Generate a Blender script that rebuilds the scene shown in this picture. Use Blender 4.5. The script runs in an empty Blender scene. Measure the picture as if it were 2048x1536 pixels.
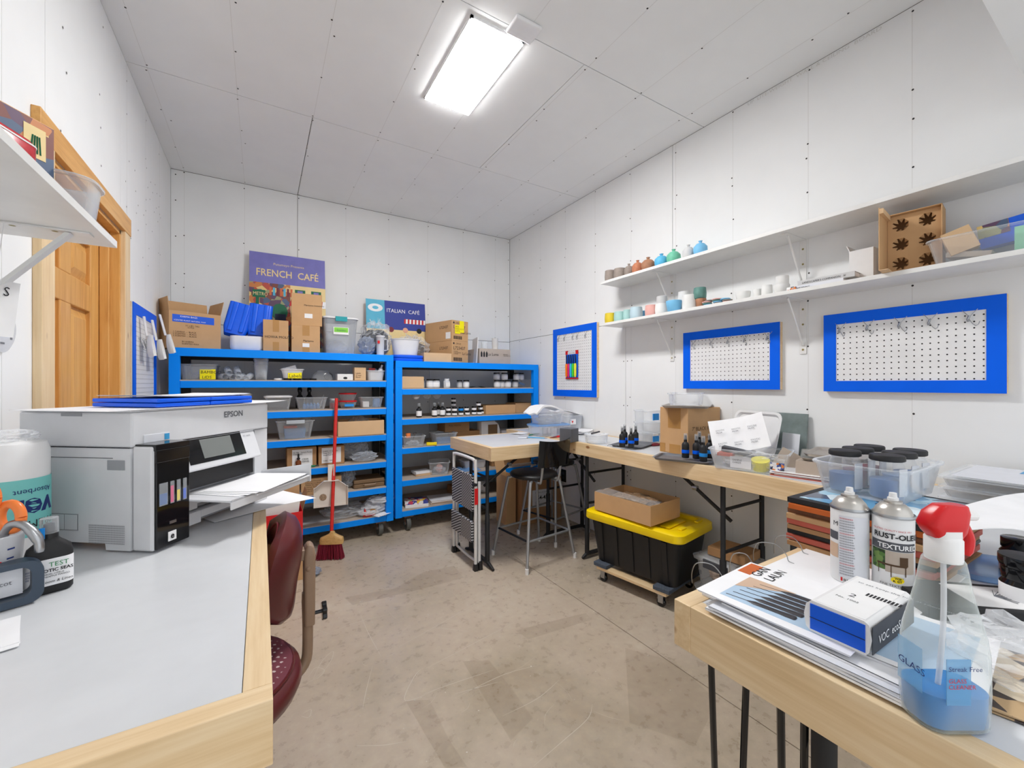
import bpy, math, random
from mathutils import Vector, Matrix, noise
SC=bpy.context.scene
COL=SC.collection
PI=math.pi
# ---------------- camera, light, exposure ----------------
H=1.27; F=828.0; AZ=math.atan2(502,828); SA,CA=math.sin(AZ),math.cos(AZ)
cam=bpy.data.cameras.new('camera'); co=bpy.data.objects.new('camera',cam); COL.objects.link(co)
co.location=(0,0,H); co.rotation_euler=(PI/2,0,-AZ)
cam.sensor_width=36; cam.lens=36*F/2048; cam.clip_start=.02
SC.camera=co
w=bpy.data.worlds.new('world'); SC.world=w; w.use_nodes=True
w.node_tree.nodes['Background'].inputs[0].default_value=(.94,.97,1,1)
w.node_tree.nodes['Background'].inputs[1].default_value=1.3
SC.view_settings.view_transform='Standard'; SC.view_settings.look='None'; SC.view_settings.gamma=1
SC.view_settings.exposure=0.06
SC.view_settings.use_curve_mapping=False
SC.cycles.max_bounces=12; SC.cycles.diffuse_bounces=6; SC.cycles.transparent_max_bounces=32
PANEL=82.0; PANEL_FILL=20.0     # emission of the ceiling panel and of the added fill panel
# ---------------- rays of the survey: a pixel of the photo meets a known plane ----------------
def ray(px,py):
    u=(px-1024)/F; v=(768-py)/F
    return SA+u*CA, CA-u*SA, v
def pZ(px,py,z):
    x,y,v=ray(px,py); t=(z-H)/v; return Vector((x*t,y*t,z))
def pY(px,py,Y):
    x,y,v=ray(px,py); t=Y/y; return Vector((x*t,Y,H+v*t))
def pX(px,py,X):
    x,y,v=ray(px,py); t=X/x; return Vector((X,y*t,H+v*t))
# ---------------- mesh builder ----------------
def rr(w,d,r,n=4):
    r=min(r,w/2-1e-5,d/2-1e-5); P=[]
    for cx,cy,a in ((w/2-r,d/2-r,0),(-w/2+r,d/2-r,90),(-w/2+r,-d/2+r,180),(w/2-r,-d/2+r,270)):
        for i in range(n+1):
            t=math.radians(a+90*i/n); P.append((cx+r*math.cos(t),cy+r*math.sin(t)))
    return P
class MB:
    def __init__(s): s.v=[]; s.f=[]; s.m=[]
    def add(s,vs,fs,mi=0,T=None):
        o=len(s.v)
        for p in vs:
            p=Vector(p); s.v.append(T@p if T else p)
        for f in fs: s.f.append([i+o for i in f]); s.m.append(mi)
        return s
    def box(s,a,b,mi=0,T=None):
        x0,y0,z0=a; x1,y1,z1=b
        return s.add([(x0,y0,z0),(x1,y0,z0),(x1,y1,z0),(x0,y1,z0),(x0,y0,z1),(x1,y0,z1),(x1,y1,z1),(x0,y1,z1)],
          [(0,3,2,1),(4,5,6,7),(0,1,5,4),(1,2,6,5),(2,3,7,6),(3,0,4,7)],mi,T)
    def loft(s,rings,mi=0,T=None,c0=True,c1=True):
        n=len(rings[0]); vs=[p for r in rings for p in r]; fs=[]
        for k in range(len(rings)-1):
            for i in range(n):
                j=(i+1)%n; fs.append((k*n+i,k*n+j,(k+1)*n+j,(k+1)*n+i))
        if c0: fs.append(tuple(range(n))[::-1])
        if c1: fs.append(tuple((len(rings)-1)*n+i for i in range(n)))
        return s.add(vs,fs,mi,T)
    def rloft(s,prof,mi=0,T=None,n=4,cx=0,cy=0,c0=True,c1=True):   # prof: (w,d,r,z)
        return s.loft([[(x+cx,y+cy,z) for x,y in rr(w,d,r,n)] for w,d,r,z in prof],mi,T,c0,c1)
    def lathe(s,prof,mi=0,T=None,n=20,c0=True,c1=True):             # prof: (r,z)
        return s.loft([[(max(r,1e-5)*math.cos(2*PI*i/n),max(r,1e-5)*math.sin(2*PI*i/n),z) for i in range(n)] for r,z in prof],mi,T,c0,c1)
    def tube(s,pts,r,mi=0,T=None,n=8,smooth=0,closed=False):
        P=[Vector(p) for p in pts]
        if smooth: P=catmull(P,smooth)
        rings=[]; up=Vector((0,0,1)); prev=None
        for i,p in enumerate(P):
            t=(P[min(i+1,len(P)-1)]-P[max(i-1,0)]).normalized()
            if prev is None:
                a=t.cross(up)
                if a.length<.05: a=t.cross(Vector((1,0,0)))
            else: a=prev-t*prev.dot(t)
            a.normalize(); prev=a; b=t.cross(a)
            rad=r[i*(len(r)-1)//max(1,len(P)-1)] if isinstance(r,(list,tuple)) else r
            rings.append([p+a*rad*math.cos(2*PI*k/n)+b*rad*math.sin(2*PI*k/n) for k in range(n)])
        return s.loft(rings,mi,T)
    def prism(s,poly,h,mi=0,T=None):                                   # poly xy, extruded 0..h in z
        n=len(poly)
        return s.loft([[(x,y,0) for x,y in poly],[(x,y,h) for x,y in poly]],mi,T)
    def disc(s,c,r,nrm='z',mi=0,n=8,T=None):
        ax={'z':((1,0,0),(0,1,0)),'x':((0,-1,0),(0,0,1)),'y':((1,0,0),(0,0,1))}[nrm]
        a,b=Vector(ax[0]),Vector(ax[1]); c=Vector(c)
        return s.add([c+a*r*math.cos(2*PI*i/n)+b*r*math.sin(2*PI*i/n) for i in range(n)],[tuple(range(n))],mi,T)
    def quad(s,a,b,c,d,mi=0,T=None): return s.add([a,b,c,d],[(0,1,2,3)],mi,T)
    def grid(s,fn,nu,nv,mi=0,T=None,th=0):
        vs=[Vector(fn(i/nu,j/nv)) for j in range(nv+1) for i in range(nu+1)]
        fs=[(j*(nu+1)+i,j*(nu+1)+i+1,(j+1)*(nu+1)+i+1,(j+1)*(nu+1)+i) for j in range(nv) for i in range(nu)]
        if not th: return s.add(vs,fs,mi,T)
        m=len(vs); nr=[]
        for j in range(nv+1):
            for i in range(nu+1):
                a=vs[j*(nu+1)+min(i+1,nu)]-vs[j*(nu+1)+max(i-1,0)]; b=vs[min(j+1,nv)*(nu+1)+i]-vs[max(j-1,0)*(nu+1)+i]
                q=a.cross(b); nr.append(q.normalized() if q.length>1e-9 else Vector((0,0,1)))
        v2=[p-q*th for p,q in zip(vs,nr)]
        f2=[tuple(k+m for k in reversed(f)) for f in fs]
        ed=[i for i in range(nu+1)]+[j*(nu+1)+nu for j in range(1,nv+1)]+[nv*(nu+1)+i for i in range(nu-1,-1,-1)]+[j*(nu+1) for j in range(nv-1,0,-1)]
        f3=[(ed[(k+1)%len(ed)],ed[k],ed[k]+m,ed[(k+1)%len(ed)]+m) for k in range(len(ed))]
        return s.add(vs+v2,fs+f2+f3,mi,T)
def catmull(P,k):
    Q=[]
    for i in range(len(P)-1):
        a=P[max(i-1,0)];b=P[i];c=P[i+1];d=P[min(i+2,len(P)-1)]
        for j in range(k):
            t=j/k; Q.append(.5*((2*b)+(c-a)*t+(2*a-5*b+4*c-d)*t*t+(3*b-a-3*c+d)*t**3))
    return Q+[P[-1]]
def TR(x=0,y=0,z=0,rx=0,ry=0,rz=0,s=1):
    return Matrix.Translation((x,y,z))@Matrix.Rotation(rz,4,'Z')@Matrix.Rotation(ry,4,'Y')@Matrix.Rotation(rx,4,'X')@Matrix.Scale(s,4)
def mesh_obj(name,mb,mats,parent=None,smooth=None,bev=0):
    me=bpy.data.meshes.new(name); me.from_pydata([tuple(v) for v in mb.v],[],mb.f)
    mats=mats if isinstance(mats,(list,tuple)) else [mats]
    for m in mats: me.materials.append(M(m) if isinstance(m,str) else m)
    for p,mi in zip(me.polygons,mb.m): p.material_index=mi
    me.validate(); me.update()
    o=bpy.data.objects.new(name,me); COL.objects.link(o)
    if smooth:
        for p in me.polygons: p.use_smooth=True
        try: me.set_sharp_from_angle(angle=math.radians(smooth if smooth>1 else 40))
        except Exception: pass
    if bev:
        b=o.modifiers.new('bevel','BEVEL'); b.width=bev; b.segments=2; b.limit_method='ANGLE'
    if parent: o.parent=parent
    return o
def tag(o,label=None,cat=None,group=None,kind=None):
    if label: o['label']=label
    if cat: o['category']=cat
    if group: o['group']=group
    if kind: o['kind']=kind
    return o
def thing(name,label,cat,loc,rz=0,group=None,rot=None):
    o=bpy.data.objects.new(name,None); COL.objects.link(o); o.empty_display_size=.05
    o.location=loc; o.rotation_euler=rot if rot else (0,0,rz)
    return tag(o,label,cat,group)
def solo(name,mb,mats,label,cat,loc=(0,0,0),rz=0,group=None,smooth=None,bev=0,rot=None,kind=None):
    o=mesh_obj(name,mb,mats,None,smooth,bev); o.location=loc; o.rotation_euler=rot if rot else (0,0,rz)
    return tag(o,label,cat,group,kind)
def part(root,name,mb,mats,smooth=None,bev=0,label=None,kind=None):
    o=mesh_obj(name,mb,mats,root,smooth,bev); return tag(o,label,None,None,kind)
def struct(name,mb,mats,parent=None,smooth=None,bev=0):
    o=mesh_obj(name,mb,mats,parent,smooth,bev)
    if not parent: o['kind']='structure'
    return o
def dup(root,loc=None,rz=None,label=None,group=None):
    def cp(o,par):
        c=o.copy(); COL.objects.link(c)
        if par is not None: c.parent=par
        for ch in o.children: cp(ch,c)
        return c
    r=cp(root,None)
    if loc is not None: r.location=loc
    if rz is not None: r.rotation_euler=(0,0,rz)
    if label: r['label']=label
    if group: r['group']=group
    return r
def letters(root,text,size,org,right=(1,0,0),up=(0,0,1),mat='ink',name='lettering',off=.0008,align='LEFT',sx=1,shear=0,bold=0):
    cu=bpy.data.curves.new('t','FONT'); cu.body=text; cu.size=size; cu.align_x=align; cu.resolution_u=2; cu.shear=shear; cu.offset=bold
    ob=bpy.data.objects.new('t',cu); COL.objects.link(ob)
    dg=bpy.context.evaluated_depsgraph_get(); dg.update()
    me=bpy.data.meshes.new_from_object(ob.evaluated_get(dg)); bpy.data.objects.remove(ob); bpy.data.curves.remove(cu)
    r=Vector(right).normalized(); u=Vector(up).normalized(); n=r.cross(u); o=Vector(org)
    for v in me.vertices: v.co=o+r*v.co.x*sx+u*v.co.y+n*off
    me.materials.clear(); me.materials.append(M(mat)); me.name=name
    ob=bpy.data.objects.new(name,me); COL.objects.link(ob); ob.parent=root
    return ob
# ---------------- materials ----------------
MATS={}; DEF={}
def lin(c):
    return tuple((x/255/12.92 if x/255<=.04045 else ((x/255+.055)/1.055)**2.4) for x in c)+(1,)
def D(name,rgb,rough=.5,metal=0,alpha=1,var=0,vs=8,trans=0,emit=0,bump=0,spec=.5,ior=1.45,bs=60):
    DEF[name]=dict(rgb=rgb,rough=rough,metal=metal,alpha=alpha,var=var,vs=vs,trans=trans,emit=emit,bump=bump,spec=spec,ior=ior,bs=bs)
def newmat(name):
    m=bpy.data.materials.new(name); m.use_nodes=True; nt=m.node_tree
    return m,nt,nt.nodes['Principled BSDF']
def nd(nt,t,**k):
    n=nt.nodes.new(t)
    for a,b in k.items(): setattr(n,a,b)
    return n
def tex(nt,scale=(1,1,1),loc=(0,0,0)):
    c=nd(nt,'ShaderNodeTexCoord'); mp=nd(nt,'ShaderNodeMapping'); mp.inputs['Scale'].default_value=scale; mp.inputs['Location'].default_value=loc
    nt.links.new(c.outputs['Object'],mp.inputs[0]); return mp.outputs[0]
def nz(nt,co,scale,detail=4,rough=.6,dist=0):
    n=nd(nt,'ShaderNodeTexNoise'); n.inputs['Scale'].default_value=scale; n.inputs['Detail'].default_value=detail
    n.inputs['Roughness'].default_value=rough; n.inputs['Distortion'].default_value=dist
    nt.links.new(co,n.inputs['Vector']); return n.outputs[0]
def ramp(nt,fac,stops):
    r=nd(nt,'ShaderNodeValToRGB'); e=r.color_ramp.elements
    while len(e)<len(stops): e.new(.5)
    for k,(p,c) in enumerate(stops): e[k].position=p; e[k].color=c if len(c)==4 else lin(c)
    nt.links.new(fac,r.inputs[0]); return r.outputs[0]
def M(name):
    if name in MATS: return MATS[name]
    if name in SPECIAL: m=SPECIAL[name](name)
    else:
        d=DEF[name]; m,nt,b=newmat(name); c=lin(d['rgb'])
        b.inputs['Base Color'].default_value=c; b.inputs['Roughness'].default_value=d['rough']; b.inputs['Metallic'].default_value=d['metal']
        b.inputs['Alpha'].default_value=d['alpha']; b.inputs['Specular IOR Level'].default_value=d['spec']; b.inputs['IOR'].default_value=d['ior']
        b.inputs['Transmission Weight'].default_value=d['trans']
        co=tex(nt)
        v=d['var'] or .04
        f=nz(nt,co,d['vs'],3)
        lo=tuple(x*(1-v) for x in c[:3])+(1,); hi=tuple(min(1,x*(1+v)) for x in c[:3])+(1,)
        nt.links.new(ramp(nt,f,[(.3,lo),(.7,hi)]),b.inputs['Base Color'])
        if d['bump']:
            bp=nd(nt,'ShaderNodeBump'); bp.inputs['Strength'].default_value=d['bump']; bp.inputs['Distance'].default_value=.002
            nt.links.new(nz(nt,co,d['bs'],3),bp.inputs['Height']); nt.links.new(bp.outputs[0],b.inputs['Normal'])
        if d['emit']:
            b.inputs['Emission Color'].default_value=c; b.inputs['Emission Strength'].default_value=d['emit']
    MATS[name]=m; return m
def wood(c0,c1,c2,axis=0,sc=1,rough=.45,knots=True):
    def mk(name):
        m,nt,b=newmat(name); s=[9*sc]*3; s[axis]=.9*sc
        co=tex(nt,tuple(s)); f=nz(nt,co,3.2,5,.55,.6)
        s2=[40*sc]*3; s2[axis]=1.2*sc
        g=nz(nt,tex(nt,tuple(s2)),3,3,.6)
        mx=nd(nt,'ShaderNodeMath',operation='MULTIPLY_ADD'); mx.inputs[1].default_value=.35
        nt.links.new(g,mx.inputs[0]); 
        sb=nd(nt,'ShaderNodeMath',operation='MULTIPLY'); sb.inputs[1].default_value=.65
        nt.links.new(f,sb.inputs[0]); nt.links.new(sb.outputs[0],mx.inputs[2])
        col=ramp(nt,mx.outputs[0],[(.3,c0),(.5,c1),(.7,c2)])
        if knots:
            vo=nd(nt,'ShaderNodeTexVoronoi'); vo.inputs['Scale'].default_value=4.2*sc
            s3=[1.6]*3; s3[axis]=.8
            nt.links.new(tex(nt,tuple(s3)),vo.inputs['Vector'])
            k=ramp(nt,vo.outputs['Distance'],[(.045,(1,1,1,1)),(.085,(0,0,0,1))])
            mi=nd(nt,'ShaderNodeMix',data_type='RGBA'); nt.links.new(k,mi.inputs[0]); nt.links.new(col,mi.inputs[6]); mi.inputs[7].default_value=lin((150,105,70)); col=mi.outputs[2]
        nt.links.new(col,b.inputs['Base Color']); b.inputs['Roughness'].default_value=rough
        return m
    return mk
def concrete(name):
    m,nt,b=newmat(name); co=tex(nt)
    a=nz(nt,co,1.1,6,.6,.4); c=nz(nt,co,22,6,.6,0); d=nz(nt,co,60,4,.7)
    base=ramp(nt,a,[(.30,(176,159,136)),(.45,(193,180,160)),(.58,(201,190,172)),(.72,(214,207,195))])
    mx=nd(nt,'ShaderNodeMix',data_type='RGBA',blend_type='OVERLAY'); mx.inputs[0].default_value=.3
    nt.links.new(base,mx.inputs[6]); nt.links.new(ramp(nt,c,[(.12,(70,64,58)),(.5,(130,128,126)),(.85,(200,198,196))]),mx.inputs[7])
    sp=ramp(nt,d,[(.66,(0,0,0,1)),(.74,(.35,.35,.35,1))])
    m2=nd(nt,'ShaderNodeMix',data_type='RGBA',blend_type='ADD'); m2.inputs[0].default_value=.35
    nt.links.new(mx.outputs[2],m2.inputs[6]); nt.links.new(sp,m2.inputs[7]); col=m2.outputs[2]
    nt.links.new(col,b.inputs['Base Color'])
    nt.links.new(ramp(nt,c,[(.3,(.22,.22,.22,1)),(.7,(.42,.42,.42,1))]),b.inputs['Roughness'])
    bp=nd(nt,'ShaderNodeBump'); bp.inputs['Strength'].default_value=.03; bp.inputs['Distance'].default_value=.002
    nt.links.new(c,bp.inputs['Height']); nt.links.new(bp.outputs[0],b.inputs['Normal'])
    return m
def pattern_fabric(name):
    m,nt,b=newmat(name); 
    t=nd(nt,'ShaderNodeTexCoord'); mp=nd(nt,'ShaderNodeMapping'); mp.inputs['Rotation'].default_value=(0,0,.5); mp.inputs['Scale'].default_value=(50,50,50)
    nt.links.new(t.outputs['Object'],mp.inputs[0])
    vo=nd(nt,'ShaderNodeTexVoronoi'); vo.inputs['Scale'].default_value=1; vo.inputs['Randomness'].default_value=.0
    nt.links.new(mp.outputs[0],vo.inputs['Vector'])
    wv=nz(nt,mp.outputs[0],3.2,2,.5)
    ad=nd(nt,'ShaderNodeMath',operation='MULTIPLY_ADD'); ad.inputs[1].default_value=.35; nt.links.new(wv,ad.inputs[0]); nt.links.new(vo.outputs['Distance'],ad.inputs[2])
    nt.links.new(ramp(nt,ad.outputs[0],[(.36,(196,178,176)),(.42,(110,50,62))]),b.inputs['Base Color'])
    b.inputs['Roughness'].default_value=.85; return m
def striped(c0,c1,axis,freq,edge=.5,rough=.5,metal=0):
    def mk(name):
        m,nt,b=newmat(name); t=nd(nt,'ShaderNodeTexCoord'); sx=nd(nt,'ShaderNodeSeparateXYZ'); nt.links.new(t.outputs['Object'],sx.inputs[0])
        mu=nd(nt,'ShaderNodeMath',operation='MULTIPLY'); mu.inputs[1].default_value=freq; nt.links.new(sx.outputs[axis],mu.inputs[0])
        fr=nd(nt,'ShaderNodeMath',operation='FRACT'); nt.links.new(mu.outputs[0],fr.inputs[0])
        nt.links.new(ramp(nt,fr.outputs[0],[(edge-.02,c0),(edge+.02,c1)]),b.inputs['Base Color'])
        b.inputs['Roughness'].default_value=rough; b.inputs['Metallic'].default_value=metal; return m
    return mk
def patches(cols,scale,rough=.5,sm=False):
    def mk(name):
        m,nt,b=newmat(name); vo=nd(nt,'ShaderNodeTexVoronoi'); vo.inputs['Scale'].default_value=scale
        nt.links.new(tex(nt),vo.inputs['Vector'])
        sp=nd(nt,'ShaderNodeSeparateColor'); nt.links.new(vo.outputs['Color'],sp.inputs[0])
        r=nd(nt,'ShaderNodeValToRGB'); r.color_ramp.interpolation='CONSTANT'; e=r.color_ramp.elements
        while len(e)<len(cols): e.new(.5)
        for k,c in enumerate(cols): e[k].position=k/len(cols); e[k].color=lin(c)
        nt.links.new(sp.outputs[0],r.inputs[0]); nt.links.new(r.outputs[0],b.inputs['Base Color']); b.inputs['Roughness'].default_value=rough
        return m
    return mk
def clearm(c,a0,a1,rough=.12,bump=0,bs=30):
    def mk(name):
        m,nt,b=newmat(name); b.inputs['Base Color'].default_value=lin(c); b.inputs['Roughness'].default_value=rough; b.inputs['Specular IOR Level'].default_value=.8
        tr=nd(nt,'ShaderNodeBsdfTransparent'); mx=nd(nt,'ShaderNodeMixShader'); lw=nd(nt,'ShaderNodeLayerWeight'); lw.inputs[0].default_value=.35
        mr=nd(nt,'ShaderNodeMapRange'); mr.inputs['To Min'].default_value=a0; mr.inputs['To Max'].default_value=a1
        if bump:
            bp=nd(nt,'ShaderNodeBump'); bp.inputs['Strength'].default_value=bump; bp.inputs['Distance'].default_value=.004
            nt.links.new(nz(nt,tex(nt),bs,3),bp.inputs['Height']); nt.links.new(bp.outputs[0],b.inputs['Normal']); nt.links.new(bp.outputs[0],lw.inputs['Normal'])
        nt.links.new(lw.outputs['Facing'],mr.inputs[0]); nt.links.new(mr.outputs[0],mx.inputs[0])
        nt.links.new(tr.outputs[0],mx.inputs[1]); nt.links.new(b.outputs[0],mx.inputs[2])
        nt.links.new(mx.outputs[0],nt.nodes['Material Output'].inputs[0]); return m
    return mk
def chevron(name):
    m,nt,b=newmat(name); t=nd(nt,'ShaderNodeTexCoord'); sx=nd(nt,'ShaderNodeSeparateXYZ'); nt.links.new(t.outputs['Object'],sx.inputs[0])
    def op(o,a,c):
        n=nd(nt,'ShaderNodeMath',operation=o)
        for k,v in ((0,a),(1,c)):
            if isinstance(v,(int,float)): n.inputs[k].default_value=v
            elif v is not None: nt.links.new(v,n.inputs[k])
        return n.outputs[0]
    ab=op('ABSOLUTE',op('SUBTRACT',sx.outputs[1],.185),None); f=op('FRACT',op('MULTIPLY',op('ADD',sx.outputs[2],op('MULTIPLY',ab,.45)),52),None)
    nt.links.new(ramp(nt,f,[(.5,(34,34,38)),(.54,(176,176,180))]),b.inputs['Base Color']); b.inputs['Roughness'].default_value=.6; return m
SPECIAL={
 'clear':clearm((240,244,248),.05,.5),'clear2':clearm((236,241,246),.10,.6),'clear3':clearm((236,242,246),.04,.4,.05),'clear_blue':clearm((120,175,235),.38,.85,.15),'clear_smoke':clearm((206,210,214),.26,.7),
 'bag':clearm((240,243,247),.10,.8,.1,.6,26),'bag_grey':clearm((205,212,222),.25,.9,.1,.9,34),'crinkle':clearm((150,160,178),.55,.95,.1,1,50),'bottle_clear':clearm((226,236,232),.06,.65,.04),
 'pine':wood((208,176,130),(224,196,154),(236,214,178),0), 'pine_y':wood((208,176,130),(224,196,154),(236,214,178),1),
 'pine_z':wood((216,184,138),(230,203,160),(240,218,182),2),
 'door_wood':wood((196,138,70),(218,164,92),(228,180,112),2,1,.35,False), 'door_wood_y':wood((196,138,70),(218,164,92),(228,180,112),1,1,.35,False),
 'dark_wood':wood((90,58,38),(112,72,46),(130,88,58),0,1,.4,False),
 'broom_wood':wood((178,138,80),(200,160,98),(214,176,118),0,3,.5,False),
 'concrete':concrete,'chair_fabric':pattern_fabric,
 'step_tread':chevron,
 'art_mix':patches([(196,120,60),(120,60,50),(222,190,120),(70,90,120),(180,70,50),(150,150,110),(90,60,90)],26),
 'book_mix':patches([(230,225,220),(60,70,150),(200,60,90),(240,200,60),(225,225,230),(90,60,120)],30),
 'sticker_mix':patches([(240,240,240),(60,60,70),(220,130,60),(230,230,235),(70,90,160)],90),
 'glossy_mix':patches([(40,60,90),(100,160,200),(225,240,245),(60,80,110),(170,210,230)],20,.15),
 'garden':patches([(52,84,38),(80,120,52),(36,60,30),(110,140,70)],140),
}
D('drywall',(234,235,235),.85,var=.02,vs=3); D('joint_dark',(92,84,74),.9); D('pencil',(212,211,208),.9); D('screw_dark',(28,28,30),.6); D('screw_halo',(232,232,230),.9)
D('white',(232,232,232),.4); D('shelf_white',(228,228,226),.35); D('laminate',(210,212,215),.3); D('paper',(238,238,240),.6); D('paper2',(222,224,230),.55)
D('printer',(216,217,220),.42,bump=.05,bs=300); D('printer_dark',(150,152,156),.4); D('gloss_black',(18,19,22),.08); D('black',(24,24,26),.4); D('matte_black',(30,30,32),.55)
D('blue',(0,142,255),.4,var=.05,vs=2,spec=.2); D('blue_tape',(0,98,236),.5,var=.05,vs=3,spec=.2); D('plastic_blue',(8,96,235),.3); D('cobalt',(0,88,215),.4); D('sky_blue',(60,160,215),.4); D('tape_blue',(20,140,225),.55)
D('kraft',(196,156,112),.75,var=.05); D('kraft_dark',(168,128,88),.8,var=.06); D('kraft_light',(212,178,138),.75); D('tape_tan',(178,132,74),.35); D('kraft_grey',(186,172,158),.75)
D('milky',(236,238,242),.3,alpha=.6); 
D('bag_dark',(34,34,38),.18,bump=.9,bs=45); 
D('yellow',(248,222,0),.45); D('note_yellow',(246,232,0),.6); D('tote_yellow',(246,212,0),.35); D('red',(206,20,26),.3); D('red_paint',(205,42,36),.45,var=.12,vs=14); D('bristle',(126,20,44),.8,var=.3,vs=120)
D('burgundy',(92,34,36),.28,var=.2,vs=6); D('beige_metal',(150,124,102),.4); D('steel',(170,172,175),.3,1); D('grey_metal',(150,152,155),.4,.3); D('rust',(120,86,68),.7); D('rubber',(92,94,90),.6); D('tube_grey',(158,160,163),.35,.5)
D('ink',(30,30,34),.7); D('ink_grey',(110,112,118),.7); D('ink_white',(240,240,240),.6); D('ink_navy',(24,46,110),.6); D('ink_green',(60,140,90),.6); D('ink_brown',(84,62,42),.8)
D('teal',(20,150,160),.35); D('towel_teal',(120,200,196),.6); D('label_green',(130,205,70),.6); D('orange',(238,128,60),.35); D('amber',(120,62,24),.15,alpha=.9)
D('charcoal',(66,68,74),.6); D('dark_grey',(84,86,92),.5); D('tray_grey',(110,112,118),.4); D('tray_metal',(176,168,160),.35,.5); D('tin_silver',(196,192,186),.3,.8); D('salmon',(188,92,76),.6); D('picture_orange',(196,96,34),.5)
D('pot_taupe',(150,138,130),.7,var=.12,vs=40); D('pot_rust',(186,120,88),.7,var=.2,vs=40); D('pot_blue',(90,180,222),.5,var=.08,vs=40); D('pot_green',(110,190,160),.5,var=.08,vs=40); D('pot_grey',(205,205,205),.7); D('pot_sky',(120,188,228),.5); D('pot_yellow',(222,196,50),.5); D('pot_mint',(170,208,204),.5); D('pot_pale',(186,210,220),.5); D('pot_pink',(224,172,164),.6); D('pot_teal',(96,140,132),.5,var=.15,vs=30); D('pot_white',(230,230,228),.6); D('pot_brown',(168,120,90),.6,var=.15,vs=30); D('clay',(150,146,140),.7,var=.15,vs=60)
D('mint_paper',(150,214,180),.7); D('purple',(118,116,184),.6,var=.08,vs=10); D('italian_blue',(52,66,150),.6); D('sand',(232,208,150),.6); D('cyan',(90,180,210),.6); D('stripe_red',(196,40,46),.6); D('leaf_green',(24,104,72),.6); D('brick_orange',(206,104,62),.6); D('skin',(226,168,140),.6); D('maroon',(120,30,44),.5); D('pink',(230,40,120),.4); D('aqua',(40,190,230),.4); D('lime',(70,210,60),.4); D('lemon',(240,230,60),.4); D('hot_orange',(250,130,20),.4)
D('liquid',(0,128,205),.05,alpha=.93); D('glass_edge',(200,214,210),.05,alpha=.2); D('wood_bead',(200,170,130),.6); D('metal_bracket',(214,214,214),.4); D('brass',(150,140,90),.4,.6); D('outlet_black',(20,20,20),.4); D('wax_blue',(70,110,170),.4); D('cream_wax',(214,208,190),.4); D('case_brown',(120,94,66),.5)
D('lamp',(255,253,250),.5); D('lamp_frame',(236,236,238),.4); D('dust_white',(225,220,210),.9); D('floor_joint',(70,62,52),.9); D('navy',(24,36,66),.6); D('green_tool',(0,120,80),.4); D('screen',(120,124,122),.15); D('slate',(120,132,130),.5,var=.2,vs=12); D('photo_sky',(176,200,222),.4); D('photo_dark',(52,50,54),.4); D('photo_tan',(206,176,150),.4); D('photo_orange',(200,132,92),.4)
D('cream_pl',(222,216,206),.4); D('sticker_tan',(150,128,104),.6,var=.5,vs=120); D('dolly_carpet',(72,80,92),.95,var=.5,vs=200,bump=.5,bs=200)
D('label_film',(120,180,225),.2,alpha=.5); D('red_tin',(180,16,34),.2,var=.25,vs=60); D('holder_slate',(58,72,88),.35); D('pebble',(168,146,128),.7,var=.4,vs=60,bump=.8,bs=60); D('crinkle_brown',(130,104,78),.45,var=.5,vs=60,bump=1,bs=70)
SPECIAL['cow_mix']=patches([(225,210,185),(70,60,56),(190,160,120),(235,225,205)],30)
D('scratch',(206,198,184),.8); D('floor_stain',(132,108,80),.35,alpha=.11)
# ---------------- the room ----------------
XL,XR,YB,YF,CZ=-.598,2.462,4.11,-1.3,2.94
XJ=pZ(1277,1281,0).x
fl=MB().box((XL-.12,YF-.1,-.12),(XR+.1,YB+.1,-.012))
floor=struct('floor',fl,'floor_joint')
for a,b in ((XL-.12,XJ-.0022),(XJ+.0022,XR+.1)):
    part(floor,'slab',MB().box((a,YF-.1,-.0119),(b,YB+.1,0)),'concrete')
ch=MB(); RN=random.Random(5)
for i in range(260):
    x=RN.uniform(.3,2.2); y=RN.uniform(1.2,3.3); s=RN.uniform(.0012,.0035)
    if RN.random()<.5: x=RN.gauss(1.55,.35); y=RN.gauss(2.1,.4)
    if not XL<x<XR: continue
    ch.add([(x+s,y,0),(x,y+s*.8,0),(x-s,y+.001,0),(x,y-s,0),(x,y,s*.6)],[(0,1,4),(1,2,4),(2,3,4),(3,0,4)])
part(floor,'debris_chip',ch,'dust_white',kind='stuff')
SCR=MB()
def scr(pts,w=.0011):
    w*=1.7
    P=catmull([Vector(q) for q in pts],8); v=[]
    for i,q in enumerate(P):
        t_=(P[min(i+1,len(P)-1)]-P[max(i-1,0)]); n_=Vector((-t_.y,t_.x,0)).normalized()*w/2*(.3+.7*math.sin(PI*min(1,max(0,i/(len(P)-1)))))
        v+=[q+n_,q-n_]
    for q in v: q.z=.0004
    SCR.add(v,[(2*i,2*i+1,2*i+3,2*i+2) for i in range(len(P)-1)])
def spx(L,w=.0016): scr([pZ(x*.4395+600,y*.4395+1050,0) for x,y in L],w)
for L in (((990,245),(690,420),(440,560)),((1000,430),(780,545),(570,655)),((720,780),(930,680),(1080,640)),((1330,815),(1310,880),(1200,980),(1060,1100)),((110,500),(270,440),(500,385)),((600,465),(690,475),(770,485)),((250,1005),(380,1002),(480,985)),((60,700),(100,620),(150,575),(140,620),(80,700)),((920,870),(1080,790),(1180,705)),((700,770),(900,715)),((270,395),(310,490),(370,600)),((330,640),(300,760),(285,840)),((1210,265),(1400,320),(1660,385)),((1110,220),(1300,225)),((30,720),(90,690),(110,660),(70,650),(40,690)),((10,860),(50,840),(40,875),(5,870)),((560,770),(700,720),(880,660)),((640,740),(480,800),(520,690),(560,650))): spx(L)
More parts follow.
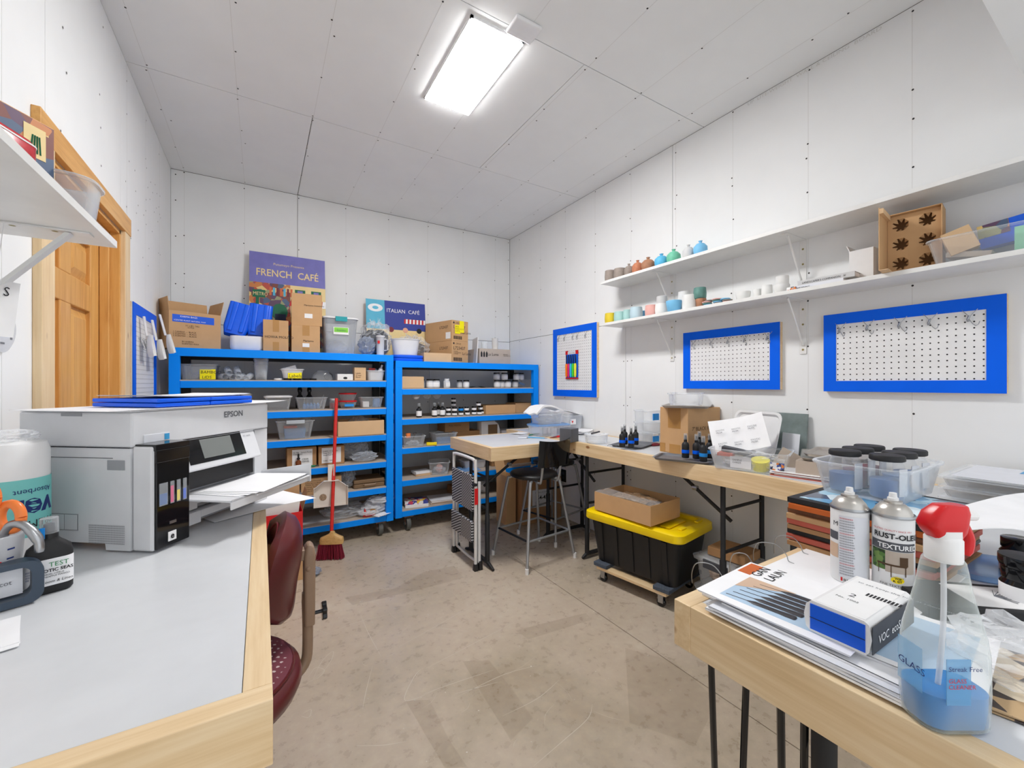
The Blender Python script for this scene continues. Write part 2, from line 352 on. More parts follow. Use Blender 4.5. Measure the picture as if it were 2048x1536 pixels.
for i in range(46):
    x=RN.uniform(.1,1.9); y=RN.uniform(.9,3.2); a=RN.uniform(0,PI); l=RN.uniform(.04,.22); c=RN.uniform(-.3,.3)
    scr([(x,y,0),(x+l*.5*math.cos(a),y+l*.5*math.sin(a),0),(x+l*math.cos(a+c),y+l*math.sin(a+c),0)],RN.uniform(.0005,.001))
part(floor,'scratch',SCR,'scratch',kind='stuff')
for L in (((740,620),(860,615),(960,740),(1060,880),(960,980),(860,820)),((200,330),(430,290),(560,215),(700,185),(745,240),(500,305),(240,365)),((480,800),(590,795),(680,980),(760,1100),(660,1106)),((980,480),(1300,400),(1330,430),(1040,520)),((1480,560),(1700,620),(1900,800),(1800,1000),(1500,900))):
    part(floor,'floor_stain',MB().add([tuple(pZ(x*.4395+600,y*.4395+1050,.0002)) for x,y in L],[tuple(range(len(L)))]),'floor_stain')
ceil=struct('ceiling',MB().box((XL-.1,YF-.1,CZ+.012),(XR+.1,YB+.1,CZ+.1)),'joint_dark')
G=.0022
def sheet(root,nm,a,b): return part(root,'drywall_sheet',MB().box(a,b),'drywall')
ys=[YB]; 
for yy in (2.867,1.655,.44,-.78): ys.append(yy)
ys.append(YF)
for k in range(5):
    xj=.276 if k==0 else (1.445 if k in (1,3) else .276)
    for a,b in ((XL,xj-G),(xj+G,XR)):
        sheet(ceil,'c',(a,ys[k+1]+G,CZ),(b,ys[k]-G,CZ+.0119))
def screws(root,pts,axis,off,holes=True):
    m=MB()
    for p in pts:
        c=[p[0],p[1],p[2]]; 
        m.disc([c[i]+off[i]*.6 for i in range(3)],.0068,axis,0,8)
        m.disc([c[i]+off[i]*1.2 for i in range(3)],.0046,axis,1,7)
    part(root,'drywall_screw',m,['screw_halo','screw_dark'],kind='stuff')
E0=.001
ln=MB(); sp=[]
xs=[-.514+.3975*i for i in range(8)]
for i,x in enumerate(xs):
    ln.box((x-.0008,YF,CZ-.0004),(x+.0008,YB,CZ+.001))
    for k in range(5):
        y1,y0=ys[k],ys[k+1]; L=y1-y0
        for q in (.03,.32,.42,.68,.97):
            sp.append((x+RN.uniform(-.008,.008)+(.02 if q in(.42,) else 0),y0+L*q+RN.uniform(-.03,.03),CZ))
part(ceil,'stud_line',ln,'pencil',kind='stuff'); screws(ceil,sp,'z',(0,0,-E0))
# back wall
wb=struct('wall_back',MB().box((XL-.1,YB+.012,0),(XR+.1,YB+.1,CZ+.1)),'joint_dark')
zj=pY(450,650,YB).z
for a,b,c,d in ((XL,.276,zj,CZ),(.276,XR,zj,CZ),(XL,1.49,0,zj),(1.49,XR,0,zj)):
    sheet(wb,'b',(a+G/2,YB,c+G),(b-G,YB+.0119,d-G))
ln=MB(); sp=[]
for x in xs:
    ln.box((x-.0008,YB-.0004,0),(x+.0008,YB+.001,CZ)); 
    for z in (zj+.03,zj-.03,2.0,2.12,2.45,2.9,1.5,1.1,.7,.4): sp.append((x+RN.uniform(-.006,.006),YB,z+RN.uniform(-.03,.03)))
for z in (2.9,2.7,2.42,2.05,1.6): sp.append((XL+.03,YB,z)); sp.append((XR-.02,YB,z))
part(wb,'stud_line',ln,'pencil',kind='stuff'); screws(wb,sp,'y',(0,-E0,0))
# right wall
wr=struct('wall_right',MB().box((XR+.012,YF,0),(XR+.1,YB+.1,CZ+.1)),'joint_dark')
zr=1.76
for a,b,c,d in ((YF,-.55,zr,CZ),(-.55,1.895,zr,CZ),(1.895,YB,zr,CZ),(YF,-.1,0,zr),(-.1,2.33,0,zr),(2.33,YB,0,zr)):
    sheet(wr,'r',(XR,a+G/2,c+G),(XR+.0119,b-G,d-G))
ln=MB(); sp=[]
for i in range(9):
    y=3.9-.4065*i
    ln.box((XR-.0004,y-.0008,0),(XR+.001,y+.0008,CZ))
    for z in (2.9,2.55,2.46,2.25,1.85,1.72,1.44,1.15,.6,.5): sp.append((XR,y+RN.uniform(-.01,.01),z+RN.uniform(-.03,.03)))
for z in (.55,.58,1.1,1.45): sp.append((XR,2.31,z)); sp.append((XR,2.35,z))
part(wr,'stud_line',ln,'pencil',kind='stuff'); screws(wr,sp,'x',(-E0,0,0))
letters(wr,'UP  LITE-WEIGHT  WALL & CEILING  BOARD',.026,tuple(pX(1495,212,XR)),(0,-1,0),(0,0,1),'pencil',sx=1.2)
letters(ceil,'HIGH STRENGTH LITE-WEIGHT',.026,tuple(pZ(1280,178,CZ)),(1,0,0),(0,1,0),'pencil')['label']='faint grey board stamp'
for px,py in ((490,205),(1140,130)):
    p=pZ(px,py,CZ); letters(ceil,'LITE-WEIGHT WALL & CEILING BOARD',.024,tuple(p),(1,0,0),(0,1,0),'pencil')
# left wall with the door opening
DY0,DY1,DZ=1.93,2.77,2.03
wl=struct('wall_left',MB().box((XL-.11,YF,0),(XL-.012,DY0,CZ+.1)).box((XL-.11,DY1,0),(XL-.012,YB+.1,CZ+.1)).box((XL-.11,DY0,DZ),(XL-.012,DY1,CZ+.1)),'joint_dark')
zl=1.70
for a,b,c,d in ((YF,.6,0,CZ),(.6,DY0,zl+.33,CZ),(.6,DY0,0,zl+.33),(DY0,DY1,DZ,CZ),(DY1,YB,zl,CZ),(DY1,YB,0,zl)):
    sheet(wl,'l',(XL-.0119,a+G/2,c+G/2),(XL,b-G/2,d-G/2))
ln=MB(); sp=[]
for i in range(10):
    y=3.7-.4065*i
    if not(DY0<y<DY1): ln.box((XL-.001,y-.0008,0),(XL+.0004,y+.0008,CZ))
    for z in (2.9,2.6,2.35,2.2): sp.append((XL,y+RN.uniform(-.03,.03),z+RN.uniform(-.08,.08)))
for k in range(26): sp.append((XL,RN.uniform(2.9,3.7),RN.uniform(2.0,2.7)))
part(wl,'stud_line',ln,'pencil',kind='stuff'); screws(wl,sp,'x',(E0,0,0))

so=struct('trim_1',MB().box((.9,-.35,1.27+1.03),(XR,.296,CZ)),'drywall')
# door: jamb, stop, leaf with raised panels, casing
dr=struct('door_1',MB().box((XL-.11,DY0,0),(XL+.001,DY0+.018,DZ)).box((XL-.11,DY1-.018,0),(XL+.001,DY1,DZ)).box((XL-.11,DY0,DZ-.018),(XL+.001,DY1,DZ)),'door_wood',bev=.001)
part(dr,'door_stop',MB().box((XL-.07,DY1-.03,0),(XL-.035,DY1-.018,DZ-.018)).box((XL-.07,DY0+.018,DZ-.03),(XL-.035,DY1-.018,DZ-.018)),'door_wood',bev=.003)
leafx=XL-.072
lf=MB()
ya,yb=DY0+.02,DY1-.02; st=.115
def rail(y0,y1,z0,z1): lf.box((leafx-.035,y0,z0),(leafx,y1,z1))
ym=(ya+yb)/2; rail(ya,ya+st,.01,DZ-.02); rail(yb-st,yb,.01,DZ-.02)
rows=((.01,.22),(.86,1.06),(1.60,1.72),(1.90,DZ-.02))
for z0,z1 in rows: rail(ya+st,yb-st,z0,z1)
for z0,z1 in ((.22,.86),(1.06,1.60),(1.72,1.90)): rail(ym-.055,ym+.055,z0,z1)
lf.box((leafx-.03,ya+.05,.05),(leafx-.018,yb-.05,DZ-.06))
leaf=part(dr,'door_leaf',lf,'door_wood',bev=.004)
for z0,z1 in ((.22,.86),(1.06,1.60),(1.72,1.90)):
    for y0,y1 in ((ya+st,ym-.055),(ym+.055,yb-st)):
        p=MB(); g=.012; b=.045
        p.loft([[(leafx-.018,y0+g,z0+g),(leafx-.018,y1-g,z0+g),(leafx-.018,y1-g,z1-g),(leafx-.018,y0+g,z1-g)],[(leafx-.004,y0+b,z0+b),(leafx-.004,y1-b,z0+b),(leafx-.004,y1-b,z1-b),(leafx-.004,y0+b,z1-b)]])
        part(leaf,'door_panel',p,'door_wood')
for nm,a,b,mt in (('trim_2',(XL,DY0-.09,0),(XL+.022,DY0+.004,DZ+.002),'pine_z'),('trim_3',(XL,DY1-.004,0),(XL+.02,DY1+.085,DZ+.002),'pine_z'),('trim_4',(XL,DY0-.10,DZ+.002),(XL+.022,DY1+.095,DZ+.09),'door_wood_y')):
    struct(nm,MB().box(a,b),mt,bev=.002)
# ceiling light panel, and an unseen fill panel added behind the camera
def panel(cx,cy,w,d,label,st):
    t=thing('ceiling_light',label,'ceiling light',(cx,cy,CZ))
    fr=MB(); z0=-.014
    for a,b in (((-w/2,-d/2),(w/2,-d/2+.012)),((-w/2,d/2-.012),(w/2,d/2)),((-w/2,-d/2),(-w/2+.012,d/2)),((w/2-.012,-d/2),(w/2,d/2))):
        fr.box((a[0],a[1],z0),(b[0],b[1],-.001))
    part(t,'frame',fr,'lamp_frame')
    m,nt,b=newmat('diffuser_glow'); b.inputs['Emission Color'].default_value=(1,.99,.985,1); b.inputs['Emission Strength'].default_value=st
    b.inputs['Base Color'].default_value=(.9,.9,.9,1)
    part(t,'diffuser',MB().box((-w/2+.004,-d/2+.004,z0-.0035),(w/2-.004,d/2-.004,z0-.001)),m)
    return t
t=panel(.953,2.007,.285,.63,'bright white rectangular flat panel lamp fixed on the ceiling',PANEL)
part(t,'junction_cover',MB().box((.03,-.43,-.02),(.17,-.325,-.002)),'lamp_frame',bev=.006)
panel(.953,-.55,.285,.63,'added unseen fill panel lamp on the ceiling behind the camera',PANEL_FILL)
# ---------------- wall shelves on the right wall ----------------
SX=2.226
def wallshelf(z0,label):
    s=solo('wall_shelf',MB().box((0,0,0),(XR-SX,2.663,.019)),'shelf_white',label,'shelf',(SX,-.3,z0),bev=.001)
    return s
UZ,LZ=2.033,1.714
wallshelf(UZ,'long white wall shelf, the upper of two, holding round bud vases'); wallshelf(LZ,'long white wall shelf, the lower of two, with cups, books and open carton')
def bracket(root,d=.2,h=.285,dirx=-1):
    part(root,'wall_plate',MB().box((0,-.016,-h),(dirx*.004,.016,0)),'shelf_white',bev=.001)
    part(root,'shelf_plate',MB().box((dirx*.004,-.016,-.004),(dirx*d,.016,0)),'shelf_white',bev=.001)
    part(root,'strut',MB().tube([(dirx*.006,0,-h*.84),(dirx*d*.82,0,-.006)],.0055,n=6),'shelf_white')
    sc=MB(); 
    for q in (.17,.45,.92): sc.disc((dirx*.0052,0,-h*q),.0055,'x',0,8)
    sc.v=[v for v in sc.v]; part(root,'screw_head',sc,'brass',kind='stuff')
for y,z,lb in ((1.895,UZ,'white steel bracket under the upper shelf, by the pots'),(1.077,UZ,'white steel bracket under the upper shelf, behind the books'),(1.895,LZ,'white steel bracket under the lower shelf, above the first pegboard gap'),(1.077,LZ,'white steel bracket under the lower shelf, between the two wide pegboards')):
    t=thing('shelf_bracket',lb,'bracket',(XR-.001,y,z),0,'wall shelf brackets'); bracket(t)
# ---------------- pegboards ----------------
def pegboard(label,y0,y1,z0,z1,hooks,fw=.052,side=1,xw=XR,tan='pine_z'):
    # local: x along wall (right as seen), z up, y toward the room = -
    W=abs(y1-y0); Hh=z1-z0
    rz=-PI/2 if side==1 else PI/2
    loc=(xw,max(y0,y1),z0) if side==1 else (xw,min(y0,y1),z0)
    t=thing('pegboard',label,'pegboard',loc,rz,'blue framed pegboards')
    fr=MB(); dpt=-.03
    for a,b in (((0,0),(W,.03)),((0,Hh-.03),(W,Hh)),((0,.03),(.03,Hh-.03)),((W-.03,.03),(W,Hh-.03))):
        fr.box((a[0],dpt+.008,a[1]),(b[0],-.001,b[1]))
    part(t,'backing_frame',fr,'pine')
    part(t,'board',MB().box((.002,dpt+.003,.002),(W-.002,dpt+.008,Hh-.002)),'white')
    for k,(a,b) in enumerate((((0,0),(W,fw)),((0,Hh-fw),(W,Hh)),((0,fw),(fw,Hh-fw)),((W-fw,fw),(W,Hh-fw)))):
        part(t,'frame_side',MB().box((a[0],dpt-.0005,a[1]),(b[0],dpt+.003,b[1])),'blue_tape')
    hl=MB(); nx=int((W-2*fw-.012)/.0254)+1; nz_=int((Hh-2*fw-.008)/.0254)+1
    ox=(W-(nx-1)*.0254)/2; oz=fw+.006
    for i in range(nx):
        for j in range(nz_): hl.disc((ox+i*.0254,dpt+.0024,oz+j*.0254),.0031,'y',0,8)
    part(t,'peg_hole',hl,'black',kind='stuff')
    for (hx,hz,sz,lb) in hooks:
        h=MB(); s=sz
        h.tube([(-.022*s,0,.03*s),(0,-.006,0),(.022*s,0,.03*s)],.0013,n=5)
        h.tube([(0,-.006,.004),(-.004,-.012,-.012*s),(-.002,-.014,-.02*s)],.004,n=6)
        h.tube([(0,-.01,-.01*s),(.01*s,-.012,-.03*s),(.022*s,-.03,-.04*s),(.032*s,-.045,-.036*s),(.036*s,-.05,-.026*s)],.0013,n=5)
        q=Matrix.Translation(loc)@Matrix.Rotation(rz,4,'Z')@Vector((hx*W,dpt+.0005,hz*Hh))
        solo('peg_hook',h,'steel',lb,'hook',tuple(q),rz,'wire hooks on the pegboards')
    return t
hk=lambda xs,z,where:[(x,z,1.0,'wire peg hook on %s, %s'%(where,w)) for x,w in zip(xs,('first from the far end','second from the far end','third from the far end','fourth from the far end','nearest to the camera'))]
pegboard('wide blue framed pegboard nearest the camera, with five bare hooks',.372,.973,1.233,1.616,hk((.12,.30,.49,.65,.84),.80,'the nearest wide pegboard'))
pegboard('wide blue framed pegboard in the middle of the long wall, five bare hooks',1.18,1.787,1.239,1.612,hk((.13,.34,.52,.69,.90),.79,'the middle pegboard'))
pegboard('tall blue framed pegboard by the shelving, carrying a card of lighters',2.63,3.241,1.155,1.796,hk((.15,.3,.60,.78,.5),.86,'the tall pegboard with lighters'),fw=.06)
pl=pegboard('tall blue framed pegboard beside the door, with white scoops on it',2.86,3.42,.75,1.70,hk((.25,.4,.55,.62,.7),.78,'the pegboard beside the door'),side=-1,xw=XL,fw=.06)
# lighters card
q=pX(1144,757,XR-.034); t=thing('lighter_pack','card of five bright utility lighters hung on tall pegboard','lighters',(XR-.0325,q.y,q.z),-PI/2)
part(t,'card',MB().box((-.085,-.006,0),(.085,-.003,.245)),'cobalt')
part(t,'card_edge',MB().box((-.088,-.007,-.004),(.088,-.0025,.008)).box((-.088,-.007,.22),(-.055,-.0025,.255)).box((.055,-.007,.22),(.088,-.0025,.255)),'red')
part(t,'card_header',MB().box((-.055,-.0068,.222),(.055,-.0028,.244)),'white')
letters(t,'Ultimate Utility',.015,(-.048,-.0072,.228),mat='ink_navy')
for i,c in enumerate(('hot_orange','pink','aqua','lime','lemon')):
    x=-.062+.031*i
    lt=MB().rloft([(.012,.012,.005,.012),(.021,.018,.006,.03),(.02,.018,.006,.08),(.024,.018,.006,.115),(.016,.014,.005,.135)],T=TR(x,-.016,0))
    g=part(t,'lighter_handle',lt,c,smooth=50)
    part(t,'lighter_wand',MB().tube([(x,-.016,.13),(x+.004,-.016,.17),(x-.004,-.015,.215)],.0045,n=6),'black')
# ---------------- blue shelving units on casters ----------------
def shelving(label,x0,x1,zs,ztop,yF=3.5,yB=4.03,deck='kraft_grey'):
    t=thing('shelving_unit',label,'shelving',(x0,yF,0),0,'blue steel shelving units')
    W=x1-x0; Dp=yB-yF; pw=.058; zb=zs[-1]-.06
    for k,(x,y) in enumerate(((0,0),(W-pw,0),(0,Dp-.05),(W-pw,Dp-.05))):
        m=MB(); dy=.05
        m.box((x,y,zb),(x+pw,y+dy,ztop-.001))
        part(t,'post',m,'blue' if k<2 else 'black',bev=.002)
    for k,z in enumerate(zs):
        z1=z-.001; z0=z-.056
        m=MB().box((pw+.001,.004,z0),(W-pw-.001,.03,z1-.008)) if k else MB().box((0,-.001,z0),(W,.03,ztop))
        r=part(t,'shelf_rail',m,'blue',bev=.002)
        part(t,'shelf_deck',MB().box((.001,.0305 if k==0 else .006,z1-.008),(W-.001,Dp-.002,z1)),'kraft_grey' if k else 'blue')
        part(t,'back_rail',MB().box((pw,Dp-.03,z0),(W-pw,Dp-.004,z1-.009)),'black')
        if k:
            for xx in (.012,W-.04):
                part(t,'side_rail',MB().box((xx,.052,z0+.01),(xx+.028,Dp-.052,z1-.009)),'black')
    for sx,sy in ((.12,.06),(W-.10,.06),(.12,Dp-.1),(W-.12,Dp-.1)):
        c=part(t,'caster',MB().box((sx-.04,sy-.045,zb-.008),(sx+.04,sy+.045,zb)).add([(sx-.022,sy-.02,zb-.008),(sx-.022,sy+.03,zb-.008),(sx-.018,sy+.015,.055),(sx-.018,sy-.01,.055)],[(0,1,2,3)]).box((sx-.024,sy-.014,.05),(sx-.02,sy+.014,zb-.008)).box((sx+.02,sy-.014,.05),(sx+.024,sy+.014,zb-.008)),'rust')
        wl_=MB().lathe([(.0,-.014),(.046,-.014),(.048,-.018),(.057,-.018),(.060,-.01),(.060,.01),(.057,.018),(.048,.018),(.046,.014),(0,.014)],T=TR(sx,sy+.0,.0602,ry=PI/2+0)@Matrix.Rotation(0,4,'X'),n=20)
        part(c,'wheel',wl_,'rubber',smooth=40)
        part(c,'hub',MB().lathe([(0,-.026),(.014,-.026),(.014,.026),(0,.026)],T=TR(sx,sy+.0,.0602,ry=PI/2),n=10),'steel')
    return t
ZL=(1.513,1.30,1.073,.855,.63,.415,.18); ZR=(1.468,1.234,.975,.726,.45,.19)
x0=pY(337,800,3.5).x; x1=pY(787,800,3.5).x
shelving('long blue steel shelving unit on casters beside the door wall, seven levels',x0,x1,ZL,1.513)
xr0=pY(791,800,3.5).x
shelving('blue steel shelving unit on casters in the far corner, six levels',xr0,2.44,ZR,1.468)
# ---------------- workbenches ----------------
TZ=.845
def bench(label,x0,x1,y0,y1,legs,apron_mats=('pine','pine_y'),hp=.089,e=.036):
    t=thing('workbench',label,'workbench',(x0,y0,0)); W=x1-x0; L=y1-y0
    part(t,'laminate_top',MB().box((e+.0008,e+.0008,TZ-.02),(W-e-.0008,L-e-.0008,TZ-.001)),'laminate')
    part(t,'apron_board',MB().box((0,0,TZ-hp),(W,e,TZ)),'pine',bev=.0015)
    part(t,'apron_board',MB().box((0,L-e,TZ-hp),(W,L,TZ)),'pine',bev=.0015)
    part(t,'apron_board',MB().box((0,e,TZ-hp),(e,L-e,TZ)),'pine_y',bev=.0015)
    part(t,'apron_board',MB().box((W-e,e,TZ-hp),(W,L-e,TZ)),'pine_y',bev=.0015)
    return t
def legframe(t,a,b,axis,feet=True,brace=None,zt=TZ-.022):
    # a,b: the two post positions (local xy)
    for p in (a,b): part(t,'leg',MB().lathe([(.0165,.03),(.0165,.36),(.0125,.365),(.0125,zt)],T=TR(p[0],p[1],0),n=12),'matte_black',smooth=40)
    v=Vector((b[0]-a[0],b[1]-a[1],0)); n=v.normalized()*(.09 if axis else .045)
    A=Vector((a[0],a[1],0)); B=Vector((b[0],b[1],0))
    for zc in (.4,.62): part(t,'crossbar',MB().tube([A+Vector((0,0,zc)),B+Vector((0,0,zc))],.009,n=8),'matte_black')
    f=MB(); f.tube([A-n+Vector((0,0,.010)),A-n*.6+Vector((0,0,.018)),A+Vector((0,0,.034)),B+Vector((0,0,.034)),B+n*.6+Vector((0,0,.018)),B+n+Vector((0,0,.010))],[.009,.013,.015,.015,.013,.009],n=8)
    part(t,'foot_bar',f,'matte_black',smooth=40)
    if brace:
        mid=(A+B)/2; Z1=Vector((0,0,.55)); e=Vector((brace[0],brace[1],zt-.01))+mid
        for q in (A*.8+B*.2,): 
            m=MB().tube([q+Z1,q+(e-mid)*.55+Vector((0,0,0)) if 0 else (q+Z1)*.5+(q-mid+e)*.5,q-mid+e],.010,n=8)
            part(t,'brace',m,'matte_black')
            c=(q+Z1)*.5+(q-mid+e)*.5
            part(t,'brace_lock',MB().tube([c+Vector((-.012,0,-.012)),c+Vector((0,0,.014)),c+Vector((.012,0,-.012))],.002,n=5).lathe([(.0,-.014),(.014,-.014),(.014,.014),(0,.014)],T=TR(c.x,c.y,c.z,rx=PI/2),n=10),'steel')
# mid table
mt=bench('square white workbench on folding legs near the shelving, stool at it',1.30,1.955,2.41,3.10,None)
legframe(mt,(.045,.14),(.045,.40),1,brace=(.42,0))
# long counter
CX=1.975
lc=bench('long narrow white workbench running along the wall under the pegboards',CX,XR-.004,-.2,3.36,None)
for y,br in ((2.30,(0,.36)),(2.78,(0,-.3)),(1.26,(0,.42)),(.93,(0,-.4))):
    legframe(lc,(.06,y+.2),(.428,y+.2),0,brace=br)
# near right bench
nb=bench('white topped workbench nearest the camera with magazines and spray bottle',.70,1.93,-.75,.535,None)
tops=[pX(1419,1350,.735),pX(1496,1400,.735)]; tops2=[pX(1560,1440,.735),pX(1610,1466,.735)]
o=Vector((.70,-.75,0))
for A,B,k in ((tops[0],tops[1],.02),(tops2[0],tops2[1],.03)):
    a=Vector((A.x,A.y,TZ-.021))-o; b=Vector((B.x,B.y,TZ-.021))-o
    c=Vector((a.x+.11,a.y+.045,.012))
    d=Vector((c.x+.02,c.y-.02,.012))
    part(nb,'hairpin_leg',MB().tube([a,a+(c-a)*.97,(c+d)/2+Vector((0,0,-.004)),b+(d-b)*.97,b],.0062,n=8),'gloss_black',smooth=40)
q=pX(1648,1500,.75)
part(nb,'leg',MB().lathe([(.017,.0),(.017,TZ-.021)],T=TR(q.x-.70,q.y+.75,0),n=14),'matte_black',smooth=40)
for x,y in ((1.1,.15),(1.1,1.15)): part(nb,'leg',MB().lathe([(.015,.0),(.015,TZ-.021)],T=TR(x,y,0),n=12),'matte_black',smooth=40)
# near left desk
ld=bench('white topped desk with pine edging along the door wall, under the printer',XL+.004,.014,.645,1.80,None)
for x,y in ((.06,.08),(.06,1.07),(.5,1.07),(.5,.08)): part(ld,'leg',MB().lathe([(.016,.0),(.016,TZ-.021)],T=TR(x,y,0),n=12),'matte_black',smooth=40)
# ---------------- task chair ----------------
sx,sy=-.12,1.34
ch=thing('task_chair','burgundy task chair with patterned round seat tucked under desk','chair',(sx,sy,0))
sd=[(.0,.415),(.19,.415),(.212,.425),(.222,.45),(.217,.475),(.2,.487)]
part(ch,'seat',MB().lathe(sd+[(.19,.489)],n=40,c1=True),'burgundy',smooth=50)
part(ch,'seat_fabric',MB().lathe([(.199,.4875),(.197,.494),(.15,.5),(.0,.502)],n=40,c0=False),'chair_fabric',smooth=50)
part(ch,'piping',MB().tube([(.2*math.cos(2*PI*i/40),.2*math.sin(2*PI*i/40),.49) for i in range(41)],.004,n=6),'burgundy',smooth=60)
part(ch,'underside',MB().lathe([(.05,.37),(.15,.38),(.19,.413),(.0,.414)],n=24),'matte_black',smooth=40)
part(ch,'column',MB().lathe([(.027,.09),(.027,.25),(.018,.252),(.018,.372)],n=14),'matte_black',smooth=40)
for k in range(5):
    a=2*PI*k/5+.3; b=part(ch,'base_arm',MB().tube([(.02*math.cos(a),.02*math.sin(a),.10),(.25*math.cos(a),.25*math.sin(a),.07)],[.022,.014],n=8),'beige_metal')
    part(b,'wheel',MB().lathe([(.0,-.016),(.026,-.016),(.026,.016),(0,.016)],T=TR(.25*math.cos(a),.25*math.sin(a),.027,rx=PI/2,rz=a),n=12),'matte_black')
px_=.245; py_=.10
bar=MB().tube([(.05,.02,.39),(.18,.075,.375),(.235,.095,.40),(px_,py_,.47),(px_-.003,py_,.62)],[.016,.014],n=8,smooth=4)
part(ch,'support_bar',bar,'beige_metal',smooth=50)
part(ch,'back_bracket',MB().rloft([(.03,.046,.008,.52),(.032,.05,.01,.60),(.034,.05,.01,.735),(.026,.05,.01,.762),(.01,.04,.004,.772)],T=TR(px_+.004,py_,0)).box((px_-.06,py_-.018,.725),(px_,py_+.018,.758)),'beige_metal',smooth=50,bev=.003)
part(ch,'rivet',MB().lathe([(.008,0),(.006,.003),(0,.004)],T=TR(px_+.0,py_-.0255,.70,rx=PI/2),n=12),'beige_metal',smooth=50)
kn=MB(); kp=[(.026*(1+.14*math.cos(6*2*PI*i/48))*math.cos(2*PI*i/48),.026*(1+.14*math.cos(6*2*PI*i/48))*math.sin(2*PI*i/48)) for i in range(48)]
kn.prism(kp,.014,T=TR(px_+.04,py_,.548,ry=PI/2)).tube([(px_+.015,py_,.548),(px_+.045,py_,.548)],.006,n=8)
part(ch,'knob',kn,'gloss_black',bev=.002)
# back pad: curved kidney shaped cushion, hollow side to the seat
def pad(u,v,th=0,off=0):
    a=(u-.5)*2; b=(v-.5)*2
    r=max(abs(a),abs(b)); L=math.hypot(a,b) or 1
    s=r/L; a2,b2=a*s*1.0,b*s*1.0                     # disc mapping
    a2=a*math.sqrt(1-b*b/2); b2=b*math.sqrt(1-a*a/2)
    y=a2*.165; z=.72+b2*.165
    x=px_-.054 - .062*(a2**2)+.03*b2-.035*b2**2*(1 if b2>0 else -.6)
    return Vector((x,py_-.01+y-.02*b2,z))
def shell(f0,th,n=18):
    m=MB(); N=n+1; P=[[f0(i/n,j/n) for i in range(N)] for j in range(N)]
    vs=[];
    for s in (0,1):
        for j in range(N):
            for i in range(N):
                a=(i/n-.5)*2;b=(j/n-.5)*2; k=max(abs(a),abs(b)); bulge=(1-k**5)**.5
                vs.append(P[j][i]+Vector((( -1 if s==0 else 1)*th*bulge,0,0)))
    fs=[]
    for s in (0,1):
        for j in range(n):
            for i in range(n):
                q=(s*N*N+j*N+i,s*N*N+j*N+i+1,s*N*N+(j+1)*N+i+1,s*N*N+(j+1)*N+i); fs.append(q if s else q[::-1])
    m.add(vs,fs); return m
part(ch,'back_cushion',shell(pad,.032),'burgundy',smooth=60)
sm=[]
for i in range(61):
    a=2*PI*i/60; ca,sa=math.cos(a)*.8,math.sin(a)*.8
    # invert mapping approx: circle of radius .8 in disc coords
    y=ca*.165; z=.72+sa*.165; x=px_-.054-.062*ca**2+.03*sa-.035*sa**2*(1 if sa>0 else -.6)
    sm.append((x-.029,py_-.01+y-.02*sa,z))
part(ch,'seam',MB().tube(sm,.0032,n=6),'maroon',smooth=60)
# ---------------- bar stools ----------------
def stool(label,cx,cy,rz,back=True):
    t=thing('bar_stool',label,'stool',(cx,cy,0),rz,'black and grey bar stools')
    part(t,'seat',MB().lathe([(.0,.592),(.15,.592),(.172,.6),(.176,.612),(.17,.622),(.15,.627),(0,.62)],n=32),'black',smooth=50)
    cr=[]
    for sx,sy in ((-1,-1),(1,-1),(1,1),(-1,1)):
        top=Vector((sx*.105,sy*.105,.585)); bot=Vector((sx*.225,sy*.2,.0)); k=Vector((sx*.145,sy*.135,.53))
        l=part(t,'leg',MB().tube([top,top+Vector((sx*.025,sy*.02,-.008)),k,k+(bot-k)*.94],.0105,n=8,smooth=2),'tube_grey',smooth=50)
        e=k+(bot-k)
        part(l,'foot_cap',MB().lathe([(.0125,0),(.0125,.036),(.0,.037)],T=TR(e.x,e.y,0),n=10),'white')
        cr.append(k+(bot-k)*.62)
    for i in range(4):
        a,b=cr[i],cr[(i+1)%4]; part(t,'stretcher',MB().tube([a,b],.008,n=8),'black' if i==3 else 'tube_grey',smooth=50)
    if back:
        for s in (-1,1):
            part(t,'back_post',MB().tube([(s*.075,-.10,.588),(s*.08,-.16,.578),(s*.083,-.18,.60),(s*.085,-.2,.70),(s*.088,-.215,.83)],.0085,n=8,smooth=3),'tube_grey',smooth=50)
        def bk(u,v):
            a=(u-.5)*2; return Vector((a*.142,-.222-.006-.02+.028*(a*a)-.02*v+.01,.70+.175*v+.012*a*a*v))
        part(t,'backrest',MB().grid(lambda u,v:bk(1-u,v),10,4,th=.008),'gloss_black',smooth=40)
        sc=MB()
        for s in (-1,1):
            for z in (.735,.79,.845): sc.lathe([(.005,0),(.004,.003),(0,.0035)],T=TR(s*.086,-.238-.02*(z-.7)/.175+.016,z,rx=PI/2),n=8)
        part(t,'screw_head',sc,'steel',kind='stuff')
    return t
stool('black round bar stool with curved backrest pulled up to square workbench',1.72,2.53,.10)
stool('second black bar stool half hidden behind the first, by the wall outlet',2.13,2.83,.25,back=False)
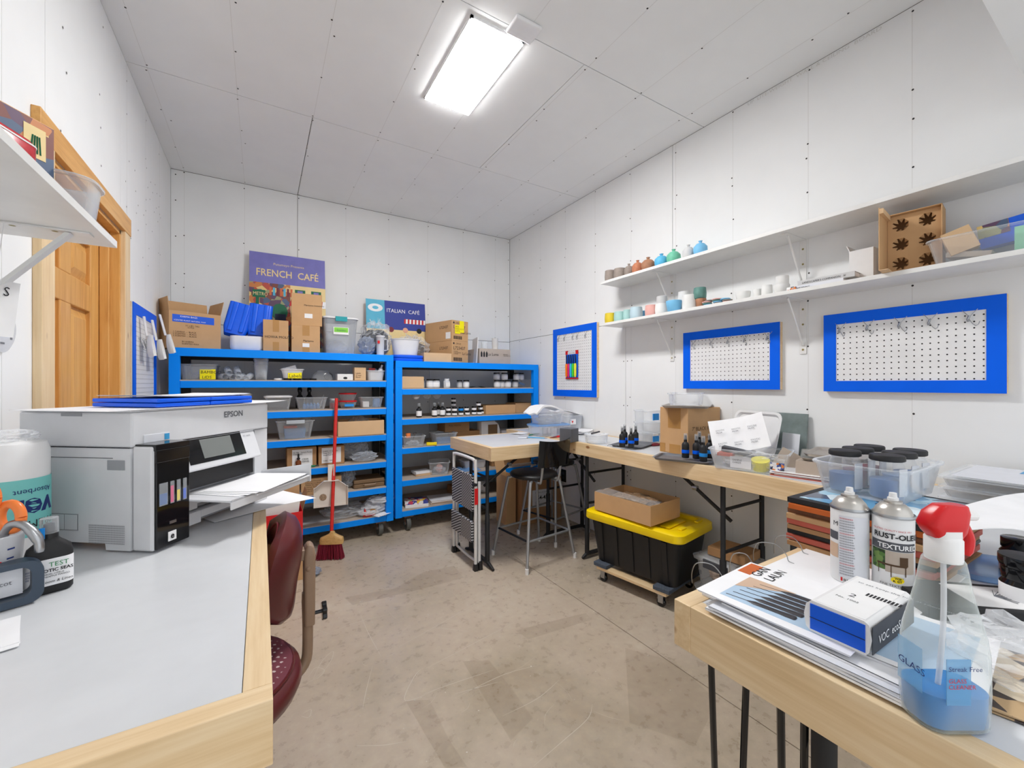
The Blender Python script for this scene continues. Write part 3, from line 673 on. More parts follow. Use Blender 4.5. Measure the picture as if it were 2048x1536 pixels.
# ---------------- step stool folded against the bench ----------------
t=thing('step_stool','folded two step metal ladder leaning at square workbench side','step stool',(1.262,2.54,0))
def hoop(x,y0,y1,z0,z1,r): 
    return MB().tube([(x,y0,z0),(x,y0,z1-.06),(x,y0+.015,z1-.015),(x,y0+.06,z1),(x,y1-.06,z1),(x,y1-.015,z1-.015),(x,y1,z1-.06),(x,y1,z0)],.0115,n=8,smooth=3)
part(t,'front_hoop',hoop(-.012,.0,.37,.03,.752,.1),'metal_bracket',smooth=50)
part(t,'rear_hoop',MB().tube([(.016,-.0,.05),(.016,0,.60)],.011,n=8).tube([(.016,.37,.05),(.016,.37,.60)],.011,n=8).tube([(.002,.02,.40),(.004,.02,.09),(.004,.05,.05),(.004,.32,.05),(.004,.35,.09),(.002,.35,.40)],.009,n=8,smooth=3),'metal_bracket',smooth=50)
part(t,'upper_tread',MB().box((-.034,.012,.40),(-.016,.358,.645)),'step_tread',bev=.004)
part(t,'lower_tread',MB().box((-.04,.012,.19),(-.018,.358,.33)),'step_tread',bev=.004)
part(t,'hinge',MB().lathe([(0,-.014),(.014,-.014),(.014,.014),(0,.014)],T=TR(-.02,-.002,.585,ry=PI/2),n=10),'black')
part(t,'warning_label',MB().box((-.026,-.0135,.45),(-.0,-.0118,.56)),'red')
for y in (0,.37):
    part(t,'rubber_foot',MB().rloft([(.032,.04,.006,0),(.03,.034,.008,.03),(.026,.026,.008,.045)],T=TR(-.012,y,0)),'black')
    part(t,'rubber_foot',MB().rloft([(.03,.036,.006,0),(.028,.03,.008,.04),(.026,.026,.008,.06)],T=TR(.016+.006,y,0)),'black')
# ---------------- broom and dustpan ----------------
b0=pZ(661,1118,0); bt=pY(673,797,3.488)
t=thing('broom','red handled upright broom with maroon bristles leaning on shelving','broom',tuple(b0))
dv=(bt-b0); k=.19/dv.z; neck=dv*k
part(t,'handle',MB().tube([neck,dv],.0125,n=12),'red_paint',smooth=50)
T0=TR(rz=-.45)
def bprof(): return [(.070*math.cos(a) if 1 else 0,0) for a in (0,)]
hd=MB().loft([[T0@Vector((x*w+neck.x*(z/.19),y*d,z)) for x,y in rr(2,2,.6,3)] for w,d,z in ((.082,.022,.112),(.084,.023,.135),(.078,.022,.158),(.045,.02,.172),(.02,.016,.186),(.014,.014,.20))])
part(t,'head_block',hd,'broom_wood',smooth=40)
br=MB(); RB=random.Random(3)
for i in range(420):
    u=RB.uniform(-1,1); v=RB.uniform(-1,1); fl_=RB.uniform(-.008,.008)
    a=T0@Vector((u*.078,v*.018,.113)); c=T0@Vector((u*.096+fl_,v*.03+RB.uniform(-.004,.004),RB.uniform(0,.01)))
    br.tube([a,c],.0016,n=3)
part(t,'bristles',br,'bristle',kind='stuff')
dz=1.27-.87*0
pt=pY(671,935,3.40); pb=pY(664,1012,3.36)
t=thing('dustpan','off white dustpan clipped on the broom handle','dustpan',(pb.x-.005,pb.y+.012,pb.z),-.12)
m=MB(); Wd=.115; hh=.29
part(t,'pan',MB().grid(lambda u,v:Vector(((u-.5)*2*(Wd if v<.75 else Wd*(1-.55*(v-.75)/.25)),.012*abs(u-.5)*0+.0,.19*v)),6,6,th=-.003).box((-Wd-.003,-.03,0),(-Wd,.004,.145)).box((Wd,-.03,0),(Wd+.003,.004,.145)).add([(-Wd,-.03,.14),(-.05,-.03,.192),(-.05,.004,.192),(-Wd,.004,.14)],[(0,1,2,3),(3,2,1,0)]).add([(Wd,-.03,.14),(.05,-.03,.192),(.05,.004,.192),(Wd,.004,.14)],[(3,2,1,0),(0,1,2,3)]).box((-.05,-.03,.19),(.05,.004,.193)).box((-Wd,-.006,-.004),(Wd,.004,.012)),'tin_silver' if 0 else 'cream_pl')
part(t,'grip',MB().box((-.022,-.012,.19),(-.016,.006,.31)).box((.016,-.012,.19),(.022,.006,.31)).box((-.022,.002,.19),(.022,.006,.31)),'cream_pl',bev=.001)
part(t,'sticker',MB().disc((-.055,-.004,.07),.026,'y',0,9),'sticker_tan',label='worn round sticker')
# ---------------- tote on dolly ----------------
tc=Vector((2.085,1.80,0)); rz=math.radians(9.8)-PI/2
t=thing('furniture_dolly','low wooden dolly with carpeted ends and black casters','dolly',(tc.x,tc.y,0),rz)
for s in (-1,1):
    part(t,'side_board',MB().box((-.24,s*.165-.03,.078),(.24,s*.165+.03,.097)),'pine',bev=.002)
    part(t,'end_board',MB().box((s*.21-.05,-.2,.0975),(s*.21+.05,.2,.122)),'dolly_carpet',bev=.004)
for sx in (-1,1):
    for sy in (-1,1):
        x,y=sx*.2,sy*.165
        c=part(t,'caster',MB().box((x-.025,y-.025,.073),(x+.025,y+.025,.078)).box((x-.02,y-.014,.025),(x+.012,y-.011,.073)).box((x-.02,y+.011,.025),(x+.012,y+.014,.073)),'steel')
        part(c,'wheel',MB().lathe([(0,-.01),(.022,-.01),(.026,-.006),(.026,.006),(.022,.01),(0,.01)],T=TR(x-.005,y,.026,rx=PI/2),n=16),'gloss_black',smooth=40)
t=thing('storage_tote','black storage tote with yellow lid standing on a dolly','tote',(tc.x,tc.y,.1225),rz)
m=MB().rloft([(.54,.31,.04,0),(.61,.365,.045,.265),(.64,.40,.05,.27),(.64,.40,.05,.28)])
part(t,'tub',m,'black',smooth=30)
for i in range(5):
    for s in (-1,1):
        x=-.22+.11*i
        part(t,'rib',MB().add([(x-.018,s*.148,.01),(x+.018,s*.148,.01),(x+.02,s*.179,.255),(x-.02,s*.179,.255),(x-.014,s*.162,.01),(x+.014,s*.162,.01),(x+.016,s*.190,.255),(x-.016,s*.190,.255)],[(0,1,2,3),(4,5,6,7),(0,1,5,4),(1,2,6,5),(2,3,7,6),(3,0,4,7)]),'black')
m=MB().rloft([(.665,.425,.055,.272),(.672,.432,.055,.278),(.668,.428,.055,.315),(.64,.40,.05,.325),(.56,.33,.04,.325),(.55,.32,.035,.305)],n=5)
l=part(t,'lid',m,'tote_yellow',smooth=35)
for s in (-1,1):
    part(l,'lid_ridge',MB().box((s*.18-.03,-.1,.306),(s*.18+.03,.1,.315)),'tote_yellow',bev=.003)
    for q in (-1,1): part(l,'lid_ridge',MB().box((s*.285-.012,q*.1-.03,.3255),(s*.285+.012,q*.1+.03,.334)),'tote_yellow',bev=.003)
# ---------------- builders for the small things ----------------
def at(px0,px1,pyt,zb,Yf):
    a=pY(px0,700,Yf).x; b=pY(px1,700,Yf).x; zt=pY((px0+px1)/2,pyt,Yf).z
    return (a+b)/2, b-a, zt-zb
def carton(label,x,y,z,w,d,h,rz=0,mat='kraft',tape=True,text=(),open_=False,name='cardboard_box',cat='box',group=None,flaps=None,tapes='v',rot=None):
    """origin: middle of the front bottom edge"""
    t=thing(name,label,cat,(x,y,z),rz,group,rot); e=.003
    if open_:
        m=MB().box((-w/2,0,0),(w/2,d,e)).box((-w/2,0,e),(w/2,e,h)).box((-w/2,d-e,e),(w/2,d,h)).box((-w/2,e,e),(-w/2+e,d-e,h)).box((w/2-e,e,e),(w/2,d-e,h))
        part(t,'body',m,mat)
        for (k,ang,L) in (flaps or ()):
            f=MB(); 
            if k=='b': T=TR(0,d,h,rx=ang); f.box((-w/2,-e,0),(w/2,0,L),T=T)
            if k=='f': T=TR(0,0,h,rx=ang); f.box((-w/2,0,0),(w/2,e,L),T=T)
            if k=='l': T=TR(-w/2,0,h,ry=ang); f.box((0,0,0),(e,d,L),T=T)
            if k=='r': T=TR(w/2,0,h,ry=ang); f.box((-e,0,0),(0,d,L),T=T)
            part(t,'flap',f,mat)
    else:
        part(t,'body',MB().box((0-w/2,0,0),(w/2,d,h-.0025)),mat,bev=.002)
        for s in (0,1):
            part(t,'flap',MB().box((-w/2+.001,.001 if s==0 else d/2+.001,h-.0024),(w/2-.001,(d/2-.001) if s==0 else d-.001,h)),mat)
    if tape:
        tw=min(.05,w*.25)
        if tapes=='v': m=MB().box((-tw/2,-.0006,h*.62),(tw/2,0,h)).box((-tw/2,-.0006,0),(tw/2,0,h*.3)).box((-tw/2,-.0006,h),(tw/2,d*.9,h+.0006))
        else: m=MB().box((-tw/2,-.0006,h),(tw/2,d,h+.0006)).box((-tw/2,-.0006,h*.75),(tw/2,0,h))
        part(t,'packing_tape',m,'tape_tan')
    for tx in text:      # (string,size,u,v,mat[,face])
        s,size,u,v,mt=tx[:5]; face=tx[5] if len(tx)>5 else 'f'
        if face=='f': letters(t,s,size,(-w/2+u*w,-.0008,v*h),mat=mt)
        elif face=='l': letters(t,s,size,(-w/2-.0008,d-u*d,v*h),(0,-1,0),mat=mt)
        elif face=='r': letters(t,s,size,(w/2+.0008,u*d,v*h),(0,1,0),mat=mt)
    return t
def plate(t,name,u0,u1,v0,v1,w,h,mat,face='f',d=0,off=.0012,label=None):
    if face=='f': m=MB().box((-w/2+u0*w,-off,v0*h),(-w/2+u1*w,0,v1*h))
    elif face=='r': m=MB().box((w/2,u0*d,v0*h),(w/2+off,u1*d,v1*h))
    else: m=MB().box((-w/2-off,d-u1*d,v0*h),(-w/2,d-u0*d,v1*h))
    return part(t,name,m,mat,label=label)
def tub(label,x,y,z,w,d,h,rz=0,mat='clear',taper=.86,lid=None,name='plastic_tub',cat='tub',group=None,r=.03,rim=.006,contents=None,note=None,rot=None,rib=True):
    """origin: centre of the base"""
    t=thing(name,label,cat,(x,y,z),rz,group,rot); th=.0022; k=taper
    r=min(r,w*.45,d*.45)
    pr=[(w*k,d*k,r*.8,0),(w,d,r,h-.008),(w+2*rim,d+2*rim,r+rim,h-.006),(w+2*rim,d+2*rim,r+rim,h),(w-2*th,d-2*th,r,h),(w*k-2*th,d*k-2*th,r*.7,th)]
    part(t,'body',MB().rloft(pr,n=4),mat,smooth=35)
    if rib: part(t,'rim_band',MB().rloft([(w+2*rim+.001,d+2*rim+.001,r+rim,h-.007),(w+2*rim+.003,d+2*rim+.003,r+rim,h-.002),(w+2*rim,d+2*rim,r+rim,h+.0006),(w-.002,d-.002,r,h+.0006)],n=4,c0=False,c1=False),'clear2',smooth=35)
    if lid: part(t,'lid',MB().rloft([(w+2*rim+.004,d+2*rim+.004,r+rim,h-.004),(w+2*rim+.006,d+2*rim+.006,r+rim,h+.006),(w*.95,d*.95,r,h+.012),(w*.9,d*.9,r,h+.009)],n=4),lid,smooth=35)
    if note:
        s,mt,u0,u1,v0,v1=note[:6]
        yy=-d/2*(k+(1-k)*(v0+v1)/2)-.004
        part(t,'paper_note',MB().box((-w/2+u0*w,yy-.0012,v0*h),(-w/2+u1*w,yy,v1*h)),mt)
        if s:
            lines=s.split('\n'); H_=(v1-v0)*h/len(lines)
            for i,l in enumerate(lines): letters(t,l,H_*.8,(-w/2+(u0+.04*(u1-u0))*w,yy-.0013,v1*h-H_*(i+.85)),mat='ink',shear=.1)
    return t
def blob(w,d,h,seed,amp=.12,nu=22,nv=14,fq=3.2,flat=.0):
    m=MB(); rings=[]
    for j in range(nv+1):
        v=j/nv; ph=PI*v; rr_=math.sin(ph)**.75; z=h*(.5-.5*math.cos(ph)); ring=[]
        for i in range(nu):
            a=2*PI*i/nu; p=Vector((math.cos(a)*rr_,math.sin(a)*rr_,-math.cos(ph)))
            n=noise.noise(p*fq+Vector((seed,seed*1.7,0)))+.5*noise.noise(p*fq*2.7+Vector((seed,0,seed)))
            s=1+amp*2*n
            zz=z*(1+amp*n) if v>.15 else z
            ring.append((p.x*w/2*s,p.y*d/2*s,max(0,zz)))
        rings.append(ring)
    return m.loft(rings)
def bag(label,x,y,z,w,d,h,seed,mat='bag_grey',rz=0,inner=None,group=None,name='plastic_bag',amp=.14,tie=False):
    t=thing(name,label,'bag',(x,y,z),rz,group)
    if inner: part(t,'contents',blob(w*.86,d*.86,h*.78,seed+3,amp),inner,smooth=30)
    part(t,'film',blob(w,d,h,seed,amp*1.1,26,16),mat,smooth=25 if 0 else None)
    if tie:
        m=MB(); 
        for i in range(7):
            a=2*PI*i/7+seed; m.add([(0,0,h*.9),(.02*math.cos(a),.02*math.sin(a),h*.92),(w*.22*math.cos(a),d*.22*math.sin(a),h*(1.12+.06*math.sin(3*a))),(w*.2*math.cos(a+.5),d*.2*math.sin(a+.5),h*1.08)],[(0,1,2,3)])
        part(t,'gathered_top',m,mat)
    return t
def spray(label,x,y,z,r=.024,h=.15,tape=None,group=None,mat='matte_black',lab=None,rz=0,tp=(.35,.55),txt=None):
    t=thing('spray_bottle',label,'bottle',(x,y,z),rz,group); b=h*.66
    part(t,'body',MB().lathe([(r*.9,0),(r,.004),(r,b*.80),(r*.86,b*.91),(r*.5,b*.985),(r*.44,b)],n=20),mat,smooth=50)
    part(t,'collar',MB().lathe([(r*.47,b),(r*.47,b+h*.08),(r*.38,b+h*.085),(r*.36,b+h*.14)],n=16),'black',smooth=40)
    part(t,'cap',MB().lathe([(r*.52,b+h*.10),(r*.48,h-.003),(r*.42,h)],n=16,c0=False),'clear_smoke',smooth=40)
    part(t,'nozzle',MB().lathe([(r*.34,b+h*.1),(r*.3,h*.93)],n=10),'charcoal')
    if tape: part(t,'tape_band',MB().lathe([(r+.0006,b*tp[0]),(r+.0009,b*tp[0]+.001),(r+.0009,b*tp[1]),(r+.0006,b*tp[1]+.001)],n=20,c0=False,c1=False),tape,smooth=50)
    if lab: part(t,'label',MB().lathe([(r+.0006,b*.15),(r+.0008,b*.16),(r+.0008,b*.68),(r+.0006,b*.69)],n=20,c0=False,c1=False),lab,smooth=50)
    return t
def jar(label,x,y,z,r,h,body='clear2',lid='black',lab=None,fill=None,group=None,name='jar',cat='jar',lh=None):
    t=thing(name,label,cat,(x,y,z),0,group); lh=lh or min(.014,h*.25)
    part(t,'glass',MB().lathe([(r*.92,0),(r,.005),(r,h-lh-.008),(r*.86,h-lh-.002),(r*.86,h-lh)],n=20),body,smooth=50)
    if fill: part(t,'wax',MB().lathe([(r*.9,.003),(r*.95,.006),(r*.95,(h-lh)*.7),(0,(h-lh)*.7)],n=18),fill,smooth=50)
    if lid: part(t,'lid',MB().lathe([(r*.93,h-lh),(r*.95,h-lh+.001),(r*.95,h-.001),(r*.9,h)],n=20),lid,smooth=40)
    if lab: part(t,'label',MB().lathe([(r+.0005,h*.14),(r+.0008,h*.15),(r+.0008,h*.62),(r+.0005,h*.63)],n=20,c0=False,c1=False),lab,smooth=50)
    return t
def sheetpile(label,x,y,z,w,d,n,rz=0,mats=('paper',),name='paper_stack',cat='papers',th=.0012,jit=.006,curl=0,seed=1,part_name='sheet',group=None):
    t=thing(name,label,cat,(x,y,z),rz,group); r=random.Random(seed)
    for i in range(n):
        T=TR(r.uniform(-jit,jit),r.uniform(-jit,jit),i*th*1.05,rz=r.uniform(-jit,jit)*6)
        if curl: m=MB().grid(lambda u,v:T@Vector(((u-.5)*w,(v-.5)*d,th*.9+curl*((u-.5)**2*4)*r.uniform(.8,1.0)*0+curl*(2*abs(u-.5))**2.4)),8,4,th=th*.7)
        else: m=MB().box((-w/2,-d/2,0),(w/2,d/2,th*.92),T=T)
        part(t,part_name,m,mats[i%len(mats)])
    return t
def book(label,x,y,z,w,d,h,rz=0,cover='maroon',title=None,rot=None,group=None,name='book',face='f',tm='ink'):
    t=thing(name,label,'book',(x,y,z),rz,group,rot); c=.0025
    part(t,'pages',MB().box((-w/2+.004,.001,c),(w/2-.004,d-.004,h-c)),'paper')
    part(t,'cover',MB().box((-w/2,0,0),(w/2,d,c)).box((-w/2,0,h-c),(w/2,d,h)).box((-w/2,-.001,0),(w/2,.001,h)),cover,bev=.0006)
    if title: letters(t,title,h*.55,(-w/2+.02,-.0018,h*.25),mat=tm,sx=.9)
    return t
# ================= shelving, top level of the first unit =================
T1=ZL[0]+.0005
x,w,h=at(299,372,640,T1,3.62)
t=carton('open brown carton with blue labels overhanging the shelving corner by the door wall',-.385,3.585,T1,.30,.24,.25,rz=.42,tape=False,open_=True,flaps=(('b',-.15,.10),('r',.2,.1),('l',-.1,.09)))
plate(t,'printed_label',.06,.86,.70,.90,.30,.25,'cobalt'); letters(t,'KARMA BAGS',.016,(-.09,-.0022,.208),mat='ink_white'); letters(t,'SCENTED PLANT NATURAL WAX',.012,(-.125,-.0022,.183),mat='ink_white')
plate(t,'printed_label',.06,.9,.55,.85,.30,.25,'cobalt','r',.24); letters(t,'KARMA\nSCENTED',.03,(.152,.03,.18),(0,1,0),mat='ink_white')
letters(t,'5¼ x 8½ TALL\n   12 PCS',.013,(-.06,-.001,.15),mat='ink'); letters(t,'1 CANDLE ..... BLACK\n2 SCENTED .... BLACK\n3 SCENTED .... BLACK',.014,(-.13,-.001,.105),mat='ink_brown')
letters(t,'BY KARMA\nSCENTED WAX',.014,(-.08,-.001,.04),mat='ink_brown'); letters(t,'PURE\nWAX',.02,(.152,.05,.08),(0,1,0),mat='ink_brown')
# poster 1: plain stand-in street picture under the words
def leaning(name,label,px0,px1,pyt,Yb,zb,lean):
    x,w,h=at(px0,px1,pyt,zb,Yb+.02)
    return thing(name,label,'poster',(x,Yb,zb),0,None,(-lean,0,0)),w,h
t,w,h=leaning('poster_board','tall café poster board with violet sky leaning on the back wall',498,652,505,3.94,T1,.12); h*=1.0
part(t,'board',MB().box((-w/2,0,0),(w/2,.006,h)),'kraft_light')
part(t,'sky_band',MB().box((-w/2,-.001,h*.70),(w/2,0,h)),'purple')
part(t,'street_print',MB().box((-w/2,-.001,0),(w/2,0,h*.70)),'art_mix')
letters(t,'FRENCH  CAFÉ',.085,(-w*.42,-.0015,h*.77),mat='sand',name='title',sx=.83,bold=.001); letters(t,'Putumayo Presents',.03,(-w*.2,-.0015,h*.885),mat='sand',name='title')
pp=MB()
pr=part(t,'printed_shape',MB().box((w*.02,-.002,h*.38),(w/2,-.001,h*.70)),'sand')
for k in range(2):
    part(t,'printed_shape',MB().box((w*(.08+.22*k),-.003,h*.53),(w*(.22+.22*k),-.002,h*.66)),'leaf_green'); part(t,'printed_shape',MB().box((w*(.115+.22*k),-.0035,h*.54),(w*(.185+.22*k),-.003,h*.65)),'purple')
for k in range(10): part(t,'awning_stripe',MB().add([(w*(.0+.05*k),-.004,h*.49),(w*(.05+.05*k),-.004,h*.49),(w*(.03+.048*k+.045),-.004,h*.56),(w*(.03+.048*k),-.004,h*.56)],[(0,1,2,3)]),('stripe_red','paper')[k%2])
part(t,'printed_shape',MB().box((-w*.46,-.003,h*.55),(-w*.30,-.002,h*.625)),'leaf_green'); letters(t,'METRO',.04,(-w*.455,-.0035,h*.57),mat='sand',sx=.8)
part(t,'printed_shape',MB().box((-w*.42,-.003,h*.33),(-w*.38,-.002,h*.55)),'leaf_green')
for k in range(7): part(t,'printed_shape',MB().box((-w*.25+k*w*.045,-.003,h*.58),(-w*.222+k*w*.045,-.002,h*.66)),('brick_orange','cyan','maroon')[k%3])
part(t,'printed_shape',MB().add([(w*.3*math.cos(a)*.35-w*.12,-.003,h*.42+h*.3*math.sin(a)*.28) for a in [2*PI*i/12 for i in range(12)]],[tuple(range(12))[::-1]]),'leaf_green')
part(t,'printed_shape',MB().box((-w*.18,-.0035,h*.2),(-w*.04,-.0025,h*.4)),'navy')
part(t,'printed_shape',MB().add([(w*.07*math.cos(a)-w*.4,-.003,h*.30+h*.055*math.sin(a)) for a in [2*PI*i/12 for i in range(12)]],[tuple(range(12))[::-1]]),'skin')
# blue basins and white tub
x,w,h=at(460,527,673,T1,3.62)
t=thing('dish_tub','shallow white rounded tub under the two blue bins','tub',(x,3.70,T1)); part(t,'body',MB().rloft([(w*.9,.22,.03,0),(w,.25,.035,.02),(w,.25,.035,h),(w-.01,.24,.03,h),(w*.9-.006,.21,.03,.012)]),'white',smooth=40)
for k,(px0,px1,py) in enumerate(((452,502,612),(494,537,611))):
    x2,w2,h2=at(px0,px1,py,T1+h,3.65)
    t=thing('blue_bin','glossy blue ribbed bin standing upright on white tub, '+('nearer the door wall' if k==0 else 'beside the handwritten box'),'bin',(x2+(-.03 if k==0 else .0),3.69,T1+h+.008),0,'blue bins',(-.16,.22 if k==0 else .10,0))
    part(t,'shell',MB().rloft([(.13,.10,.02,0),(.155,.12,.02,.05),(.155,.12,.02,.24),(.12,.09,.02,.245)]),'plastic_blue',smooth=35)
    for q in (-1,1): part(t,'rib',MB().rloft([(.03,.02,.008,.02),(.036,.02,.008,.235)],T=TR(q*.035,-.057,0)),'plastic_blue',smooth=35)
x,w,h=at(526,577,640,T1,3.56); carton('brown carton marked HOWA MOLITO by hand beside the blue bins',x,3.56,T1,w,.22,h,text=(('HOWA MOLITO',.026,.06,.42,'ink'),))
x,w,h=at(583,640,651,T1,3.56); b=carton('lower of two stacked brown cartons in front of the tall poster',x,3.56,T1,w,.24,h,text=(('Marianna',.02,.4,.4,'ink'),)); plate(b,'shipping_label',.38,.62,.2,.34,w,h,'white')
x,w2,h2=at(583,644,588,T1+h,3.57); b=carton('upper of two stacked brown cartons in front of the tall poster',x,3.57,T1+h+.0005,w2,.25,h2,rz=-.05,tape=False,text=(('Marianna Industries',.018,.4,.62,'ink'),)); plate(b,'shipping_label',.42,.68,.24,.38,w2,h2,'white')
x,w,h=at(647,716,636,T1,3.56)
t=tub('large clear storage bin with white lid, teal latch and green sticker',x,3.73,T1,w,.34,h,mat='clear_smoke',taper=.84,lid='white',name='storage_bin',cat='bin')
part(t,'latch',MB().box((-w*.17,-.19,h-.028),(w*.17,-.178,h+.01)),'teal',bev=.002)
part(t,'sticker',MB().box((-w*.22,-.172,h*.54),(w*.22,-.169,h*.74)),'white'); part(t,'sticker',MB().box((-w*.2,-.1735,h*.6),(w*.2,-.1725,h*.73)),'label_green')
letters(t,'Sterilite',.022,(-w*.13,-.174,h*.63),mat='ink_green'); part(t,'contents',blob(w*.6,.2,h*.4,4),'milky')
bag('clear bag of dark goods standing tall behind the measuring pitcher',pY(755,700,3.72).x,3.80,T1,.26,.22,.30,2.2,'bag',inner='bag_dark',tie=True)
bag('clear bag of crumpled dark film beside the storage bin',pY(734,700,3.60).x,3.60,T1,.13,.09,.15,8.1,'crinkle')
x,w,h=at(752,772,672,T1,3.56)
t=thing('measuring_pitcher','clear plastic pitcher with lid and handle on the shelving','pitcher',(x,3.585,T1)); part(t,'body',MB().lathe([(.030,0),(.033,h-.012),(.036,h-.006)],n=18),'milky',smooth=50); part(t,'lid',MB().lathe([(.037,h-.006),(.037,h+.004),(.02,h+.006)],n=18),'white')
part(t,'handle',MB().tube([(.032,0,h*.85),(.062,0,h*.84),(.062,0,h*.3),(.033,0,h*.26)],.005,n=6),'milky'); part(t,'red_mark',MB().box((-.03,-.0345,h*.6),(-.012,-.025,h*.75)),'red')
t,w,h=leaning('poster_board','small blue café poster board leaning behind the plastic bags',733,852,601,3.97,T1,.10)
part(t,'board',MB().box((-w/2,0,0),(w/2,.005,h)),'kraft_light'); part(t,'print_ground',MB().box((-w/2,-.001,0),(w/2,0,h*.5)),'sand'); part(t,'sky_band',MB().box((-w/2+w*.3,-.001,h*.5),(w/2,0,h)),'italian_blue'); part(t,'sky_band',MB().box((-w/2,-.001,h*.5),(-w/2+w*.3,0,h)),'cyan')
letters(t,'ITALIAN  CAFÉ',.052,(-w*.17,-.0015,h*.80),mat='paper',name='title',sx=.95)
part(t,'printed_shape',MB().lathe([(w*.12,0),(w*.12,.001)],T=TR(-w*.35,-.001,h*.86,rx=PI/2)@Matrix.Diagonal((1,.55,1,1)),n=20),'paper'); part(t,'printed_shape',MB().lathe([(w*.05,0),(w*.05,.001)],T=TR(-w*.35,-.0022,h*.86,rx=PI/2)@Matrix.Diagonal((1,.55,1,1)),n=16),'cyan')
for k in range(12): part(t,'awning_stripe',MB().add([(w*(.12+.031*k),-.002,h*.62),(w*(.151+.031*k),-.002,h*.62),(w*(.155+.031*k),-.002,h*.70),(w*(.124+.031*k),-.002,h*.70)],[(0,1,2,3)]),('stripe_red','paper')[k%2])
for k in range(3): part(t,'printed_shape',MB().lathe([(w*.045,0),(w*.045,.001)],T=TR(w*(-.1+.24*k),-.0022,h*.5,rx=PI/2),n=14),('maroon','skin','ink')[k])
bag('clear bag of black goods behind the round tub on blue lids',pY(829,700,3.80).x,3.87,ZR[0]+.0005,.32,.19,.25,5.2,'bag',inner='bag_dark',tie=True)
TR1=ZR[0]+.0005
x,w,h=at(786,848,700,TR1,3.53)
for k in range(2):
    solo('tub_cover',MB().rloft([(w,.2,.05,0),(w+.012,.21,.055,.008),(w+.012,.21,.055,.022),(w-.01,.19,.05,.026)]),'plastic_blue','%s shiny blue plastic lid under the round tub'%(('lowest','upper')[k]),'lid',(x,3.63,TR1+.0275*k),smooth=40,group='blue lids')
tub('clear round food tub stacked on blue lids',x,3.63,TR1+.056,w*.9,.18,pY(816,677,3.53).z-TR1-.056,mat='milky',taper=.82,r=.08)
x,w,h=at(848,903,706,TR1,3.55); carton('shallow open cardboard tray beside the pair of barcoded cartons',x,3.55,TR1,w,.22,h,mat='kraft_light',tape=False,open_=True)
x,w,h=at(903,950,681,TR1,3.60)
xa=pY(905,700,3.58).x; Ht=[pY(930,683,3.58).z-TR1,0]; Ht[1]=pY(930,643,3.58).z-pY(930,683,3.58).z
for k,(nm,yl) in enumerate((('lower',0),('upper, with yellow sticky notes',1))):
    zz=TR1+(0 if k==0 else Ht[0]+.0005)
    t=carton('%s of two long cartons stencilled L723437'%nm,xa+.075,3.575,zz,.20,.40,Ht[k],rz=.30,tape=False,text=(('L723437',.042,.08,.60,'ink'),('CIRCLE',.02,.22,.84,'ink_brown'),('2 DOZEN\n12 DECORATED\n2 PRESSED',.012,.1,.50,'ink'),('La Luna',.035,.62,.38,'ink'),('L723437',.036,.55,.62,'ink','l')))
    bc=MB(); rb=random.Random(4)
    xx=-.08
    while xx<.02: wv=rb.uniform(.002,.006); bc.box((xx,-.0014,Ht[k]*.08),(xx+wv,0,Ht[k]*.24)); xx+=wv+rb.uniform(.002,.005)
    part(t,'barcode',bc,'ink',kind='stuff'); part(t,'logo_dot',MB().lathe([(.009,0),(.009,.001)],T=TR(-.078,-.0005,Ht[k]*.88,rx=PI/2),n=12),'ink')
    if k:
        part(t,'sticky_note',MB().box((-.065,-.003,Ht[k]*.35),(.0,-.0016,Ht[k]*.78)),'note_yellow'); part(t,'sticky_note',MB().box((-.01,-.0042,Ht[k]*.42),(.045,-.003,Ht[k]*1.0)),'note_yellow')
        plate(t,'shipping_label',.78,.95,.1,.42,.2,Ht[k],'white','l',.40)
        letters(t,'BOX\nSUCCULENT\nLOT L',.02,(-.06,-.0034,Ht[k]*.66),mat='ink_brown')
solo('mailer_envelope',MB().box((-.003,0,0),(.003,.25,.255)),'white','white flat mailer standing on edge beside the long cartons','envelope',(pY(954,700,3.57).x,3.575,TR1),-.25,rot=(0,.05,-.25))
x,w,h=at(957,1019,698,TR1,3.60); t=carton('pale grey shipping box beside the white mailer, marked La Luna',x+.01,3.60,TR1,w,.26,h,mat='kraft_grey',tape=False,text=(('La Luna',.04,.25,.55,'ink'),('FRAGILE\nTHIS WAY UP',.014,.76,.62,'ink')))
for i in range(3): part(t,'printed_symbol',MB().add([(-w*.46+i*.028,-.0012,h*.45),(-w*.46+.018+i*.028,-.0012,h*.45),(-w*.46+.018+i*.028,-.0012,h*.7),(-w*.46+.009+i*.028,-.0012,h*.85),(-w*.46+i*.028,-.0012,h*.7)],[(0,1,2,3,4)]),'ink')
zz=TR1+h+.0005
solo('drinking_glass',MB().lathe([(.030,0),(.034,.075),(.032,.075),(.028,.004)],n=20),'clear2','clear empty tumbler on the pale grey box','glass',(pY(971,700,3.66).x,3.68,zz),smooth=50)
for k in range(5): solo('paper_cup',MB().lathe([(.027,0),(.033,.06 if k==4 else .05),(.035,.052 if k<4 else .062),(.033,.052 if k<4 else .062),(.026,.004)],n=20),'white','white paper cup, %s of short stack on pale grey box'%(('bottom','second','middle','fourth','top')[k]),'cup',(pY(992,700,3.66).x,3.68,zz+.013*k),smooth=50,group='paper cups on the grey box')
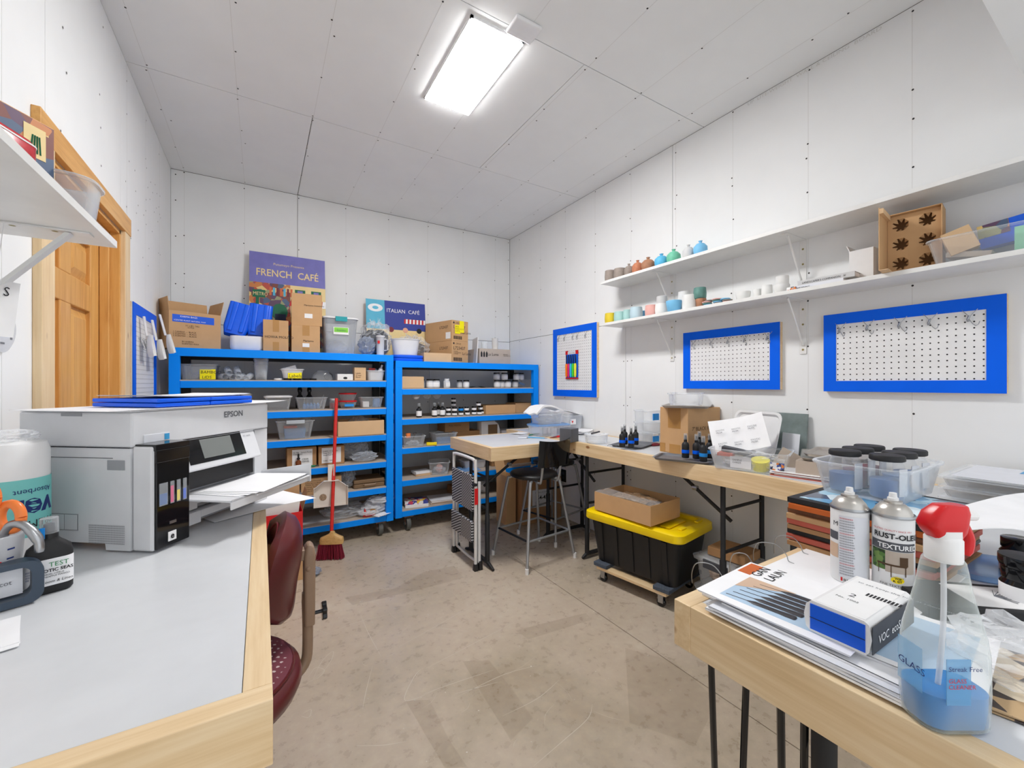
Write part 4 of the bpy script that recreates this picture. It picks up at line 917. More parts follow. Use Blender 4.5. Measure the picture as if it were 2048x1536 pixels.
# ---------------- unit 1, level 2 ----------------
def lbl(z): return z+.0005
z=lbl(ZL[1])
x,w,h=at(356,432,728,z,3.54); t=tub('wide clear tub with yellow note BAMBOO LIDS',x,3.70,z,w,.28,h,mat='clear_smoke',taper=.88,lid=None,note=('BAMBOO\n LIDS','note_yellow',.55,.98,.02,.68)); part(t,'contents',blob(w*.5,.14,h*.5,3),'milky')
RR=random.Random(2)
for k,(px,zz,l) in enumerate(((445,.022,0),(462,.022,1),(481,.022,1),(497,.022,1),(455,.064,0),(474,.064,0))):
    p=pY(px,755,3.56)
    solo('clear_jar',MB().lathe([(.018,-.045),(.022,-.04),(.022,.03),(.019,.034),(.019,.045),(.017,.045),(.016,.03),(.019,.0),(.019,-.038)],n=18),'clear2','small empty clear jar lying on its side, %s by the BAMBOO LIDS tub'%(('bottom first','bottom second','bottom third','bottom fourth','upper first','upper second')[k]),'jar',(p.x,3.60,z+zz),rot=(PI/2+.1*k,0,RR.uniform(-.4,.4)),smooth=50,group='clear jars lying on their sides')
for k in range(4):
    x,w,h=at(506,538,713,z,3.56); solo('plastic_cup',MB().lathe([(w*.36,0),(w*.46,.112),(w*.5,.113),(w*.5,.12),(w*.45,.12),(w*.35,.003)],n=24),'clear2','large clear plastic cup, %s of the tall nested stack'%(('bottom','second','third','top')[k]),'cup',(x,3.62,z+k*.017),smooth=50,group='nested clear cups')
x,w,h=at(562,607,738,z+.014,3.56); t=tub('small tub with yellow note Labels on top of black lids',x,3.62,z+.0145,w,.14,h,mat='milky',taper=.78,note=('Labels','note_yellow',.3,.92,-.02,.62)); part(t,'card_strip',MB().box((-.05,-.04,.02),(.05,-.03,.09),T=TR(ry=-.3)),'paper')
for k,px in enumerate((556,575,594,612,626)): solo('jar_cover',MB().lathe([(.026,0),(.027,.003),(.027,.011),(.024,.013)],n=20),'black' if k!=0 else 'white',('flat black jar lid under the Labels tub, %s from the cup stack'%(('','first','second','third','farthest')[k]) if k else 'flat white jar lid at end of the black lids'),'lid',(pY(px,760,3.60).x,3.60,z),smooth=40,group='loose lids' if k else None)
x,w,h=at(622,664,741,z,3.6); t=thing('tape_gun','grey and black tape dispenser lying on second level','tape dispenser',(x+.01,3.66,z)); part(t,'body',MB().rloft([(w,.10,.03,0),(w*.95,.09,.03,h*.5),(w*.5,.06,.02,h)]),'clear_smoke',smooth=40); part(t,'grip',MB().lathe([(.03,-.03),(.03,.03)],T=TR(w*.3,0,.032,rx=PI/2),n=18),'charcoal',smooth=40)
x,w,h=at(675,706,748,z,3.55); t=thing('tissue_box','small white box with dark oval hole','box',(x,3.55,z)); part(t,'body',MB().box((-w/2,0,0),(w/2,.1,h)),'white',bev=.001); part(t,'hole',MB().lathe([(.012,0),(.012,.001)],T=TR(0,-.0002,h*.35,rx=PI/2)@Matrix.Diagonal((1.3,.8,1,1)),n=14),'black')
x,w,h=at(709,732,735,z,3.55); carton('small yellowish kraft box with handwriting beside white box with hole',x,3.55,z,w,.09,h,mat='kraft_light',tape=False,text=(('Labels\nof wax\nBlend',.016,.1,.5,'ink_brown'),))
x,w,h=at(735,770,741,z,3.55); t=tub('milky tub heaped with bagged supplies at end of second level',x,3.64,z,w,.18,h,mat='milky',taper=.85); part(t,'contents',blob(w*.8,.12,h*1.2,6),'bag_grey'); part(t,'bottle',MB().lathe([(.018,0),(.018,.05),(.008,.06),(.008,.085)],T=TR(.03,-.06,h*.6,ry=.3),n=14),'white',smooth=40); part(t,'red_packet',MB().box((-.05,-.05,h+.004),(.0,-.03,h+.02)),'red')
# level 3
z=lbl(ZL[2])
bag('crumpled clear bag on third level behind the printer papers',pY(480,800,3.6).x,3.66,z,.16,.14,.11,9,'bag_grey')
x,w,h=at(482,503,788,z,3.6); tub('small white cup beside the crumpled bag on third level',x,3.66,z,w,w,h,mat='white',taper=.8,r=.05)
x,w,h=at(421,458,795,z,3.6); tub('white lidded tub on third level, mostly hidden by the printer',x,3.66,z,w,.14,h,mat='milky',lid='white')
x,w,h=at(530,583,794,z,3.55); tub('clear food tub with white lid, third level',x,3.64,z,w,.17,h,mat='clear2',taper=.82,lid='white')
x,w,h=at(593,655,795,z,3.55); t=tub('open clear tub holding brushes and small bottles, third level',x,3.64,z,w,.18,h,mat='clear2',taper=.84)
for i in range(5): part(t,'small_bottle',MB().lathe([(.012,0),(.012,.03),(.006,.035),(.006,.045)],T=TR(-.05+.024*i,-.03+.01*(i%2),.004),n=12),'clear_blue',smooth=40)
part(t,'stirring_stick',MB().tube([(.06,-.02,.01),(.09,-.04,.11)],.002,n=5),'white')
for k,px in enumerate((600,619)): 
    t=thing('pump_bottle','black bottle with sprayer standing behind open clear tub, %s'%(('farther from red lids','nearer the red lids')[k]),'bottle',(pY(px,800,3.82).x,3.84,z)); part(t,'body',MB().lathe([(.03,0),(.032,.08),(.012,.11),(.012,.13)],n=16),'black',smooth=50); part(t,'sprayer',MB().lathe([(.016,.13),(.018,.15),(.01,.175)],n=12),'gloss_black',smooth=50)
jar('little jar of pink tipped clips with clear dome lid',pY(667,800,3.56).x,3.60,z,.024,.08,'clear2','milky',None,'maroon')
x,w,h=at(680,716,795,z,3.56)
for k in range(2):
    t=thing('round_container','clear round container with red lid, %s'%(('lower of two, blue tape on it','upper of two')[k]),'container',(x,3.62,z+k*.062),0,'red lidded containers'); part(t,'bowl',MB().lathe([(.05,0),(.068,.046),(.068,.05)],n=24),'clear2',smooth=50); part(t,'lid',MB().lathe([(.07,.05),(.071,.052),(.071,.060),(.066,.0615)],n=24),'red',smooth=40)
    if k==0: part(t,'tape_label',MB().box((-.035,-.068,.015),(.035,-.063,.034)),'tape_blue')
x,w,h=at(722,767,794,z,3.55); t=tub('clear tub of jars and papers at the end of third level',x,3.63,z,w,.17,h,mat='clear2',taper=.84); part(t,'paper_pad',MB().box((-.07,-.05,.005),(-.02,.05,.05)),'white'); part(t,'blue_jar',MB().lathe([(.03,.004),(.03,.06),(.026,.075)],T=TR(.045,-.02,0),n=18),'clear_blue',smooth=40)
# level 4
z=lbl(ZL[3])
x,w,h=at(553,628,842,z,3.49); t=tub('clear tote with grey latch handle hanging over the rail, fourth level',x,3.61,z,w,.22,h,mat='clear2',taper=.82,r=.02); part(t,'latch',MB().box((-w*.25,-.125,h-.022),(w*.25,-.112,h+.006)),'steel',bev=.002); part(t,'contents',MB().rloft([(w*.55,.14,.02,.004),(w*.6,.15,.02,h*.55)]),'clear_blue'); part(t,'red_lid',MB().box((-w*.3,-.08,h*.6),(w*.05,.03,h*.68)),'salmon')
x,w,h=at(676,768,842,z,3.50); t=carton('long open kraft tray with worn edge, fourth level',x,3.50,z,w,.26,h,mat='kraft_light',tape=False,open_=True); part(t,'plastic_wrap',blob(w*.5,.15,h*1.15,12),'bag').location=(0,.13,.004)
# level 5
z=lbl(ZL[4])
x,w,h=at(574,633,895,z,3.56); t=carton('brown carton with large white label behind the amber bottle',x,3.56,z,w,.2,h,mat='kraft_dark',tape=False); plate(t,'shipping_label',.17,.86,.06,.9,w,h,'white'); letters(t,'FILTER   Switch Panels\nFARM 20G',.014,(-w*.3,-.002,h*.72),mat='ink'); letters(t,'CRRR\nSERIES',.018,(0,-.002,h*.36),mat='ink')
x,w,h=at(637,689,892,z,3.56); t=carton('brown carton with white label behind the broom handle',x,3.56,z,w,.2,h,mat='kraft_dark',tape=False); plate(t,'shipping_label',.12,.86,.1,.92,w,h,'white'); letters(t,'FARM 10 Lid Grn\nPetal Trim\nSmall Foil Wax',.015,(-w*.33,-.002,h*.7),mat='ink'); letters(t,'CARE   TIERRA',.013,(-w*.33,-.002,h*.2),mat='ink_brown')
t=thing('dropper_bottle','amber glass dropper bottle in front of labelled carton','bottle',(pY(597,920,3.525).x,3.53,z)); part(t,'glass',MB().lathe([(.018,0),(.02,.004),(.02,.05),(.008,.062),(.008,.066)],n=18),'amber',smooth=50); part(t,'dropper_cap',MB().lathe([(.011,.066),(.011,.078),(.006,.08),(.007,.1),(.003,.11)],n=14),'black',smooth=50)
t=thing('brush','small brush with dark green handle lying on the rail edge','brush',(pY(625,927,3.52).x,3.52,z+.008)); part(t,'handle',MB().tube([(-.045,0,0),(.02,0,0)],.0075,n=8),'green_tool'); part(t,'head',MB().tube([(.02,0,0),(.045,0,0)],.005,n=8),'black')
bag('shiny clear packing film heaped at end of fifth level, upper heap',pY(712,900,3.62).x,3.70,z,.22,.13,.16,14,'bag_grey')
bag('shiny clear packing film spilling over the rail, fifth level',pY(728,900,3.58).x,3.57,z,.20,.12,.08,17,'bag_grey')
# level 6
z=lbl(ZL[5])
x,w,h=at(537,564,958,z,3.54); carton('small brown box with handwriting beside the paper corner, sixth level',x,3.54,z,w,.15,h,tape=False,text=(('Extra\nMolds',.022,.25,.55,'ink_brown'),))
bag('crinkled grey film lying low between two boxes, sixth level',pY(585,985,3.55).x,3.58,z,.18,.14,.04,19,'crinkle')
x,w,h=at(602,683,955,z,3.53); carton('brown carton with lines of handwriting behind the dustpan',x,3.53,z,w,.24,h,tape=False,text=(('FOR OUTDOOR\nSubscription Bottles\nMADE IN 150\nInternal 10 Wax\nQuantity per box\nMade in China',.015,.1,.80,'ink'),))
bag('shiny clear film heap under the shelf beside the brown case',pY(697,960,3.58).x,3.64,z,.13,.15,.15,23,'bag_grey')
x,w,h=at(708,769,958,z,3.54); t=thing('tool_case','brown plastic carrying case with handle, sixth level','case',(x,3.54,z)); part(t,'lower_shell',MB().box((-w/2,0,0),(w/2,.22,h*.48)),'case_brown',bev=.005); part(t,'upper_shell',MB().box((-w/2,0.003,h*.52),(w/2,.22,h*.95)),'case_brown',bev=.005); part(t,'handle',MB().tube([(-.05,0,h*.45),(-.04,-.02,h*.4),(.04,-.02,h*.4),(.05,0,h*.45)],.005,n=6),'beige_metal')
# bottom
z=lbl(ZL[6])
bag('flat clear plastic bag lying on the bottom deck behind the broom',pY(690,1010,3.62).x,3.66,z,.34,.26,.09,25,'bag')
m=MB().grid(lambda u,v:Vector(((u-.5)*.40,(v-.5)*.2,.004+.0008*math.sin(u*9))),10,3,th=.0012); solo('plastic_sheet',m,'bag','thin clear sheet flat on bottom deck in front of the bag','sheet',(pY(640,1020,3.6).x,3.66,z+.001))
for k,(px,ww,dd,hh,sd,zz) in enumerate(((748,.20,.16,.10,31,.0),(762,.20,.15,.06,35,.085),(735,.16,.14,.045,38,.005))):
    bag('white crumpled packing pouch in heap on bottom deck, %s'%(('the largest','topmost','nearest the dispenser')[k]),pY(px,1000,3.58).x,3.60-.02*k,z+zz,ww,dd,hh,sd,'milky')
sheetpile('fanned white papers hanging over the bottom rail near the caster',pY(762,1020,3.53).x,3.535,z+.001,.13,.11,6,rz=.5,th=.0016,jit=.012)
t=thing('tape_dispenser','red hand tape dispenser on the bottom rail','tape dispenser',(pY(738,1030,3.52).x,3.53,z)); part(t,'frame',MB().box((-.045,-.012,0),(.045,.012,.02)).add([(-.045,-.01,.02),(-.015,-.01,.02),(-.03,-.01,.07),(-.045,.01,.02),(-.015,.01,.02),(-.03,.01,.07)],[(0,1,2),(5,4,3),(0,2,5,3),(1,4,5,2)]),'red',bev=.003); part(t,'tape_roll',MB().lathe([(.02,-.01),(.028,-.01),(.028,.01),(.02,.01)],T=TR(.03,0,.03,rx=PI/2),n=18,c0=False,c1=False),'tape_tan')
# ================= unit 2 =================
z=lbl(ZR[1])
x,w,h=at(802,848,753,z,3.55); carton('pale kraft box at the first end of the corner unit, second level',x,3.55,z,w,.14,h,mat='kraft_light',tape=False)
G_='lidded candle tins on the corner unit'
for k,(px,py,r,lb) in enumerate(((852,758,.02,'slim candle tin against the pale kraft box'),(863,758,.034,'candle tin, second from the pale kraft box'),(875,758,.036,'candle tin with square label, left of the milky bottle'),(903,759,.022,'slim candle tin behind the milky bottle'),(927,760,.028,'candle tin standing in the open middle of second level'),(936,760,.030,'candle tin right beside the open middle gap'))):
    _,_,h=at(px-5,px+5,py,z,3.58); jar(lb,pY(px,770,3.58).x,3.62+(.05 if k in(0,3,4) else 0),z,r,h,'milky','black','paper','cream_wax',G_,'candle_tin')
t=thing('milk_bottle','white capped milky bottle with speckled label, second level','bottle',(pY(896,770,3.55).x,3.58,z)); part(t,'body',MB().lathe([(.028,0),(.03,.005),(.03,.06),(.022,.068)],n=18),'milky',smooth=50); part(t,'cap',MB().lathe([(.023,.068),(.023,.082),(.018,.084)],n=18),'white',smooth=40); part(t,'label',MB().box((-.02,-.0315,.012),(.02,-.0295,.05)),'white')
for k,(px,lv) in enumerate(((998,0),(1010,0),(1020,0),(1000,1),(1013,1),(1037,0),(1037,1),(1049,1))):
    jar('stacked candle tin near the wall, second level, %s row, %s'%(('bottom','top')[lv],('at the end','second','third','first','second','beside the clear bin','on the clear bin','beside the wall')[k]),pY(px,770,3.60).x,3.64+.03*(k%2),z+lv*.0765,.033,.075,'milky','black','paper','cream_wax',G_,'candle_tin')
x,w,h=at(1030,1068,758,z,3.62); t=tub('clear bin against the right wall with blue strap inside, second level',x+.02,3.76,z,w,.18,h,mat='clear2'); part(t,'strap',MB().box((-.03,-.04,.03),(.04,-.02,.05),T=TR(ry=.3)),'tape_blue')
m=MB().grid(lambda u,v:Vector(((u-.5)*.16,(v-.5)*.1,.012*math.sin(u*PI))),6,3,th=.001); solo('dark_pouch',m,'matte_black','flat dark pouch lying in the middle of second level','pouch',(pY(955,775,3.6).x,3.62,z+.002))
for k,px in enumerate((835,857,877)):
    c=pY(px,790,3.56); t=thing('stemware_holder','clear plastic dome hung upside down under second level, %s'%(('with white inside','the middle one','nearest the bottles')[k]),'dome',(c.x,3.60,ZR[1]-.0575),0,'hanging clear domes'); part(t,'dome',MB().lathe([(.038,-.002),(.036,-.02),(.026,-.036),(.01,-.044),(0,-.045)],n=18),'clear2',smooth=50); 
    part(t,'clip',MB().box((-.01,-.01,-.002),(.01,.01,0)),'milky')
    if k==0: part(t,'white_filling',MB().lathe([(.0,-.043),(.01,-.041),(.024,-.033),(.03,-.022),(0,-.024)],n=14),'paper')
z=lbl(ZR[2])
G_='black spray bottles with white labels'
for k,(px,yy,lb) in enumerate(((838,3.56,'lone black labelled spray bottle on third level of corner unit'),(869,3.57,'black labelled spray bottle, left of the pair beside the tins'),(885,3.57,'black labelled spray bottle, right of the pair beside the tins'),(877,3.66,'black labelled spray bottle behind the pair'))):
    spray(lb,pY(px,820,yy).x,yy,z,.024,.125,group=G_,lab='paper')
G_='small black tins in stacks'
tins=[(897,0,3.6),(897,1,3.6),(909,0,3.56),(909,1,3.56),(907,2,3.66),(907,3,3.66),(922,0,3.56),(922,1,3.56),(935,0,3.57),(933,1,3.57),(948,0,3.58),(948,1,3.58),(959,0,3.56),(961,1,3.62),(957,2,3.6),(965,0,3.63)]
col={0:'at the bottom',1:'second up',2:'third up',3:'fourth up'}
seen={}
for k,(px,lv,yy) in enumerate(tins):
    s='small black tin with pale label, %s, %d columns from the bottles'%(col[lv],sorted(set(t_[0] for t_ in tins)).index(px)+1)
    words_=('nearest the bottles','in second column','behind the second column','in third column','in the column with blue label','in the middle','in the middle right','by the kraft boxes','beside the kraft boxes','last before the kraft boxes','touching the kraft boxes','at the end')
    s='small black tin with pale label, %s, %s'%(col[lv],words_[sorted(set(t_[0] for t_ in tins)).index(px)])
    jar(s,pY(px,820,yy).x,yy,z+lv*.0405,.0235,.04,'black','gloss_black','paper' if not(px==922 and lv==1) else 'tape_blue',None,G_,'tin','tin',lh=.012)
for px0,px1,py,lb,yy in ((972,1031,810,'long brown carton beside the black tins, third level',3.56),(1031,1066,806,'brown carton against the right wall, third level',3.60)):
    x,w,h=at(px0,px1,py,z,yy); carton(lb,x,yy,z,w,.2,h,tape=False,mat='kraft')
z=lbl(ZR[3])
x,w,h=at(913,960,862,z,3.66); carton('lower brown carton of two at the back of fourth level',x,3.66,z,w,.2,h,mat='kraft_dark',tape=False); 
x2,w2,h2=at(890,939,845,z+h,3.66); carton('upper brown carton of two at the back of fourth level',x2,3.66,z+h+.0005,w2,.2,h2,mat='kraft_dark',tape=False,text=(('FULL MOON',.022,.15,.6,'ink_brown'),))
x,w,h=at(963,1000,842,z,3.62); t=thing('desk_heater','white arched housing with dark grille, fourth level','heater',(x,3.62,z)); 
pf=[(-w/2,0),(w/2,0),(w/2,h*.5),(w*.42,h*.8),(w*.2,h),(-w/2,h)]
part(t,'housing',MB().prism(pf,.10,T=TR(0,.10,0,rx=PI/2)),'white',bev=.003); part(t,'grille',MB().box((-w*.15,-.003,h*.1),(w*.35,.0,h*.8)),'case_brown')
x,w,h=at(1003,1056,853,z,3.6)
for k in range(3): book('book in a flat pile at far end of fourth level, %s'%(('lowest','middle one','topmost')[k]),x,3.6+.01*k,z+k*.0245,w*.9,.18,.024,cover=('paper2','photo_tan','white')[k],group='flat book pile')
x,w,h=at(808,852,872,z,3.50); t=tub('clear tub of scissors with orange handle, fourth level front',x,3.58,z,w,.17,h,mat='clear2',rz=-.1,taper=.85,r=.015); part(t,'orange_cap',MB().rloft([(.04,.03,.01,h*.8),(.04,.03,.01,h+.02)],T=TR(-.04,-.02,0)),'orange',smooth=40); part(t,'steel_tool',MB().tube([(.0,0,.01),(.02,-.02,h+.01)],.006,n=8).lathe([(.016,0),(.018,.01)],T=TR(.02,-.02,h+.01),n=12),'steel'); part(t,'contents',blob(w*.6,.1,h*.5,41),'bag_grey')
t=thing('tape_measure','yellow retractable knife lying between the two clear tubs','knife',(pY(864,890,3.51).x,3.52,z)); part(t,'body',MB().box((-.045,-.015,0),(.045,.015,.026),T=TR(rz=-.3)),'yellow',bev=.004); part(t,'slider',MB().box((-.01,-.01,.026),(.02,.006,.030),T=TR(rz=-.3)),'black')
x,w,h=at(871,914,866,z,3.54); t=tub('clear tub half hidden by the square workbench, fourth level',x,3.61,z,w,.17,h,mat='clear2',taper=.86,r=.02); part(t,'contents',MB().box((-w*.35,-.06,.004),(w*.35,.06,h*.5)),'clear_blue')
z=lbl(ZR[4])
for k in range(2): book('worn paperback on fifth level, %s'%(('lower','upper')[k]),pY(848,950,3.58).x,3.58,z+k*.0185,.15,.12,.018,rz=.1*k,cover=('kraft_light','paper')[k],group='worn paperbacks')
x,w,h=at(862,910,925,z,3.52); t=tub('clear tub set askew with a wrapped packet, fifth level',x,3.62,z,w*.8,.2,h,mat='clear2',rz=-.35,taper=.85,r=.02); part(t,'wrapped_packet',blob(.06,.05,.08,44),'pot_pink'); part(t,'contents',blob(w*.5,.12,h*.55,45),'bag_grey')
x,w,h=at(930,975,922,z,3.62); tub('milky lidded tub behind the black bench legs, fifth level',x,3.70,z,w,.16,h,mat='milky',lid='milky')
m=MB().grid(lambda u,v:Vector(((u-.5)*.22,(v-.5)*.16,.002+.02*abs(math.sin(u*7))*v)),10,4,th=.0012); solo('paper_sheet',m,'clear_blue','crumpled pale blue film next to milky tub, fifth level','film',(pY(935,945,3.6).x,3.60,z+.001))
x,w,h=at(984,1060,905,z,3.62); carton('brown carton at far end of fifth level behind the stool',x,3.62,z,w,.2,h*.9,mat='kraft_dark',tape=False)
z=lbl(ZR[5])
for k in range(2): book('thick colourful paperback on bottom deck, %s'%(('lower','upper')[k]),pY(834,1012,3.53).x,3.53+.012*k,z+k*.0245,.20,.15,.024,rz=-.22,cover=('paper','book_mix')[k],group='colourful paperbacks')
sheetpile('pile of white papers on bottom deck beside the colourful paperbacks',pY(885,1000,3.6).x,3.62,z,.24,.2,9,rz=-.12,th=.0035,mats=('paper','kraft_light','paper2'),jit=.005)
x,w,h=at(955,990,970,z,3.62); bag('bag of pale pebbles on bottom deck behind the step stool',x,3.68,z,.12,.11,.11,51,'milky')
x,w,h=at(912,950,975,z,3.64); carton('brown carton on bottom deck behind the step stool',x,3.66,z,w,.2,h,mat='kraft_dark',tape=False)
# ================= pots and cups on the wall shelves =================
def potpos(px,z,X=2.30): return pX(px,600,X).y
def vase(label,px0,px1,pyt,z,mat,kind='vase',X=2.31,group=None):
    a=pX(px0,600,X); b=pX(px1,600,X); y=(a.y+b.y)/2; r=abs(a.y-b.y)/2*1.0
    h=pX((px0+px1)/2,pyt,X).z-z; r=min(r,h*.75)
    r*=.93
    t=thing('bud_vase' if kind=='vase' else 'ceramic_cup',label,kind if kind=='vase' else 'cup',(X,y,z),0,group)
    if kind=='vase':
        part(t,'body',MB().lathe([(r*.62,0),(r*.9,h*.12),(r,h*.4),(r*.96,h*.62),(r*.6,h*.8),(r*.22,h*.86),(r*.2,h*.93),(r*.3,h),(r*.16,h),(r*.12,h*.8)],n=22),mat,smooth=60)
    elif kind=='cup':
        part(t,'body',MB().lathe([(r*.8,0),(r*.95,h*.1),(r,h*.5),(r*.92,h),(r*.84,h),(r*.9,h*.5),(r*.75,h*.1)],n=22),mat,smooth=60)
    elif kind=='cylinder':
        part(t,'body',MB().lathe([(r*.98,0),(r,.003),(r,h),(r*.86,h),(r*.86,.006)],n=24),mat,smooth=40)
    elif kind=='bowl':
        part(t,'body',MB().lathe([(r*.6,0),(r*.8,h*.15),(r,h*.9),(r*.97,h),(r*.88,h*.95),(r*.7,h*.2)],n=22),mat,smooth=60)
    return t,h
zu=UZ+.0195; zw=LZ+.0195
G1='small ceramic pots on the upper wall shelf'; G2='small ceramics on the lower wall shelf'
for px0,px1,py,mt,kd,lb in ((1212,1229,542,'pot_taupe','cup','grey brown open cup at the far end of upper wall shelf'),(1230,1250,538,'pot_taupe','cup','wider grey brown open cup, second on upper wall shelf'),
  (1250,1266,528,'pot_taupe','vase','small taupe bud vase between open cups and rusty vase'),(1266,1285,521,'pot_rust','vase','rusty orange bud vase on upper wall shelf'),(1285,1308,515,'pot_brown','vase','light brown bud vase left of the bright blue one'),
  (1311,1335,508,'pot_blue','vase','bright blue bud vase on upper wall shelf'),(1335,1360,499,'pot_green','vase','green bud vase on upper wall shelf'),(1366,1388,490,'pot_grey','vase','pale grey bud vase between green and sky blue ones'),(1388,1414,482,'pot_sky','vase','sky blue bud vase nearest the bare part of upper shelf')):
    vase(lb,px0,px1,py,zu,mt,kd,group=G1)
for px0,px1,py,mt,kd,lb,X in ((1212,1229,627,'pot_yellow','cup','yellow cup at the far end of lower wall shelf',2.29),(1230,1247,624,'pot_mint','cup','mint cup beside the yellow one',2.30),(1248,1262,620,'pot_mint','cup','narrow mint cup, second mint one from the yellow',2.32),
  (1262,1283,615,'pot_pale','cup','large pale blue cup on lower wall shelf',2.30),(1283,1293,622,'pot_sky','bowl','tiny blue bowl behind large pale blue cup',2.37),(1292,1313,611,'pot_pink','cup','pink cup with dark patch on lower wall shelf',2.30),
  (1334,1362,602,'pot_sky','bowl','sky blue bowl in front of white cups',2.28),(1358,1379,584,'pot_white','cylinder','tall white cylinder cup behind the white one',2.38),(1366,1392,591,'pot_white','cylinder','white cylinder cup in front of the tall one',2.29),
  (1467,1506,584,'pot_white','bowl','flat white disc dish lying on lower wall shelf',2.33),(1507,1523,579,'pot_white','bowl','small white ring dish left of the white cup',2.34),(1523,1545,571,'pot_white','cup','white cup between disc dishes and stacked bowl',2.33)):
    vase(lb,px0,px1,py,zw,mt,kd,X,G2)
_,h=vase('white cup, lower of two stacked beside pink cup',1312,1335,608,zw,'pot_white','cup',2.31,G2); vase('white cup, upper of two stacked beside pink cup',1314,1334,593,zw+h+.0005,'pot_grey','cylinder',2.31,G2)
_,h=vase('brown dish under the teal cup',1392,1412,598,zw,'pot_brown','bowl',2.31,G2); vase('teal marbled cup standing on brown dish',1388,1412,576,zw+h+.0005,'pot_teal','cup',2.31,G2)
_,h=vase('white bowl at the bottom of the stacked pair by the books',1547,1580,570,zw,'pot_white','bowl',2.33,G2); vase('white cylinder standing in the white bowl by the books',1552,1578,553,zw+h+.0005,'pot_white','cylinder',2.33,G2)
rd=random.Random(6)
for k in range(14):
    y=pX((1420,1440,1457)[k%3],600,2.32).y+rd.uniform(-.008,.008); zz=zw+.0082*(k//3)
    solo('clay_disc',MB().lathe([(.0,0),(.026,0),(.028,.003),(.026,.006),(0,.007)],n=18),('clay','pot_pink','pot_teal','pot_sky')[k%4],'small glazed clay disc, %s in the %s pile beside teal cup'%(('lowest','second','third','fourth','top')[k//3],('far','middle','near')[k%3]),'disc',(2.30+rd.uniform(-.008,.008),y,zz),smooth=50,group='glazed clay discs')
y=pX(1588,570,2.29).y; solo('small_carton',MB().box((-.02,-.02,0),(.02,.02,.02)),'sticker_mix','tiny printed purple box in front of the books','box',(2.28,y,zw),bev=.001)
ya=pX(1588,590,2.28).y; yb=pX(1706,590,2.28).y; L=ya-yb
book('lower of two books lying on lower wall shelf beside open carton',2.27,(ya+yb)/2+.02,zw,L*.9,.16,.022,rz=-PI/2,cover='paper2',title='GARDENING')
book("upper book lettered LANDSCAPER'S COMPANION lying on lower wall shelf",2.285,(ya+yb)/2-.01,zw+.0235,L*.95,.155,.024,rz=-PI/2+.04,cover='pot_grey',title="LANDSCAPER'S COMPANION   IV")
carton('small white box with open flap behind the six hole carton',2.36,pX(1722,520,2.36).y,zw,.09,.09,pX(1715,500,2.36).z-zw,rz=-PI/2,mat='white',tape=False,open_=True,flaps=(('l',-.4,.03),))
# six hole carton
ya=pX(1773,480,2.30).y; yb=pX(1884,480,2.30).y; Wc=ya-yb; Hc=pX(1830,420,2.30).z-zw
t=thing('bottle_carrier_carton','open kraft carton with six star cut holes standing on lower wall shelf','box',(2.30,(ya+yb)/2,zw),-PI/2+.12)
part(t,'back_panel',MB().box((-Wc/2,.085,0),(Wc/2,.088,Hc)),'kraft_dark')
part(t,'side_panel',MB().box((-Wc/2,-.0,0),(-Wc/2+.003,.085,Hc)),'kraft'); part(t,'side_panel',MB().box((Wc/2-.003,-.01,0),(Wc/2,.085,Hc)),'kraft'); part(t,'side_panel',MB().box((-Wc/2,-.01,Hc-.003),(Wc/2,.085,Hc)),'kraft'); part(t,'side_panel',MB().box((-Wc/2,-.0,0),(Wc/2,.085,.003)),'kraft')
part(t,'lid_flap',MB().box((-Wc/2,-.13,0),(-Wc/2+.003,0,Hc*1.02),T=TR(rz=0)),'kraft'); part(t,'lid_flap',MB().box((-Wc/2+.003,-.13,Hc-.02),(-Wc/2+.015,-.0,Hc)),'kraft_light'); part(t,'lid_flap',MB().box((-Wc/2+.003,-.13,0),(-Wc/2+.03,-.06,.003)),'kraft_light')
# insert with holes: grid of cells, each a square with an octagonal hole
ins=MB(); nx,nz2=2,3
for i in range(nx):
    for j in range(nz2):
        x0=-Wc/2+.004+i*(Wc-.008)/2; x1=x0+(Wc-.008)/2; z0=.004+j*(Hc-.008)/3; z1=z0+(Hc-.008)/3
        cx,cz=(x0+x1)/2,(z0+z1)/2; r=.027
        oc=[(cx+r*math.cos(2*PI*k/8+PI/8),cz+r*math.sin(2*PI*k/8+PI/8)) for k in range(8)]
        bx=[(x1,cz+r*.4),(cx+r*.4,z1),(cx-r*.4,z1),(x0,cz+r*.4),(x0,cz-r*.4),(cx-r*.4,z0),(cx+r*.4,z0),(x1,cz-r*.4)]
        cor=[(x1,z1),None,(x0,z1),None,(x0,z0),None,(x1,z0),None]
        for k in range(8):
            q=[bx[k],bx[(k+1)%8],oc[(k+1)%8],oc[k]]
            if cor[k]: q=[bx[k],cor[k],bx[(k+1)%8],oc[(k+1)%8],oc[k]]
            ins.add([(a,.012,b) for a,b in q],[tuple(range(len(q)))])
        for k in range(8):
            a=2*PI*k/8+PI/8; b=a+2*PI/8*.8; 
            ins.add([(cx+r*math.cos(a),.0125,cz+r*math.sin(a)),(cx+r*math.cos(b),.0125,cz+r*math.sin(b)),(cx+r*.5*math.cos((a+b)/2),.03,cz+r*.5*math.sin((a+b)/2))],[(0,1,2)])
part(t,'hole_insert',ins,'kraft')
